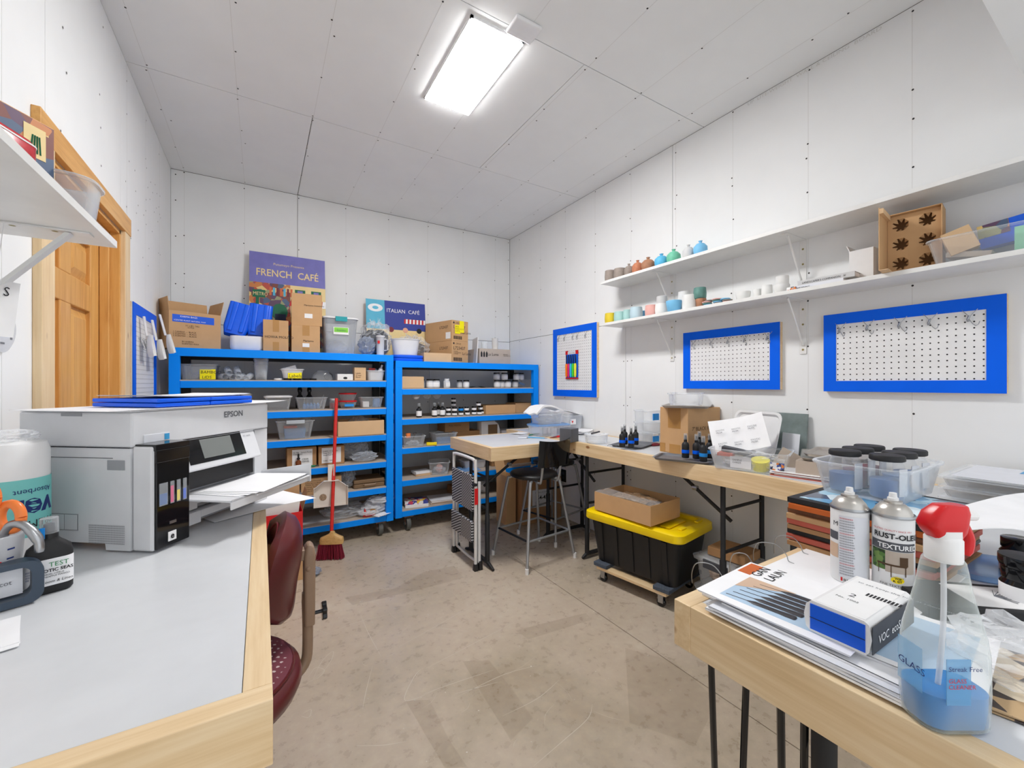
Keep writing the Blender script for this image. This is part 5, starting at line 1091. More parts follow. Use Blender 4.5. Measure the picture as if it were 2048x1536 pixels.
# tub with boxes
y=pX(1985,490,2.34).y
t=tub('milky tub of small cartons and green papers at the near end of lower wall shelf',2.35,y,zw,.32,.2,.10,rz=-PI/2,mat='clear2',taper=.86)
tb=TR(-.06,-.02,.05,rz=.3,ry=-.35); part(t,'kraft_box',MB().box((-.05,-.03,0),(.03,.03,.09),T=tb),'kraft_light'); part(t,'blue_box',MB().box((-.03,.03,.06),(.13,.075,.15),T=TR(ry=-.12)),'cobalt'); part(t,'printed_band',MB().box((-.03,.028,.10),(.05,.0299,.15),T=TR(ry=-.12)),'art_mix'); part(t,'mint_papers',MB().box((.06,-.06,.01),(.14,.04,.095)),'mint_paper'); part(t,'paper_cards',MB().box((-.12,-.05,.01),(.0,.05,.03),T=TR(ry=.2)),'kraft_grey')
# ================= things on the corner of the benches =================
z=TZ+.0003
def onb(px,py): return pZ(px,py,z)
p=onb(1096,872); t=tub('clear tub with translucent blue lid at the bench corner',p.x+.05,p.y+.06,z,.31,.2,.085,mat='clear2',taper=.88,lid='clear_blue')
t=tub('clear tub full of film standing on the blue lid, under the white gloves',p.x+.03,p.y+.06,z+.099,.24,.16,.08,mat='clear2',taper=.9); part(t,'contents',blob(.19,.12,.06,61),'bag_grey')
def glove(u,v): 
    x=(u-.5)*.30; return Vector((x,(v-.5)*.17,.035+.03*math.cos((u-.45)*3.2)-.055*max(0,.22-u)*3+.006*math.sin(v*9+u*5)))
solo('work_glove',MB().grid(glove,18,8,th=.014),'white','white padded fabric folded over the clear tub','cloth',(p.x+.0,p.y+.06,z+.185),.1,smooth=60)
m=MB().grid(lambda u,v:Vector(((u-.5)*.26,(v-.5)*.16,.02+.02*math.sin(u*4+.5)+.004*math.sin(v*8))),12,6,th=.003); solo('foam_sheet',m,'white','thin white foam sheet curling over the heart label tub','foam sheet',(p.x+.32,p.y+.17,z+.155),-.2,smooth=60)
t=tub('clear tub with red heart label behind the dark grey box',p.x+.33,p.y+.16,z,.20,.2,.15,mat='clear2',taper=.92); part(t,'label',MB().box((-.05,-.105,.075),(.01,-.102,.12)),'paper'); part(t,'heart_mark',MB().add([(-.028,-.106,.083),(-.018,-.106,.1),(-.021,-.106,.108),(-.028,-.106,.103),(-.035,-.106,.108),(-.038,-.106,.1)],[(0,1,2,3,4,5)]),'red'); part(t,'blue_mark',MB().box((-.05,-.106,.11),(-.04,-.103,.113)),'cobalt')
for k,(px,py,r,h) in enumerate(((1090,870,.026,.06),(1107,872,.028,.065),(1120,868,.03,.05))):
    q=onb(px,py); solo('clear_tumbler',MB().lathe([(r*.85,0),(r,h),(r*.94,h),(r*.8,.003)],n=18),'clear2','clear plastic tumbler on square workbench, %s'%(('nearest the green knife','in the middle','by the crumpled wrap')[k]),'cup',(q.x,q.y,z),smooth=50,group='clear tumblers')
q=onb(1122,862); bag('crumpled clear wrap between tumblers and the dark grey box',q.x+.03,q.y+.02,z,.10,.09,.07,63,'bag')
q=onb(1150,884); t=thing('grey_carton','dark grey ribbed square box beside the round clear container','box',(q.x,q.y,z),.35); part(t,'body',MB().box((-.052,0,0),(.052,.10,.098)),'dark_grey',bev=.002); part(t,'side_band',MB().box((.052,.004,.002),(.053,.096,.096)),'charcoal')
def pen(label,pa,pb,c,r=.005,name='pen',zz=.006):
    a=onb(*pa); b=onb(*pb); a.z=b.z=0; m=(a+b)/2
    t=thing(name,label,name.split('_')[-1],(m.x,m.y,z+zz)); d=(b-a)/2
    part(t,'barrel',MB().tube([-d,d*.7],r,n=8),c,smooth=50); part(t,'tip',MB().tube([d*.7,d],[r*.8,r*.3],n=8),'ink_grey'); return t
pen('green handled craft knife on square workbench',(1058,872),(1080,868),'green_tool')
pen('pale blue pen beside the green craft knife',(1056,876),(1095,878),'sky_blue',.004)
pen('white marker lying at the far end of square workbench',(1036,878),(1056,877),'paper2',.006)
a=onb(1100,877); b=onb(1134,872); t=thing('pliers','red handled pliers between green craft knife and dark grey box','pliers',(a.x,a.y,z+.006),0)
d=(b-a); d.z=0; part(t,'handle',MB().tube([d*.35,d*.6+Vector((0,.014,0)),d*1.2+Vector((0,.018,0))],.007,n=8,smooth=4),'red',smooth=50); part(t,'handle',MB().tube([d*.35,d*.6-Vector((0,.012,0)),d*1.2-Vector((0,.016,0))],.007,n=8,smooth=4),'red',smooth=50); part(t,'jaws',MB().tube([Vector((0,0,0)),d*.38],[.003,.008],n=6),'maroon')
for k,(px,py,lb,s) in enumerate(((1046,869,'cream parts tray papers at far left of square workbench',7),(1168,868,'white papers piled in front of the heart label tub',8))):
    q=onb(px,py); sheetpile(lb,q.x+.0,q.y+.05,z+(.0 if k==0 else .0),.2 if k else .12,.16 if k else .1,5 if k else 3,rz=.3,th=.004 if k else .002,curl=.012 if k else .004,seed=s,jit=.01,mats=('paper','paper2'))
q=onb(1200,888); t=thing('round_container','round clear shallow container near the bench edge','container',(q.x+.02,q.y+.06,z)); part(t,'bowl',MB().lathe([(.068,0),(.078,.008),(.083,.06),(.08,.06),(.074,.01)],n=28),'clear2',smooth=50); part(t,'lid',MB().lathe([(.085,.058),(.087,.06),(.087,.067),(.06,.069),(.058,.064)],n=28),'clear2',smooth=40)
solo('marker_pen',MB().tube([(-.06,0,0),(.06,0,.003)],.006,n=8),'charcoal','thin dark marker lying on round container lid','pen',(q.x-.005,q.y+.04,z+.0755),.35)
q=onb(1215,892); solo('wire_clip',MB().tube([(0,0,0),(.03,.012,.004),(.05,0,0),(.045,-.012,0)],.0018,n=5,smooth=3),'black','bent black wire clip in front of round container','clip',(q.x,q.y,z+.002))
def tray(label,cx,cy,w,d,rz,zz,mat='tray_grey',hh=.012,lip=.018,rot=None):
    return solo('baking_tray',MB().rloft([(w*.9,d*.9,.02,0),(w*.93,d*.9+.02,.02,hh*.9),(w,d,.025,hh),(w,d,.025,hh+.0012),(w*.92,d*.9+.015,.02,hh+.0005),(w*.89,d*.88,.02,.0012)],n=4),mat,label,'tray',(cx,cy,zz),rz,smooth=35,rot=rot)
q=onb(1268,893); tray('dark grey metal tray carrying four blue banded bottles',q.x+.04,q.y+.04,.30,.22,.35,z)
G_='black spray bottles with blue tape bands'
for k,(px,py,lb) in enumerate(((1245,899,'front one nearest the round container'),(1250,893,'back one nearest the round container'),(1263,900,'front one nearest the kraft box'),(1272,894,'back one nearest the kraft box'))):
    q=onb(px,py); spray('blue banded black spray bottle on farther tray, '+lb,q.x+.012,q.y+.014,z+.0128,.0195,.135,'blue_tape',G_,tp=(.32,.52))
q=onb(1262,880); t=thing('tool_cup','white cup holding red pliers and a blue tag behind farther tray','cup',(q.x+.10,q.y+.13,z)); part(t,'cup',MB().lathe([(.03,0),(.038,.08),(.036,.08),(.028,.003)],n=20),'milky',smooth=50); part(t,'pliers',MB().tube([(0,0,.02),(.0,0,.12),(.012,0,.135),(.03,0,.13)],.006,n=8,smooth=3),'maroon',smooth=50); part(t,'tag',MB().box((-.055,-.01,.10),(-.02,-.008,.12),T=TR(ry=.4)),'cobalt'); part(t,'wire',MB().tube([(-.04,-.009,.11),(-.01,0,.14),(0,0,.1)],.0012,n=4,smooth=3),'milky')
q=onb(1296,890)
for k in range(3):
    hh=(.072,.075,.085)[k]; zk=z+sum((.0735,.0765,.0865)[:k])
    t=tub('tall clear tub with blue tape, %s of the stack beside the kraft box'%(('lowest','middle','top')[k]),q.x+.12,q.y+.10,zk,.16,.16,hh,mat='clear2',taper=.93,r=.04)
    if k!=1: part(t,'tape_label',MB().box((-.05,-.087,hh*.2),(.01,-.082,hh*.75)),'tape_blue'); 
    if k==0: part(t,'label',MB().box((-.05,-.088,hh*.78),(.0,-.083,hh*.98)),'paper')
q=onb(1310,893); solo('pliers',MB().tube([(0,0,0),(.03,.01,.004),(.07,.0,0)],.008,n=6,smooth=3).tube([(.0,.0,.0),(.03,-.014,.0),(.07,-.02,0)],.008,n=6,smooth=3),'maroon','dark red pliers lying beside the kraft box corner','pliers',(q.x,q.y+.02,z+.008),.2,smooth=50)
# incense box
A=pZ(1376,912,z); B=pZ(1320,902,z); dr=A-B; wb=dr.length; rzb=math.atan2(dr.y,dr.x)
hb=pZ(1376,912,z); t0=(z-H)/((768-912)/F); hb=H+(768-817)/F*t0-z
mid=(A+B)/2
C2=pZ(1455,900,z)
t=thing('cardboard_box','large kraft box printed 7" BLACK INCENSE on the long workbench','box',(mid.x,mid.y,z),rzb)
part(t,'body',MB().box((-wb/2,0,0),(wb/2,.30,hb)),'kraft',bev=.003); [part(t,'packing_tape',MB().box(a_,b_),'tape_tan') for a_,b_ in (((-wb*.2,-.0008,hb*.55),(wb*.25,0,hb)),((-wb*.15,-.0008,0),(wb*.25,0,hb*.2)),((-wb/2,-.001,0),(-wb*.3,0,hb*.2)))]
letters(t,'7" BLACK INCENSE',.032,(wb/2+.0008,.035,hb*.52),(0,1,0),mat='ink_brown',sx=.95); letters(t,'120 PCS',.022,(wb/2+.0008,.13,hb*.33),(0,1,0),mat='ink_brown')
ctr=Matrix.Translation((mid.x,mid.y,0))@Matrix.Rotation(rzb,4,'Z')@Vector((0,.13,0))
tray('brown metal tray lying on the large incense box',ctr.x,ctr.y,.36,.27,rzb-1.0,z+hb+.001,'tray_metal')
t=tub('empty clear tub with printed label on the tray over incense box',ctr.x,ctr.y+.01,z+hb+.0145,.27,.18,.075,rz=rzb-1.02,mat='clear2',taper=.92); part(t,'printed_label',MB().box((-.09,-.093,.012),(-.03,-.0905,.06)),'sticker_mix'); letters(t,'IIII\nIIII\nIIII',.016,(-.02,-.0915,.045),mat='ink')
# nearer tray with bottles
q=onb(1375,922); tray('dark grey metal tray carrying five taped bottles beside open tub',q.x+.02,q.y+.035,.31,.20,-1.15,z)
for k,(px,py,tp_,lb) in enumerate(((1372,921,'blue_tape','first one beside the incense box'),(1394,923,'blue_tape','second one, in the front row'),(1400,914,'blue_tape','behind the second'),(1408,929,'tape_blue','front one with lighter tape'),(1421,922,'tape_blue','one touching the open tub'))):
    q=onb(px,py); spray('taped black spray bottle on nearer tray, '+lb,q.x+.012,q.y+.012,z+.0128,.0195,.135,tp_,G_,tp=(.30,.50))
# open tub with papers
A=onb(1445,950); B2=onb(1560,965)
q=(onb(1430,935)+onb(1570,952))/2
t=tub('open clear tub overflowing with papers and pads on the long workbench',q.x+.075,q.y+.03,z,.34,.22,.10,rz=-1.25,mat='clear2',taper=.86)
part(t,'label_card',MB().box((-.07,-.103,.015),(.02,-.1005,.07)),'paper2'); letters(t,'SAMPLE\nCARDS',.012,(-.06,-.1035,.05),mat='ink_grey'); part(t,'printed_sticker',MB().box((.10,-.108,.01),(.155,-.104,.06)),'sticker_mix')
part(t,'yellow_pad',MB().lathe([(.035,0),(.04,.05)],T=TR(.05,-.03,.01,rx=.3),n=16),'lemon'); part(t,'black_folder',MB().box((-.14,-.03,.06),(.0,.07,.085),T=TR(ry=.15)),'charcoal',bev=.003); part(t,'contents',blob(.26,.15,.09,71),'bag'); part(t,'red_pad',MB().box((-.14,-.06,.06),(-.07,.0,.075)),'salmon')
ps=TR(-.04,.0,.09,rx=-.5,ry=-.25,rz=.15)
part(t,'label_sheet',MB().grid(lambda u,v:ps@Vector(((u-.5)*.26,.02*math.sin(u*3),(v)*.19)),8,4,th=.001),'paper')
for i in range(3):
    for j in range(2): letters(t,'EXOTIC\nMUSK',.012,tuple(ps@Vector((-.10+.075*i,-.006+.02*math.sin((.1+.3*i)*3),.12-.075*j))),tuple((ps.to_3x3()@Vector((1,0,0)))),tuple((ps.to_3x3()@Vector((0,0,1)))),mat='ink_grey',off=.003)
part(t,'grey_card',MB().box((.06,.02,.08),(.15,.025,.17),T=TR(ry=.5)),'kraft_grey'); 
q=onb(1432,898); solo('spatula',MB().box((-.07,-.012,0),(.07,.012,.008)),'black','flat black tool resting across tray bottles and open tub','tool',(q.x+.10,q.y+.05,z+.118),.2,bev=.003)
# white tray leaning on wall, slate
q=pX(1525,880,2.40)
solo('baking_tray',MB().rloft([(.27,.20,.03,0),(.29,.22,.035,.012),(.31,.24,.04,.014),(.31,.24,.04,.0165),(.285,.215,.035,.0155),(.265,.195,.03,.003)],n=5),'white','white rimmed tray leaning upright against wall behind the open tub','tray',(2.355,q.y,z+.145),rot=(PI/2-.02,.0,-PI/2+.0),smooth=35) 
o=[x for x in bpy.data.objects if x.name.startswith('baking_tray')][-1]
R3=Matrix.Rotation(math.radians(-72),4,'Y'); 
o.rotation_mode='QUATERNION'; o.rotation_quaternion=(Matrix.Rotation(-.28,4,'Z')@Matrix.Rotation(math.radians(-76),4,'Y')@Matrix.Rotation(PI/2,4,'Z')).to_quaternion(); o.location=(2.335,q.y,z+.155)
solo('stone_slab',MB().box((0,-.16,0),(.012,.16,.27)),'slate','dark slate board standing behind the white tray','board',(2.405,pX(1545,900,2.41).y,z),rot=(0,.12,0))
solo('card_sheet',MB().box((0,-.05,0),(.002,.05,.17)),'paper2','cream card standing in front of the white tray edge','card',(2.335,pX(1576,900,2.33).y,z),rot=(0,.1,-.3))
q=onb(1590,955); sheetpile('pile of printed sheets overhanging long workbench edge by the open tub',q.x+.10,q.y-.035,z,.28,.25,7,rz=-1.35,th=.0035,jit=.008,mats=('paper','salmon','paper','paper2'),seed=4)
q=pX(1655,915,2.30)
tray('grey metal tray atop stack behind the bin of jars, lower',2.24,.86,.32,.24,.4,z+.085,'tin_silver'); tray('grey metal tray atop stack behind the bin of jars, upper and tilted',2.25,.84,.30,.22,.2,z+.1005,'tray_metal')
t=carton('grey folded box under the metal trays behind the jar bin',2.22,.76,z,.26,.20,.083,rz=.2,mat='kraft_grey',tape=False)
# flat clear boxes by the wall
for k in range(3): 
    t=thing('flat_storage_box','flat clear lidded box, %s of three by the wall near the jar bin'%(('lowest','middle','top')[k]),'box',(2.22,.22,z+.036*k),.0,'flat clear boxes'); part(t,'body',MB().rloft([(.36,.46,.02,0),(.38,.48,.02,.026)]),'clear_smoke',smooth=35); part(t,'lid',MB().rloft([(.40,.50,.02,.0265),(.40,.50,.02,.034),(.37,.47,.02,.0355)]),'clear2',smooth=35)
    if k==2: part(t,'printed_sheet',MB().box((-.17,-.2,.0356),(.17,.22,.0362)),'paper2'); part(t,'blue_mark',MB().add([(.06,.1,.037),(.10,.06,.037),(.14,.1,.037)],[(0,1,2)]),'sky_blue')
# ================= the portfolio stack and the jar bin =================
ang=math.atan2(-.32,.30)
cols=('kraft_dark','salmon','matte_black','kraft_dark','salmon','kraft','dark_wood','picture_orange','matte_black')
rp=random.Random(8)
for k,c in enumerate(cols):
    nm=('framed_picture' if k%2 else 'portfolio')
    jx=rp.uniform(-.012,.012); w_=.33-.012*rp.random(); d_=.285
    t=thing(nm,'%s %s, %s in the big stack under the jar bin'%(('brown','salmon','black','tan','reddish','kraft edged','dark wood','orange backed','picture topped black')[k],('portfolio','frame')[k%2],('lowest','second up','third up','fourth up','fifth up','sixth up','seventh up','second from the top','topmost')[k]),'folder' if k%2==0 else 'frame',(1.355+jx,.418+jx*.5,TZ+.001+.0143*k),rp.uniform(-.03,.03),'portfolios under the jar bin')
    part(t,'board',MB().box((-w_/2,-d_/2,0),(w_/2,d_/2,.0135 if k%3 else .012)),c,bev=.001)
    if c=='black' or c=='matte_black': part(t,'spine',MB().tube([(-w_/2+.01,-d_/2-.002,.007),(w_/2-.01,-d_/2-.002,.007)],.0068,n=8),'black')
    if k==8: part(t,'cover_picture',MB().box((-w_/2+.02,-d_/2+.02,.0118),(w_/2-.02,d_/2-.02,.0141)),'glossy_mix')
zs=TZ+.001+.0143*9
t=tub('large clear tub packed with six black lidded glass jars',1.455,.455,zs,.30,.20,.085,mat='clear2',taper=.86,r=.04)
k=0
for X,Y in ((1.375,.41),(1.375,.50),(1.46,.41),(1.46,.50),(1.54,.41),(1.54,.50)):
    k+=1
    t=thing('glass_jar','big clear jar with wide black lid in the tub, %s'%(('front corner nearest the spray cans','back corner over the picture','front middle','back middle','front, toward the flat boxes','back, toward the flat boxes')[k-1]),'jar',(X,Y,zs+.003),0,'black lidded jars in the tub')
    part(t,'glass',MB().lathe([(.032,0),(.036,.006),(.036,.075),(.030,.092),(.030,.098)],n=24),'clear3',smooth=50)
    part(t,'wax',MB().lathe([(.031,.003),(.034,.008),(.034,.05),(0,.05)],n=20),'wax_blue' if k in(1,2,3,5) else 'maroon',smooth=50)
    part(t,'lid',MB().lathe([(.033,.096),(.036,.098),(.036,.108),(.034,.111),(.0,.112)],n=28),'matte_black',smooth=40)
    part(t,'paper_label',MB().box((-.013,-.037,.012),(.013,-.0355,.08),T=TR(rz=-.3)),'paper2')
P1,P2,P3,P4=pZ(1930,1010,.99),pZ(1934,1060,.985),pZ(2120,1080,.975),pZ(2120,985,.98)
m=MB().grid(lambda u,v:(P2*(1-u)+P3*u)*(1-v)+(P1*(1-u)+P4*u)*v+Vector((0,0,.012*math.sin(u*PI)-.004*math.sin(v*PI))),8,6,th=.0012)
c0=(P1+P2)/2; 
for i,v in enumerate(m.v): m.v[i]=v-c0
solo('poster_sheet',m,'paper','broad white sheet draped over the near end of the portfolio stack','paper',tuple(c0),smooth=60)
# ================= near bench =================
zb=TZ+.0003
t=thing('ring_sample_board','big white ring bound board with four open wire rings at bench edge','binder',(.99,.40,zb),.0)
part(t,'board',MB().box((-.23,-.14,0),(.34,.115,.004)),'paper')
for k,(px,py) in enumerate(((1446,1171),(1510,1146),(1577,1127),(1606,1109))):
    q=pZ(px,py,zb); q=Vector((q.x-.99,min(q.y,.512)-.40,0)); s=(.03,.022,.034,.028)[k]
    part(t,'wire_ring',MB().tube([(q.x,q.y-.012,.004),(q.x,q.y,.006),(q.x-.004,q.y+.004,.022),(q.x-.012,q.y+s*.7,.040),(q.x-.02,q.y+s*1.7,.034),(q.x-.024,q.y+s*2.0,.012),(q.x-.024,q.y+s*2.0,-.012)],.0011,n=6,smooth=4),'steel',smooth=50)
# magazines
mg=[('plain white magazine, lowest in the near pile',0),('white printed magazine, second in the near pile',1),('grey edged magazine, third in the near pile',2),('white magazine, fourth in the near pile',3),('magazine with sky picture under blue box',4)]
for k,(lb,_) in enumerate(mg):
    z0=zb+.0045+.0042*k
    dx,dy,ra=((-.0,.0,.02),(.004,.0,-.01),(.0,-.006,.05),(.02,-.02,.0),(.05,-.05,.10))[k]
    t=thing('magazine',lb,'magazine',(.815+dx,.335+dy,z0),ra,'magazines in the near pile'); part(t,'pages',MB().box((-.103,-.138,.0002),(.105,.138,.0034)),'paper2'); part(t,'cover',MB().box((-.105,-.14,.0034),(.106,.14,.004)).box((-.105,-.14,0),(-.104,.14,.004)),'paper' if k!=2 else 'paper2')
    if k==4: part(t,'cover_photo',MB().box((-.09,-.12,.004),(.09,.0,.0043)),'photo_sky')
t=thing('magazine','white magazine with dark ribbed photo cover, top of near pile','magazine',(.83,.385,zb+.0258),.06,'magazines in the near pile')
part(t,'pages',MB().box((-.103,-.118,.0002),(.105,.118,.0034)),'paper2'); part(t,'cover',MB().box((-.105,-.12,.0034),(.106,.12,.004)),'paper')
part(t,'cover_photo',MB().box((-.085,-.1,.004),(.03,.085,.0043)),'photo_sky'); part(t,'cover_photo',MB().add([(-.03,.085,.0046),(.03,.085,.0046),(.03,.0,.0046)],[(2,1,0)]),'photo_tan'); part(t,'cover_photo',MB().add([(-.085,-.1,.0046),(.03,-.1,.0046),(.03,-.03,.0046)],[(0,1,2)]),'photo_orange')
for i in range(6):
    x=-.075+.0175*i; part(t,'photo_stripe',MB().tube([(x,.078-.004*i,.0044),(x+.006,.03-.004*i,.0046),(x+.010,-.02-.004*i,.0046),(x+.011,-.035-.004*i,.0044)],[.001,.0062,.0072,.003],n=8,smooth=4,T=Matrix.Diagonal((1,1,.35,1))@Matrix.Translation((0,0,.0085))),'photo_dark',smooth=50)
letters(t,'GAN\nLAUN',.026,(.045,.075,.004),(1,0,0),(0,1,0),mat='ink',name='title'); part(t,'cover_photo',MB().box((.04,.09,.004),(.10,.115,.0043)),'picture_orange')
# box with blue end
zt=.925
a=pZ(1612,1196,zt); b=pZ(1738,1246,zt); c=pZ(1832,1190,zt)
wv=b-a; w_=wv.length; rz_=math.atan2(wv.y,wv.x); d_=max(.12,min(.2,(c-b).length)); m_=(a+b)/2
base=zb+.0302; hh=zt-base
t=thing('boxed_book','white sleeved box with bright blue end lying on the magazines','box',(m_.x,m_.y,base),rz_)
part(t,'sleeve',MB().loft([[(x,y,zz) for (x,zz) in ((-w_/2,.006),(-w_/2+.006,0),(w_/2-.004,0),(w_/2,.006),(w_/2+.003,hh*.5),(w_/2,hh-.004),(w_/2-.006,hh),(-w_/2+.008,hh),(-w_/2,hh-.008),(-w_/2-.003,hh*.5))] for y in (d_,0)]),'white',smooth=50)
part(t,'blue_end',MB().box((-w_/2+.006,-.0012,.004),(w_/2-.004,0,hh-.005)),'cobalt',bev=.003); part(t,'crease',MB().box((-w_/2+.006,-.0018,hh*.45),(w_/2-.004,-.0011,hh*.47)),'navy')
part(t,'grey_side',MB().box((w_/2+.0028,.002,.004),(w_/2+.0038,d_-.002,hh-.006)),'charcoal')
part(t,'top_print',MB().box((-w_/2+.012,.004,hh),(w_/2-.006,d_-.004,hh+.0006)),'white')
letters(t,'to set keep the box at room and flat',.009,(-w_/2+.02,d_-.03,hh),(1,0,0),(0,1,0),mat='ink_grey'); letters(t,'No. 1002',.008,(-w_/2+.02,.05,hh),(1,0,0),(0,1,0),mat='ink'); letters(t,'IIIIIIIIII',.018,(w_*.05,d_*.55,hh),(1,0,0),(0,1,0),mat='ink',bold=.0006); letters(t,'2',.02,(-.01,d_*.4,hh),(1,0,0),(0,1,0),mat='ink')
letters(t,'VOC  ecoS',.018,(w_/2+.004,.02,hh*.3),(0,1,0),mat='ink_white')
# spray cans
def can(label,px,py,brand):
    q=pZ(px,py,zb); t=thing('spray_can',label,'spray can',(q.x,q.y+.02,zb+(.0045)),0,'spray paint cans'); r=.033
    part(t,'body',MB().lathe([(r*.95,0),(r,.003),(r,.15),(r*.98,.153)],n=32),'white',smooth=40)
    part(t,'rim',MB().lathe([(r*1.03,.152),(r*1.05,.155),(r*1.0,.158),(r*.95,.157)],n=32,c0=False,c1=False),'steel',smooth=50)
    part(t,'dome',MB().lathe([(r*.97,.156),(r*.86,.166),(r*.62,.176),(r*.45,.178),(r*.45,.182),(r*.3,.183)],n=28),'tin_silver',smooth=50)
    part(t,'nozzle',MB().lathe([(.009,.182),(.009,.188),(.007,.189),(.006,.198),(0,.198)],n=16),'white',smooth=40)
    # direction toward the camera
    az=math.atan2(-(q.y+.02),-q.x)
    def wrap(name,a0,a1,z0,z1,mat,rr0=.0006,n=10):
        mm=MB(); mm.grid(lambda u,v:Vector(((r+rr0)*math.cos(az+a0+(a1-a0)*u),(r+rr0)*math.sin(az+a0+(a1-a0)*u),z0+(z1-z0)*v)),n,1); part(t,name,mm,mat,smooth=60)
    def wtext(s,size,a0,z0,mat,sx=1,bold=0):
        ob=letters(t,s,size,(0,0,0),(1,0,0),(0,0,1),mat=mat,sx=sx,bold=bold)
        for v in ob.data.vertices:
            x,y_,z_=v.co; a=az+a0+x/r; v.co=((r+.0016)*math.cos(a),(r+.0016)*math.sin(a),z0+z_)
    if brand:
        wrap('grey_band',-1.2,1.2,.088,.105,'dark_grey'); wtext('RUST-OLEUM',.0145,-.95,.112,'ink',1,.0004); wtext('TRUSTED QUALITY SINCE 1921',.0045,-1.0,.127,'stripe_red'); wtext('TEXTURED',.013,-.72,.092,'ink_white',1,.0003)
        wrap('garden_print',-1.15,-.35,.048,.087,'garden'); wrap('picture_ground',-.35,1.1,.045,.087,'kraft_grey')
        wrap('bench_print',-.75,.65,.058,.0615,'ink_brown',.0012); wrap('bench_print',-.7,-.66,.04,.058,'ink_brown',.0012); wrap('bench_print',.55,.6,.04,.058,'ink_brown',.0012); wrap('bench_print',.3,.7,.06,.078,'ink_brown',.0012); wrap('bench_print',-.1,-.06,.036,.058,'ink_brown',.0012)
        mm=MB(); a0=.2
        mm.add([((r+.0018)*math.cos(az+a0+.30*math.cos(2*PI*i/20)),(r+.0018)*math.sin(az+a0+.30*math.cos(2*PI*i/20)),.032+.0065*math.sin(2*PI*i/20)) for i in range(20)],[tuple(range(20))]); part(t,'badge',mm,'yellow'); wtext('STOPS\nRUST',.0055,a0-.2,.033,'ink',1,.0002)
        for v in t.children[-1].data.vertices: v.co.x*=1.02; v.co.y*=1.02
        wtext('FINE TEXTURED FINISH',.0062,-.6,.018,'ink'); 
    else:
        wrap('text_panel',-.55,1.0,.012,.142,'paper2'); 
        for i in range(23): wtext('lorem usage danger vapor harmful'[:26+i%5] if 0 else 'IlIIlIlIIIlIlIIlIIlIlIlIIl'[:22+i%4],.0042,-.5,.135-.0053*i,'ink_grey' if i%6 else 'stripe_red',1.0)
        wrap('photo_print',-1.3,-.6,.05,.08,'photo_tan'); wrap('grey_band',-1.3,-.6,.088,.105,'dark_grey'); wtext('M',.014,-.9,.118,'ink'); wtext('RUST',.009,-.3,.004,'ink'); wrap('red_mark',-.45,-.35,.004,.012,'red')
    return t
can('spray paint can turned to its fine print, left of the branded can',1722,1170,False)
can('spray paint can lettered RUST-OLEUM TEXTURED behind the clear bottle',1812,1192,True)
# clear spray bottle with blue liquid
q=pZ(1884,1440,zb); rb=-.55; cb_scale=(.96,.96,.91)
t=thing('cleaner_bottle','clear spray bottle of blue liquid with red trigger head','spray bottle',(q.x+.005,q.y,zb),rb)
pr=[(.078,.052,.02,0),(.088,.06,.024,.006),(.092,.064,.028,.05),(.091,.063,.028,.10),(.084,.06,.027,.125),(.068,.053,.025,.158),(.056,.047,.023,.185),(.048,.042,.02,.210),(.044,.038,.0185,.222),(.03,.03,.0148,.231)]
part(t,'bottle',MB().rloft(pr,n=6),'bottle_clear',smooth=60)
part(t,'liquid',MB().rloft([(.074,.048,.018,.003),(.084,.056,.022,.008),(.085,.057,.023,.048),(.085,.057,.023,.0485)],n=6),'liquid',smooth=60)
part(t,'dip_tube',MB().tube([(0,0,.23),(.0,.0,.13),(-.01,0,.02)],.003,n=8,smooth=4),'milky',smooth=50)
part(t,'label',MB().grid(lambda u,v:Vector((-.0472+.0002*u,-.02+.034*u,.05+.06*v)),3,3),'label_film'); letters(t,'GLASS',.013,(-.0475,.012,.075),(0,-1,0),(0,0,1),mat='ink_navy'); part(t,'label',MB().box((-.03,-.0335,.045),(.0,-.0325,.105)),'label_film')
letters(t,'Windex' if 0 else 'Streak Free',.009,(-.029,-.0338,.09),mat='ink_navy'); letters(t,'GLASS\nCLEANER',.008,(-.029,-.0338,.075),mat='stripe_red')
part(t,'collar',MB().lathe([(.0185,.222),(.019,.226),(.019,.252),(.016,.256)],n=24),'white',smooth=40)
hd=MB().loft([[(x*s+ox,y*s*.8,z_) for x,y in rr(.046,.034,.010,4)] for s,ox,z_ in ((.74,.002,.252),(1.0,.0,.262),(1.12,-.002,.272),(1.04,.003,.288),(.8,.008,.297),(.74,.008,.2985))])
part(t,'trigger_head',hd,'red',smooth=50)
part(t,'trigger',MB().tube([(.026,0,.27),(.034,0,.25),(.03,0,.228)],[.006,.004],n=8,smooth=3),'red',smooth=50); part(t,'nozzle',MB().lathe([(.007,0),(.007,.012)],T=TR(.028,0,.283,ry=PI/2),n=12),'white')
t.scale=cb_scale; part(t,'neck_shroud',MB().rloft([(.032,.03,.012,.245),(.036,.03,.012,.265)]),'white',smooth=40)
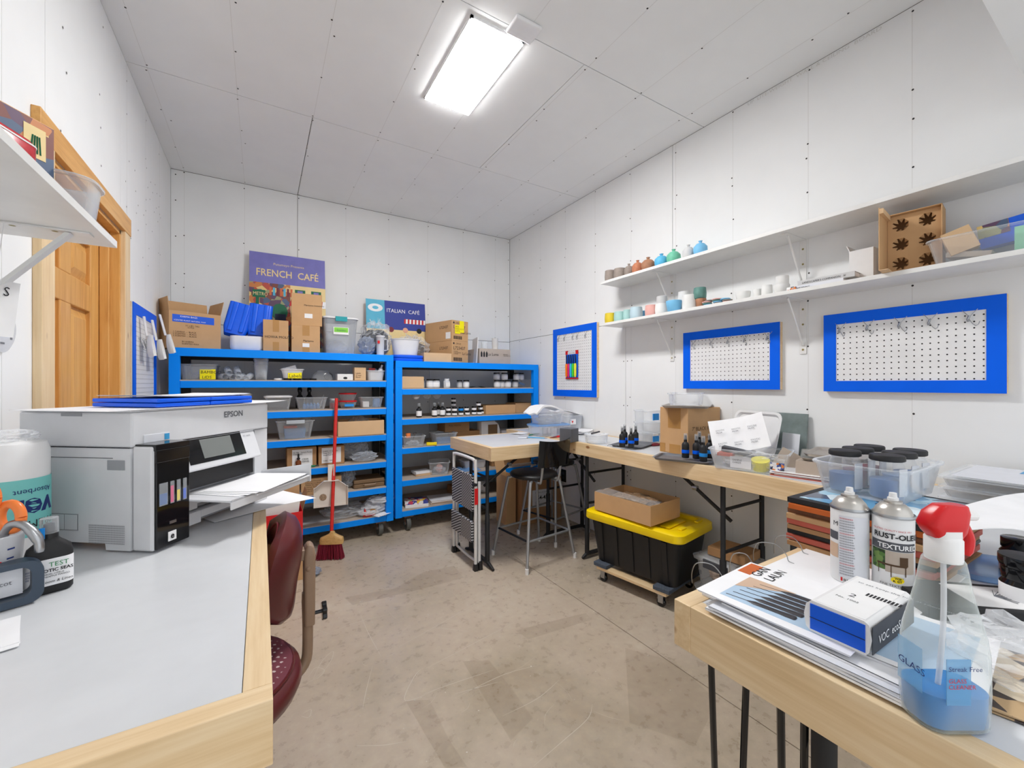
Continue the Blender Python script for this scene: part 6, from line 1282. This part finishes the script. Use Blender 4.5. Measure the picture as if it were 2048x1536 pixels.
# crinkled bag and papers near
q=pZ(2010,1400,zb); bag('crumpled clear plastic bag lying beside the red trigger bottle',q.x+.08,q.y-.005,zb,.16,.15,.07,81,'bag')
book('patterned brown and black book under the crumpled bag',.93,.03,zb,.20,.14,.006,rz=.2,cover='cow_mix')
q=pZ(1990,1205,zb); t=thing('black_case','flat black box with white botanical card on lid','box',(1.15,.215,zb),-.75); part(t,'body',MB().box((-.11,-.055,0),(.11,.055,.027)),'matte_black',bev=.002); part(t,'card',MB().box((-.03,-.045,.0272),(.085,.04,.028)),'white'); 
sk=MB(); 
for i in range(9): a=-1+.25*i; sk.tube([(.03,0,.0284),(.03+.03*math.cos(a),.03*math.sin(a),.0286)],.0006,n=3)
part(t,'plant_drawing',sk,'ink_grey',kind='stuff')
solo('container_cover',MB().rloft([(.17,.17,.04,0),(.18,.18,.045,.004),(.17,.17,.04,.012),(.15,.15,.035,.009)],n=5),'clear_blue','blue translucent square lid lying between black jars and stack','lid',(1.42,.235,zb),.5,smooth=40)
for k,(px,py,r,h,lb) in enumerate(((2062,1235,.03,.085,'black jar with white label at the bench front, nearest'),(2052,1160,.03,.085,'black jar with white label behind the nearest black jar'))):
    q=pZ(px,py,zb); jar(lb,q.x+.01,q.y+.01,zb,r,h,'gloss_black','gloss_black','paper',None,'black jars on the near bench',lh=.022)
solo('black_jar_small',MB().lathe([(.03,0),(.032,.006),(.032,.02),(.0,.021)],n=24),'gloss_black','flat black tin standing on the nearest black jar','tin',(pZ(2062,1235,zb).x+.01,pZ(2062,1235,zb).y+.01,zb+.0855),smooth=40)
# ================= left desk =================
T0v=Vector((-.234,1.352,0)); du=Vector((.616,.788,0)); rzp=math.atan2(.788,.616)
B0=Vector((-.281,1.388,0)); W_=.487; Dp=.33; Hp=.352
t=thing('printer','large pale grey office printer with ink tank tower and output tray','printer',(B0.x,B0.y,TZ+.0003),rzp)
bd=MB().box((.0,.01,.012),(W_,Dp,.235))
part(t,'body',MB().loft([[(x,y,z) for y,z in ((.0,.004),(.07,.004),(.072,.02),(Dp-.06,.02),(Dp-.058,.004),(Dp,.004),(Dp,.262),(0,.262))] for x in (.10,0)]).box((.1005,.03,.06),(W_-.0625,Dp,.262)).box((W_-.062,0,.004),(W_,Dp,.262)),'printer')
part(t,'scanner_unit',MB().box((0,-.004,.2635),(W_,Dp,.352)),'printer',bev=.005)
part(t,'scanner_lid',MB().box((.002,.0,.3525),(W_-.002,Dp,.358)),'printer',bev=.002)
part(t,'side_notch',MB().box((-.0015,.14,.342),(.0,.20,.350)),'printer_dark'); part(t,'side_handle',MB().box((-.0015,.015,.207),(.0,.065,.232)),'printer_dark',bev=.002)
part(t,'seam_line',MB().box((-.001,.002,.2618),(0,Dp,.2632)).box((-.001,.05,.236),(0,Dp,.2373)),'charcoal')
sl=part(t,'info_sticker',MB().box((-.0012,.150,.05),(0,.240,.092)),'printer_dark'); part(sl,'pictogram_panel',MB().box((-.0018,.153,.052),(-.001,.189,.09)),'printer'); part(sl,'pictogram_panel',MB().box((-.0018,.192,.052),(-.001,.228,.09)),'printer')
for i in range(9): letters(t,'IlIIlIlIIIlIlIIlIIlIlIlIIlIIlIlIIlIIlIlIIl',.0052,(-.0012,.118,.064-.0055*i),(0,-1,0),mat='ink_grey',sx=2.0)
letters(t,'EPSON',.026,(.285,-.0045,.318),mat='ink_grey',name='brand_lettering',bold=.0006)
# tower
tw=part(t,'ink_tank_tower',MB().box((.0,-.062,.004),(.10,-.0045,.268)),'printer',bev=.006)
part(tw,'smoked_front',MB().rloft([(.094,.008,.003,.006),(.094,.008,.003,.262)],T=TR(.052,-.064,0)),'gloss_black',bev=.003)
part(tw,'tower_lid',MB().box((.004,-.068,.255),(.099,-.008,.272)).box((.004,-.0692,.225),(.099,-.066,.258)),'gloss_black',bev=.003)
for k,(xx,ww,c) in enumerate(((.012,.022,'wax_blue'),(.042,.010,'pink'),(.060,.010,'yellow'),(.078,.010,'cobalt'))):
    w2=part(tw,'ink_window',MB().box((xx,-.0702,.115),(xx+ww,-.0684,.172)),'clear2'); part(tw,'ink_level',MB().box((xx+.001,-.0688,.117),(xx+ww-.001,-.0682,.145 if k!=1 else .16)),c)
part(tw,'usb_port',MB().box((.04,-.0695,.062),(.058,-.068,.069)),'steel'); part(tw,'energy_mark',MB().box((.036,-.0695,.018),(.058,-.068,.042)),'ink_white')
letters(t,'e',.022,(.041,-.0698,.024),mat='ink',bold=.0006)
part(t,'corner_label',MB().box((.03,-.0056,.272),(.10,-.004,.292)),'paper2'); part(t,'corner_label',MB().box((.085,-.0062,.274),(.099,-.0055,.290)),'sky_blue')
# control panel (tilted)
cp=TR(.092,-.034,.175,rx=-.34)
pn=part(t,'control_panel',MB().box((0,0,0),(.325,.012,.115),T=cp).box((.0,.0125,.02),(.325,.035,.105),T=cp),'printer',bev=.004)
part(pn,'touch_bezel',MB().box((.05,-.0012,.018),(.26,0,.10),T=cp),'gloss_black'); part(pn,'screen',MB().box((.10,-.0020,.03),(.215,-.0011,.088),T=cp),'screen')
part(pn,'power_button',MB().lathe([(.010,0),(.010,.0015)],T=cp@TR(.028,0,.088,rx=PI/2),n=16),'white'); letters(pn,'ET-16650',.008,tuple(cp@Vector((.268,-.001,.075))),(1,0,0),tuple(cp.to_3x3()@Vector((0,0,1))),mat='ink_grey')
part(t,'panel_recess',MB().box((.11,-.006,.262),(.46,.03,.2632)),'printer_dark')
part(t,'paper_slot',MB().box((.12,.004,.115),(W_-.065,.03,.163)),'black'); 
# output tray
tr_=part(t,'output_tray',MB().box((.115,-.18,.098),(W_-.03,.028,.104)).box((.115,-.18,.078),(W_-.03,-.174,.104)).add([(W_-.03,-.19,.078),(W_-.024,-.19,.078),(W_-.024,.0,.078),(W_-.03,.0,.078),(W_-.03,-.19,.142),(W_-.024,-.19,.142),(W_-.024,.0,.112),(W_-.03,.0,.112)],[(0,3,2,1),(4,5,6,7),(0,1,5,4),(1,2,6,5),(2,3,7,6),(3,0,4,7)]),'printer',bev=.002)
part(tr_,'tray_extension',MB().box((.20,-.19,.096),(W_-.03,-.1805,.102)),'printer',bev=.002)
for k in range(4): part(t,'printed_sheet',MB().box((-.12,-.09,0),(.13,.09,.0006),T=TR(.28+.01*k,-.09-.006*k,.1048+.0013*k,rz=.06*k-.08)),'paper')
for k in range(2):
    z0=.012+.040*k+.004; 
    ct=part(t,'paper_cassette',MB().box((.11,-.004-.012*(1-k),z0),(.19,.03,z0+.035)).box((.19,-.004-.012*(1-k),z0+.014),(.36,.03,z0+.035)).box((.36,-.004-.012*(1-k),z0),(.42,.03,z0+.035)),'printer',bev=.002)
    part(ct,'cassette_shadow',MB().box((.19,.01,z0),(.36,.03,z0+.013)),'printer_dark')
part(t,'emblem',MB().add([(W_-.032+.012*math.cos(a),-.0012,.062+.014*math.sin(a)) for a in (0,PI/2,PI,1.5*PI)],[(3,2,1,0)]).add([(W_-.032+.009*math.cos(a),-.0016,.062+.0105*math.sin(a)) for a in (0,PI/2,PI,1.5*PI)],[(3,2,1,0)],1),['ink','kraft_light']); part(t,'emblem',MB().box((W_-.047,-.0014,.034),(W_-.017,0,.043)),'sky_blue')
MP=Matrix.Translation(B0)@Matrix.Rotation(rzp,4,'Z'); ztp=TZ+.3587
q=MP@Vector((.25,.13,0))
solo('poster_sheet',MB().grid(lambda u,v:Vector(((u-.5)*.60,(v-.5)*.30,.001+.003*max(0,u-.85)*6)),10,3,th=.001),'paper','wide white sheet lying on top of the printer under the blue folders','paper',(q.x,q.y,ztp),rzp-.05)
for k in range(2):
    q=MP@Vector((.235+.0,.10,0)); t=thing('blue_folder','flat bright blue paper folder on the printer, %s of two'%(('lower','upper')[k]),'folder',(q.x,q.y,ztp+.003+.0125*k),rzp-.10+.015*k,'blue folders on the printer')
    for s in range(2): part(t,'leaf',MB().box((-.155 if s==0 else .002,-.115,0),(.0 if s==0 else .155,.115,.011)),'plastic_blue',bev=.003)
q=MP@Vector((.24,.10,0)); sheetpile('white sheets lying over the blue folders on the printer',q.x,q.y,ztp+.0285,.30,.21,3,rz=rzp-.06,th=.001,curl=.004,seed=12)
# paper sheet hanging past desk end + red carton beyond
m=MB().grid(lambda u,v:Vector(((u-.5)*.34,(v-.5)*.26,.0015-.02*max(0,u-.6)**1.2)),8,4,th=.001); solo('poster_sheet',m,'paper','white sheet poking past the desk end beside the printer','paper',(-.035,1.75,TZ+.0012),.5)
p=pY(577,1115,2.6); 
p0=pZ(578,1165,0)
t=carton('plain brown carton on floor beyond the desk end',p0.x-.09,p0.y,0,.34,.3,.19,tape=False,mat='kraft')
hh=H+(768-1030)/F*ray(578,1030)[1]**-1*0
zc=.1905
zt_=pY(590,1010,p0.y).z; ww=.36
t=thing('open_carton','open red and yellow printed carton with pale rolls, beyond desk end','box',(p0.x-.10,p0.y+.01,zc)); hC=zt_-zc-.05
part(t,'body',MB().box((-ww/2,0,0),(ww/2,.003,hC)).box((-ww/2,.27,0),(ww/2,.273,hC)).box((-ww/2,.003,0),(-ww/2+.003,.27,hC)).box((ww/2-.003,.003,0),(ww/2,.27,hC)).box((-ww/2,.003,0),(ww/2,.27,.003)),'red')
part(t,'flap',MB().box((-ww/2,.27,hC),(ww/2,.273,hC+.12),T=None),'kraft'); part(t,'flap',MB().add([(ww/2,.01,hC),(ww/2,.26,hC),(ww/2+.03,.24,hC+.11),(ww/2+.03,.03,hC+.11)],[(0,1,2,3),(3,2,1,0)]),'kraft')
part(t,'yellow_print',MB().box((-.02,-.0015,hC*.15),(.10,0,hC*.6)),'yellow'); letters(t,'IGA',.07,(-.01,-.002,hC*.3),mat='ink',bold=.002)
part(t,'pale_panel',MB().box((-.15,.05,hC*.4),(.13,.09,hC+.09),T=TR(ry=.12)),'shelf_white'); part(t,'pale_panel',MB().box((-.16,.12,hC*.4),(.10,.16,hC+.05),T=TR(ry=-.25)),'paper2')
bag('handful of clear wrappers on floor by the red carton',p0.x+.14,p0.y+.03,0,.10,.09,.05,91,'crinkle')
# paper towels
t=thing('paper_towel_roll','wrapped paper towel roll with teal band behind the scissors','paper towels',(-.50,1.425,TZ+.0003))
part(t,'roll',MB().lathe([(.055,0),(.064,.006),(.0655,.02),(.0655,.27),(.06,.288),(.04,.294),(.0,.295)],n=36),'white',smooth=50)
part(t,'band',MB().lathe([(.0662,.075),(.0666,.078),(.0666,.205),(.0662,.208)],n=36,c0=False,c1=False),'towel_teal',smooth=60)
azr=math.atan2(-1.425,.50)
def wt(s,size,a0,z0,mt,up=1,bold=0,r=.0672,par=None):
    ob=letters(par,s,size,(0,0,0),(1,0,0),(0,0,1),mat=mt,bold=bold)
    for v in ob.data.vertices:
        x,_,z_=v.co
        if up<0: x,z_=-x,-z_
        a=azr+a0+x/.0655; v.co=(r*math.cos(a),r*math.sin(a),z0+z_)
wt('BRAVEL',.075,.95,.165,'ink_navy',-1,.0015,par=t) if 0 else wt('vel',.065,1.28,.160,'ink_navy',-1,.0022,par=t); wt('Absorbent',.017,1.2,.185,'ink_navy',-1,par=t); wt('PREMIUM',.024,1.3,.112,'ink',-1,par=t)
part(t,'black_tag',MB().grid(lambda u,v:Vector((.0670*math.cos(azr+.75+.6*u),.0670*math.sin(azr+.75+.6*u),.066+.022*v)),6,1),'black'); wt('BRAND',.015,1.3,.084,'ink_white',-1,r=.0677,par=t)
part(t,'wrap_top',blob(.10,.09,.03,93),'bag'); t.children[-1].location=(0,0,.288)
# measuring cup with scissors
t=thing('measuring_cup','milky measuring cup with blue marks holding tools','cup',(-.452,1.215,TZ+.0003)); part(t,'cup',MB().lathe([(.034,0),(.037,.004),(.046,.125),(.049,.128),(.049,.132),(.044,.130),(.034,.006)],n=28),'milky',smooth=50)
az2=math.atan2(-1.215,.452)
for i in range(4): part(t,'scale_mark',MB().grid(lambda u,v:Vector(((.0405+.0018*i)*math.cos(az2+.5+.25*u),(.0405+.0018*i)*math.sin(az2+.5+.25*u),.05+.018*i+.003*v)),4,1),'ink_navy')
part(t,'red_mark',MB().grid(lambda u,v:Vector((.0432*math.cos(az2+.0+.35*u),.0432*math.sin(az2+.0+.35*u),.05+.035*v)),4,1),'red')
def ring(c,rx,rz,r,nrm_az,tilt=0):
    e=Vector((math.cos(nrm_az),math.sin(nrm_az),0)); 
    return [Vector(c)+e*rx*math.cos(2*PI*i/20)+Vector((0,0,1))*rz*math.sin(2*PI*i/20) for i in range(21)]
sx0=Vector((-.44,1.21,TZ)); e_az=math.atan2(.5,.85)
t=thing('scissors','orange handled scissors standing in the milky measuring cup','scissors',(-.452,1.215,TZ+.008))
c1=Vector((.0,.0,.20)); 
part(t,'handle',MB().tube(ring((.030,-.005,.155),.020,.026,.008,-.5),.0085,n=10),'orange',smooth=60); part(t,'handle',MB().tube(ring((-.004,.0,.195),.018,.026,.008,-.5),.0085,n=10),'orange',smooth=60)
part(t,'handle_shank',MB().tube([(.018,-.002,.135),(.006,0,.10),(.0,0,.085)],[.011,.007],n=8),'orange',smooth=50); part(t,'blade',MB().tube([(.002,0,.09),(.0,0,.0)],[.006,.003],n=6),'steel')
t=thing('shears','chrome pruning shears hooked over the measuring cup rim','shears',(-.452,1.215,TZ+.008)); part(t,'handle',MB().tube([(.02,-.01,.12),(.035,-.015,.142),(.055,-.022,.138),(.075,-.03,.11),(.078,-.032,.085)],[.007,.008,.008,.009,.0075,.006],n=10,smooth=5),'steel',smooth=60); part(t,'body',MB().tube([(.0,.0,.01),(.012,-.004,.08),(.022,-.01,.125)],[.006,.009],n=8),'steel',smooth=50)
# TEST bottle
q=pZ(97,1188,TZ); azb=math.atan2(-q.y,-q.x)+PI/2
t=thing('room_spray_bottle','black spray bottle with white TEST label and blue tape','bottle',(q.x-.004,q.y+.016,TZ+.0003),azb+.08)
part(t,'body',MB().rloft([(.062,.028,.012,0),(.068,.032,.014,.004),(.069,.033,.015,.078),(.062,.030,.014,.092),(.036,.024,.011,.104),(.026,.024,.0115,.110),(.026,.026,.0125,.112)],n=6),'matte_black',smooth=60)
part(t,'label',MB().rloft([(.0696,.0336,.0153,.016),(.0696,.0336,.0153,.070)],n=6,c0=False,c1=False),'paper',smooth=60)
part(t,'collar',MB().lathe([(.0135,.110),(.0135,.122),(.012,.123)],n=20),'black',smooth=40); part(t,'nozzle',MB().lathe([(.009,.122),(.008,.138),(.004,.14)],n=16),'charcoal',smooth=40); part(t,'cap',MB().lathe([(.0142,.120),(.0135,.150),(.012,.151)],n=24,c0=False),'clear_smoke',smooth=40)
part(t,'tape_tag',MB().box((-.0152,-.0155,.112),(-.004,-.0135,.134),T=TR(rz=-.2)),'tape_blue')
letters(t,'TEST',.013,(-.002,-.0172,.054),mat='ink_green'); letters(t,'EXOTIC SEAS',.0088,(-.02,-.0172,.044),mat='ink',bold=.0002); letters(t,'LEMON CITRUS\nPINEAPPLE MANGO',.0045,(-.012,-.0172,.038),mat='ink'); letters(t,'Room & Linen',.0075,(-.012,-.0172,.022),mat='ink',shear=.2); letters(t,'IlIIl\nIIIlI\nlIIIl\nIlII',.005,(-.033,-.0172,.05),mat='ink_navy')
# dark frame shaped dispenser
q=pZ(30,1215,TZ)
t=thing('tape_dispenser','dark slate loop shaped holder beside the TEST bottle','holder',(q.x-.012,q.y+.01,TZ+.0003),azb+.1)
ou=[(x,z_+.042) for x,z_ in rr(.088,.082,.022,6)]; inn=[(x,z_+.044) for x,z_ in rr(.056,.058,.016,6)]; n_=len(ou)
mm=MB(); vs=[(x,-.018,z_) for x,z_ in ou]+[(x,-.018,z_) for x,z_ in inn]+[(x,.018,z_) for x,z_ in ou]+[(x,.018,z_) for x,z_ in inn]; fs=[]
for i in range(n_):
    j=(i+1)%n_; fs+=[(i,j,n_+j,n_+i),(2*n_+j,2*n_+i,3*n_+i,3*n_+j),(j,i,2*n_+i,2*n_+j),(n_+i,n_+j,3*n_+j,3*n_+i)]
mm.add(vs,fs); part(t,'loop',mm,'holder_slate',smooth=40)
part(t,'card',MB().box((-.02,.004,.018),(.018,.008,.07)),'paper2'); letters(t,'SCOTCH' if 0 else 'scot',.012,(-.016,.003,.04),mat='ink_grey')
q=pZ(0,1270,TZ); sheetpile('loose white sheets at the left edge of the near desk',q.x-.06,q.y-.03,TZ+.0003,.16,.12,3,rz=.3,jit=.01,seed=20)
# ================= left wall shelf =================
sh=solo('wall_shelf',MB().box((XL,0,0),(-.34,1.85,.019)),'shelf_white','white wall shelf beside the door, carrying red tin and picture','shelf',(0,-.305,1.645),bev=.001)
zz=1.6645
t=thing('shelf_bracket','white steel bracket under the shelf beside the door','bracket',(XL+.001,1.432,1.6445),0); part(t,'wall_plate',MB().box((0,-.016,-.28),(.004,.016,0)),'shelf_white'); part(t,'shelf_plate',MB().box((.004,-.016,-.004),(.235,.016,0)),'shelf_white'); part(t,'strut',MB().add([(.006,-.012,-.235),(.006,.012,-.235),(.19,.012,-.006),(.19,-.012,-.006),(.012,-.012,-.24),(.012,.012,-.24),(.20,.012,-.006),(.20,-.012,-.006)],[(0,1,2,3),(7,6,5,4),(0,3,7,4),(1,5,6,2),(0,4,5,1),(3,2,6,7)]),'shelf_white')
sc=MB()
for q_ in (.05,.10,.17): sc.disc((q_,0,-.0046),.006,'z',0,8)
part(t,'screw_head',sc,'brass',kind='stuff')
a=Vector((-.42,1.40,0)); b=Vector((-.535,1.218,0)); m_=(a+b)/2; L=(a-b).length; rz_=math.atan2((a-b).y,(a-b).x)
t=thing('picture_board','colourful mosaic picture board with wood edge on the shelf beside door','picture',(m_.x,m_.y,zz),rz_); part(t,'board',MB().box((-L/2,0,0),(L/2,.018,.208)),'door_wood'); part(t,'printed_face',MB().box((-L/2,-.0012,0),(L/2,0,.206)),'art_mix'); part(t,'figure_print',MB().box((L*.22,-.002,.12),(L*.42,-.0012,.19)),'sand')
for k_ in range(4): part(t,'figure_print',MB().tube([(L*(.28+.03*k_),-.002,.13),(L*(.30+.02*k_),-.002,.17)],.002,n=4),'leaf_green')
q=pX(56,300,-.395)
t=thing('red_tin','glossy red rounded tin with white marks in front of the picture board','tin',(-.43,1.195,zz),rz_+.25); part(t,'body',MB().rloft([(.11,.045,.02,0),(.115,.05,.022,.02),(.115,.05,.022,.088),(.10,.04,.018,.098)],n=5),'red_tin',smooth=50); part(t,'rim',MB().rloft([(.117,.052,.022,.087),(.117,.052,.022,.090)],n=5),'white')
t=carton('small white box at the near end beside the red tin',-.44,1.08,zz,.05,.06,.10,rz=rz_,mat='white',tape=False)
tub('big milky tub with blue cloth inside on the shelf beside the door',-.452,1.467,zz,.185,.125,.115,mat='clear_smoke',taper=.85,r=.04); part(bpy.data.objects[[o.name for o in bpy.data.objects if o.get('label','').startswith('big milky tub')][0]],'blue_cloth',blob(.13,.08,.06,95),'sky_blue')
c=pX(4,655,XL+.012)
t=thing('round_dial','round white plastic dial hung on the wall under the shelf','dial',(XL+.0005,c.y,c.z-.0)); part(t,'disc',MB().lathe([(.066,0),(.066,.012),(.055,.018),(0,.019)],T=TR(ry=PI/2),n=32),'milky',smooth=40); part(t,'blue_mark',MB().box((.0192,-.012,.0),(.0198,.006,.03)),'sky_blue'); part(t,'dark_mark',MB().box((.0192,.02,-.03),(.0198,.03,-.02)).box((.0192,-.03,-.045),(.0198,-.01,-.04)),'ink_grey')
t=thing('paper_tag','white card with handwritten S hung under the wall shelf','card',(-.52,1.415,1.46),0,None,(0,.12,-.45)); part(t,'card',MB().box((-.001,-.05,-.08),(.001,.05,.05)),'white'); letters(t,'S',.03,(.0015,.015,.015),(0,1,0),mat='ink'); part(t,'string',MB().tube([(0,0,.05),(0.0,0,.18)],.001,n=4),'white')
# ================= scoops on the left pegboard =================
for k,(px,py0,py1) in enumerate(((290,660,712),(306,665,725),(327,655,735))):
    c=pX(px,py0,XL+.05+.015*k); y0=(3.0,3.13,3.27)[k]; 
    zt_=c.z+.05; L_=.16+.02*k
    t=thing('plastic_scoop','white plastic scoop hung on the pegboard beside the door, %s'%(('nearest the door','the middle one','farthest from the door')[k]),'scoop',(XL+.052+.013*k,y0,zt_),0,'white scoops'); t.scale=(1.25,1.35,1.25); t.rotation_euler=(.12,-.10-.05*k,0)
    part(t,'handle',MB().box((-.006,-.010,-L_*.42),(.002,.010,.02)),'white',bev=.003)
    def sc_(u,v): 
        a=(u-.5)*PI*1.0; r=.028*(.55+.9*v-.55*v*v*v); return Vector((-.004+.026*math.sin(a*.999+PI/2)*-1*r/.028+.02,r*math.sin(a)*1.15,-L_*.40-.085*v*1.1))
    part(t,'scoop',MB().grid(sc_,10,8,th=.0018),'white',smooth=60)
# ================= under the benches =================
A=pZ(1034,1042,0); B=pZ(996,1036,0); 
t=thing('cardboard_box','large brown floor carton with white label 54-45 behind the bar stools','box',(2.19,3.12,0),-.06)
part(t,'body',MB().box((-.19,-.0,0),(.24,.30,.40)),'kraft_dark',bev=.003); part(t,'label',MB().box((-.08,-.001,.14),(.13,0,.30)),'paper2'); letters(t,'54-45',.05,(-.03,-.0015,.21),mat='ink',bold=.001); letters(t,'PACKING LIST INSIDE',.014,(-.05,-.0015,.27),mat='ink_grey'); letters(t,'IIIIIIIIIIIIII\nIIIIIIIIII',.014,(-.05,-.0015,.185),mat='ink_grey')
t=carton('tall open carton with salmon flap behind the labelled floor carton',1.93,3.20,.0,.10,.18,.44,rz=.0,mat='kraft',tape=False,open_=True,flaps=(('b',-.4,.12),))
for k in range(2):
    zk=k*.16; q=Vector((2.21,1.31)); 
    t=thing('storage_bin','clear lidded bin with grey clasps on floor near the wall, %s one'%(('lower','upper')[k]),'bin',(q.x+.004*k,q.y+.01*k,zk),.03-.05*k,'clear lidded floor bins')
    part(t,'body',MB().rloft([(.23,.25,.03,0),(.255,.28,.035,.136)]),'clear2',smooth=35); part(t,'lid',MB().rloft([(.285,.31,.04,.136),(.29,.315,.04,.150),(.25,.27,.03,.159),(.24,.26,.03,.155)]),'clear2',smooth=35)
    
    part(t,'clasp',MB().box((-.155,-.07,.11),(-.144,.07,.157)),'charcoal',bev=.003)
    part(t,'contents',blob(.21,.23,.115,97+k,.08),'pebble')
carton('flat brown carton lying on the upper clear floor bin',2.24,1.22,.3205,.18,.2,.045,rz=.1,mat='kraft_dark',tape=False)
t=carton('open shallow carton of small fittings on the tote lid',2.03,1.66,.4575,.30,.42,.115,rz=math.radians(9.8)*-1+.02,tape=False,mat='kraft',open_=True)
t.location=(2.045,1.62,.4575); t.rotation_euler=(0,0,-.16+.26)
cn=MB(); rr2=random.Random(9)
part(t,'fittings',blob(.24,.37,.105,99,.1,30,18,7),'crinkle_brown').location=(0,.21,.005); part(t,'wrap_film',MB().grid(lambda u,v:Vector((-.15+.12*u,.42*v,.117+.004*math.sin(u*9+v*5))),6,8),'clear3')
for k,(X,Y,zz_) in enumerate(((XR-.0005,3.11,.40),(XR-.0005,1.05,.456))):
    t=thing('outlet_plate','black wall outlet plate %s'%(('under the long workbench near the bar stools','low on wall behind the portfolio stack')[k]),'outlet',(X,Y,zz_),-PI/2); part(t,'plate',MB().box((-.036,-.006,-.058),(.036,-.0,.058)),'outlet_black',bev=.002)
    for s in (-1,1): part(t,'socket',MB().rloft([(.03,.026,.01,0),(.03,.026,.01,.002)],T=TR(0,-.006,s*.022,rx=PI/2)),'charcoal')
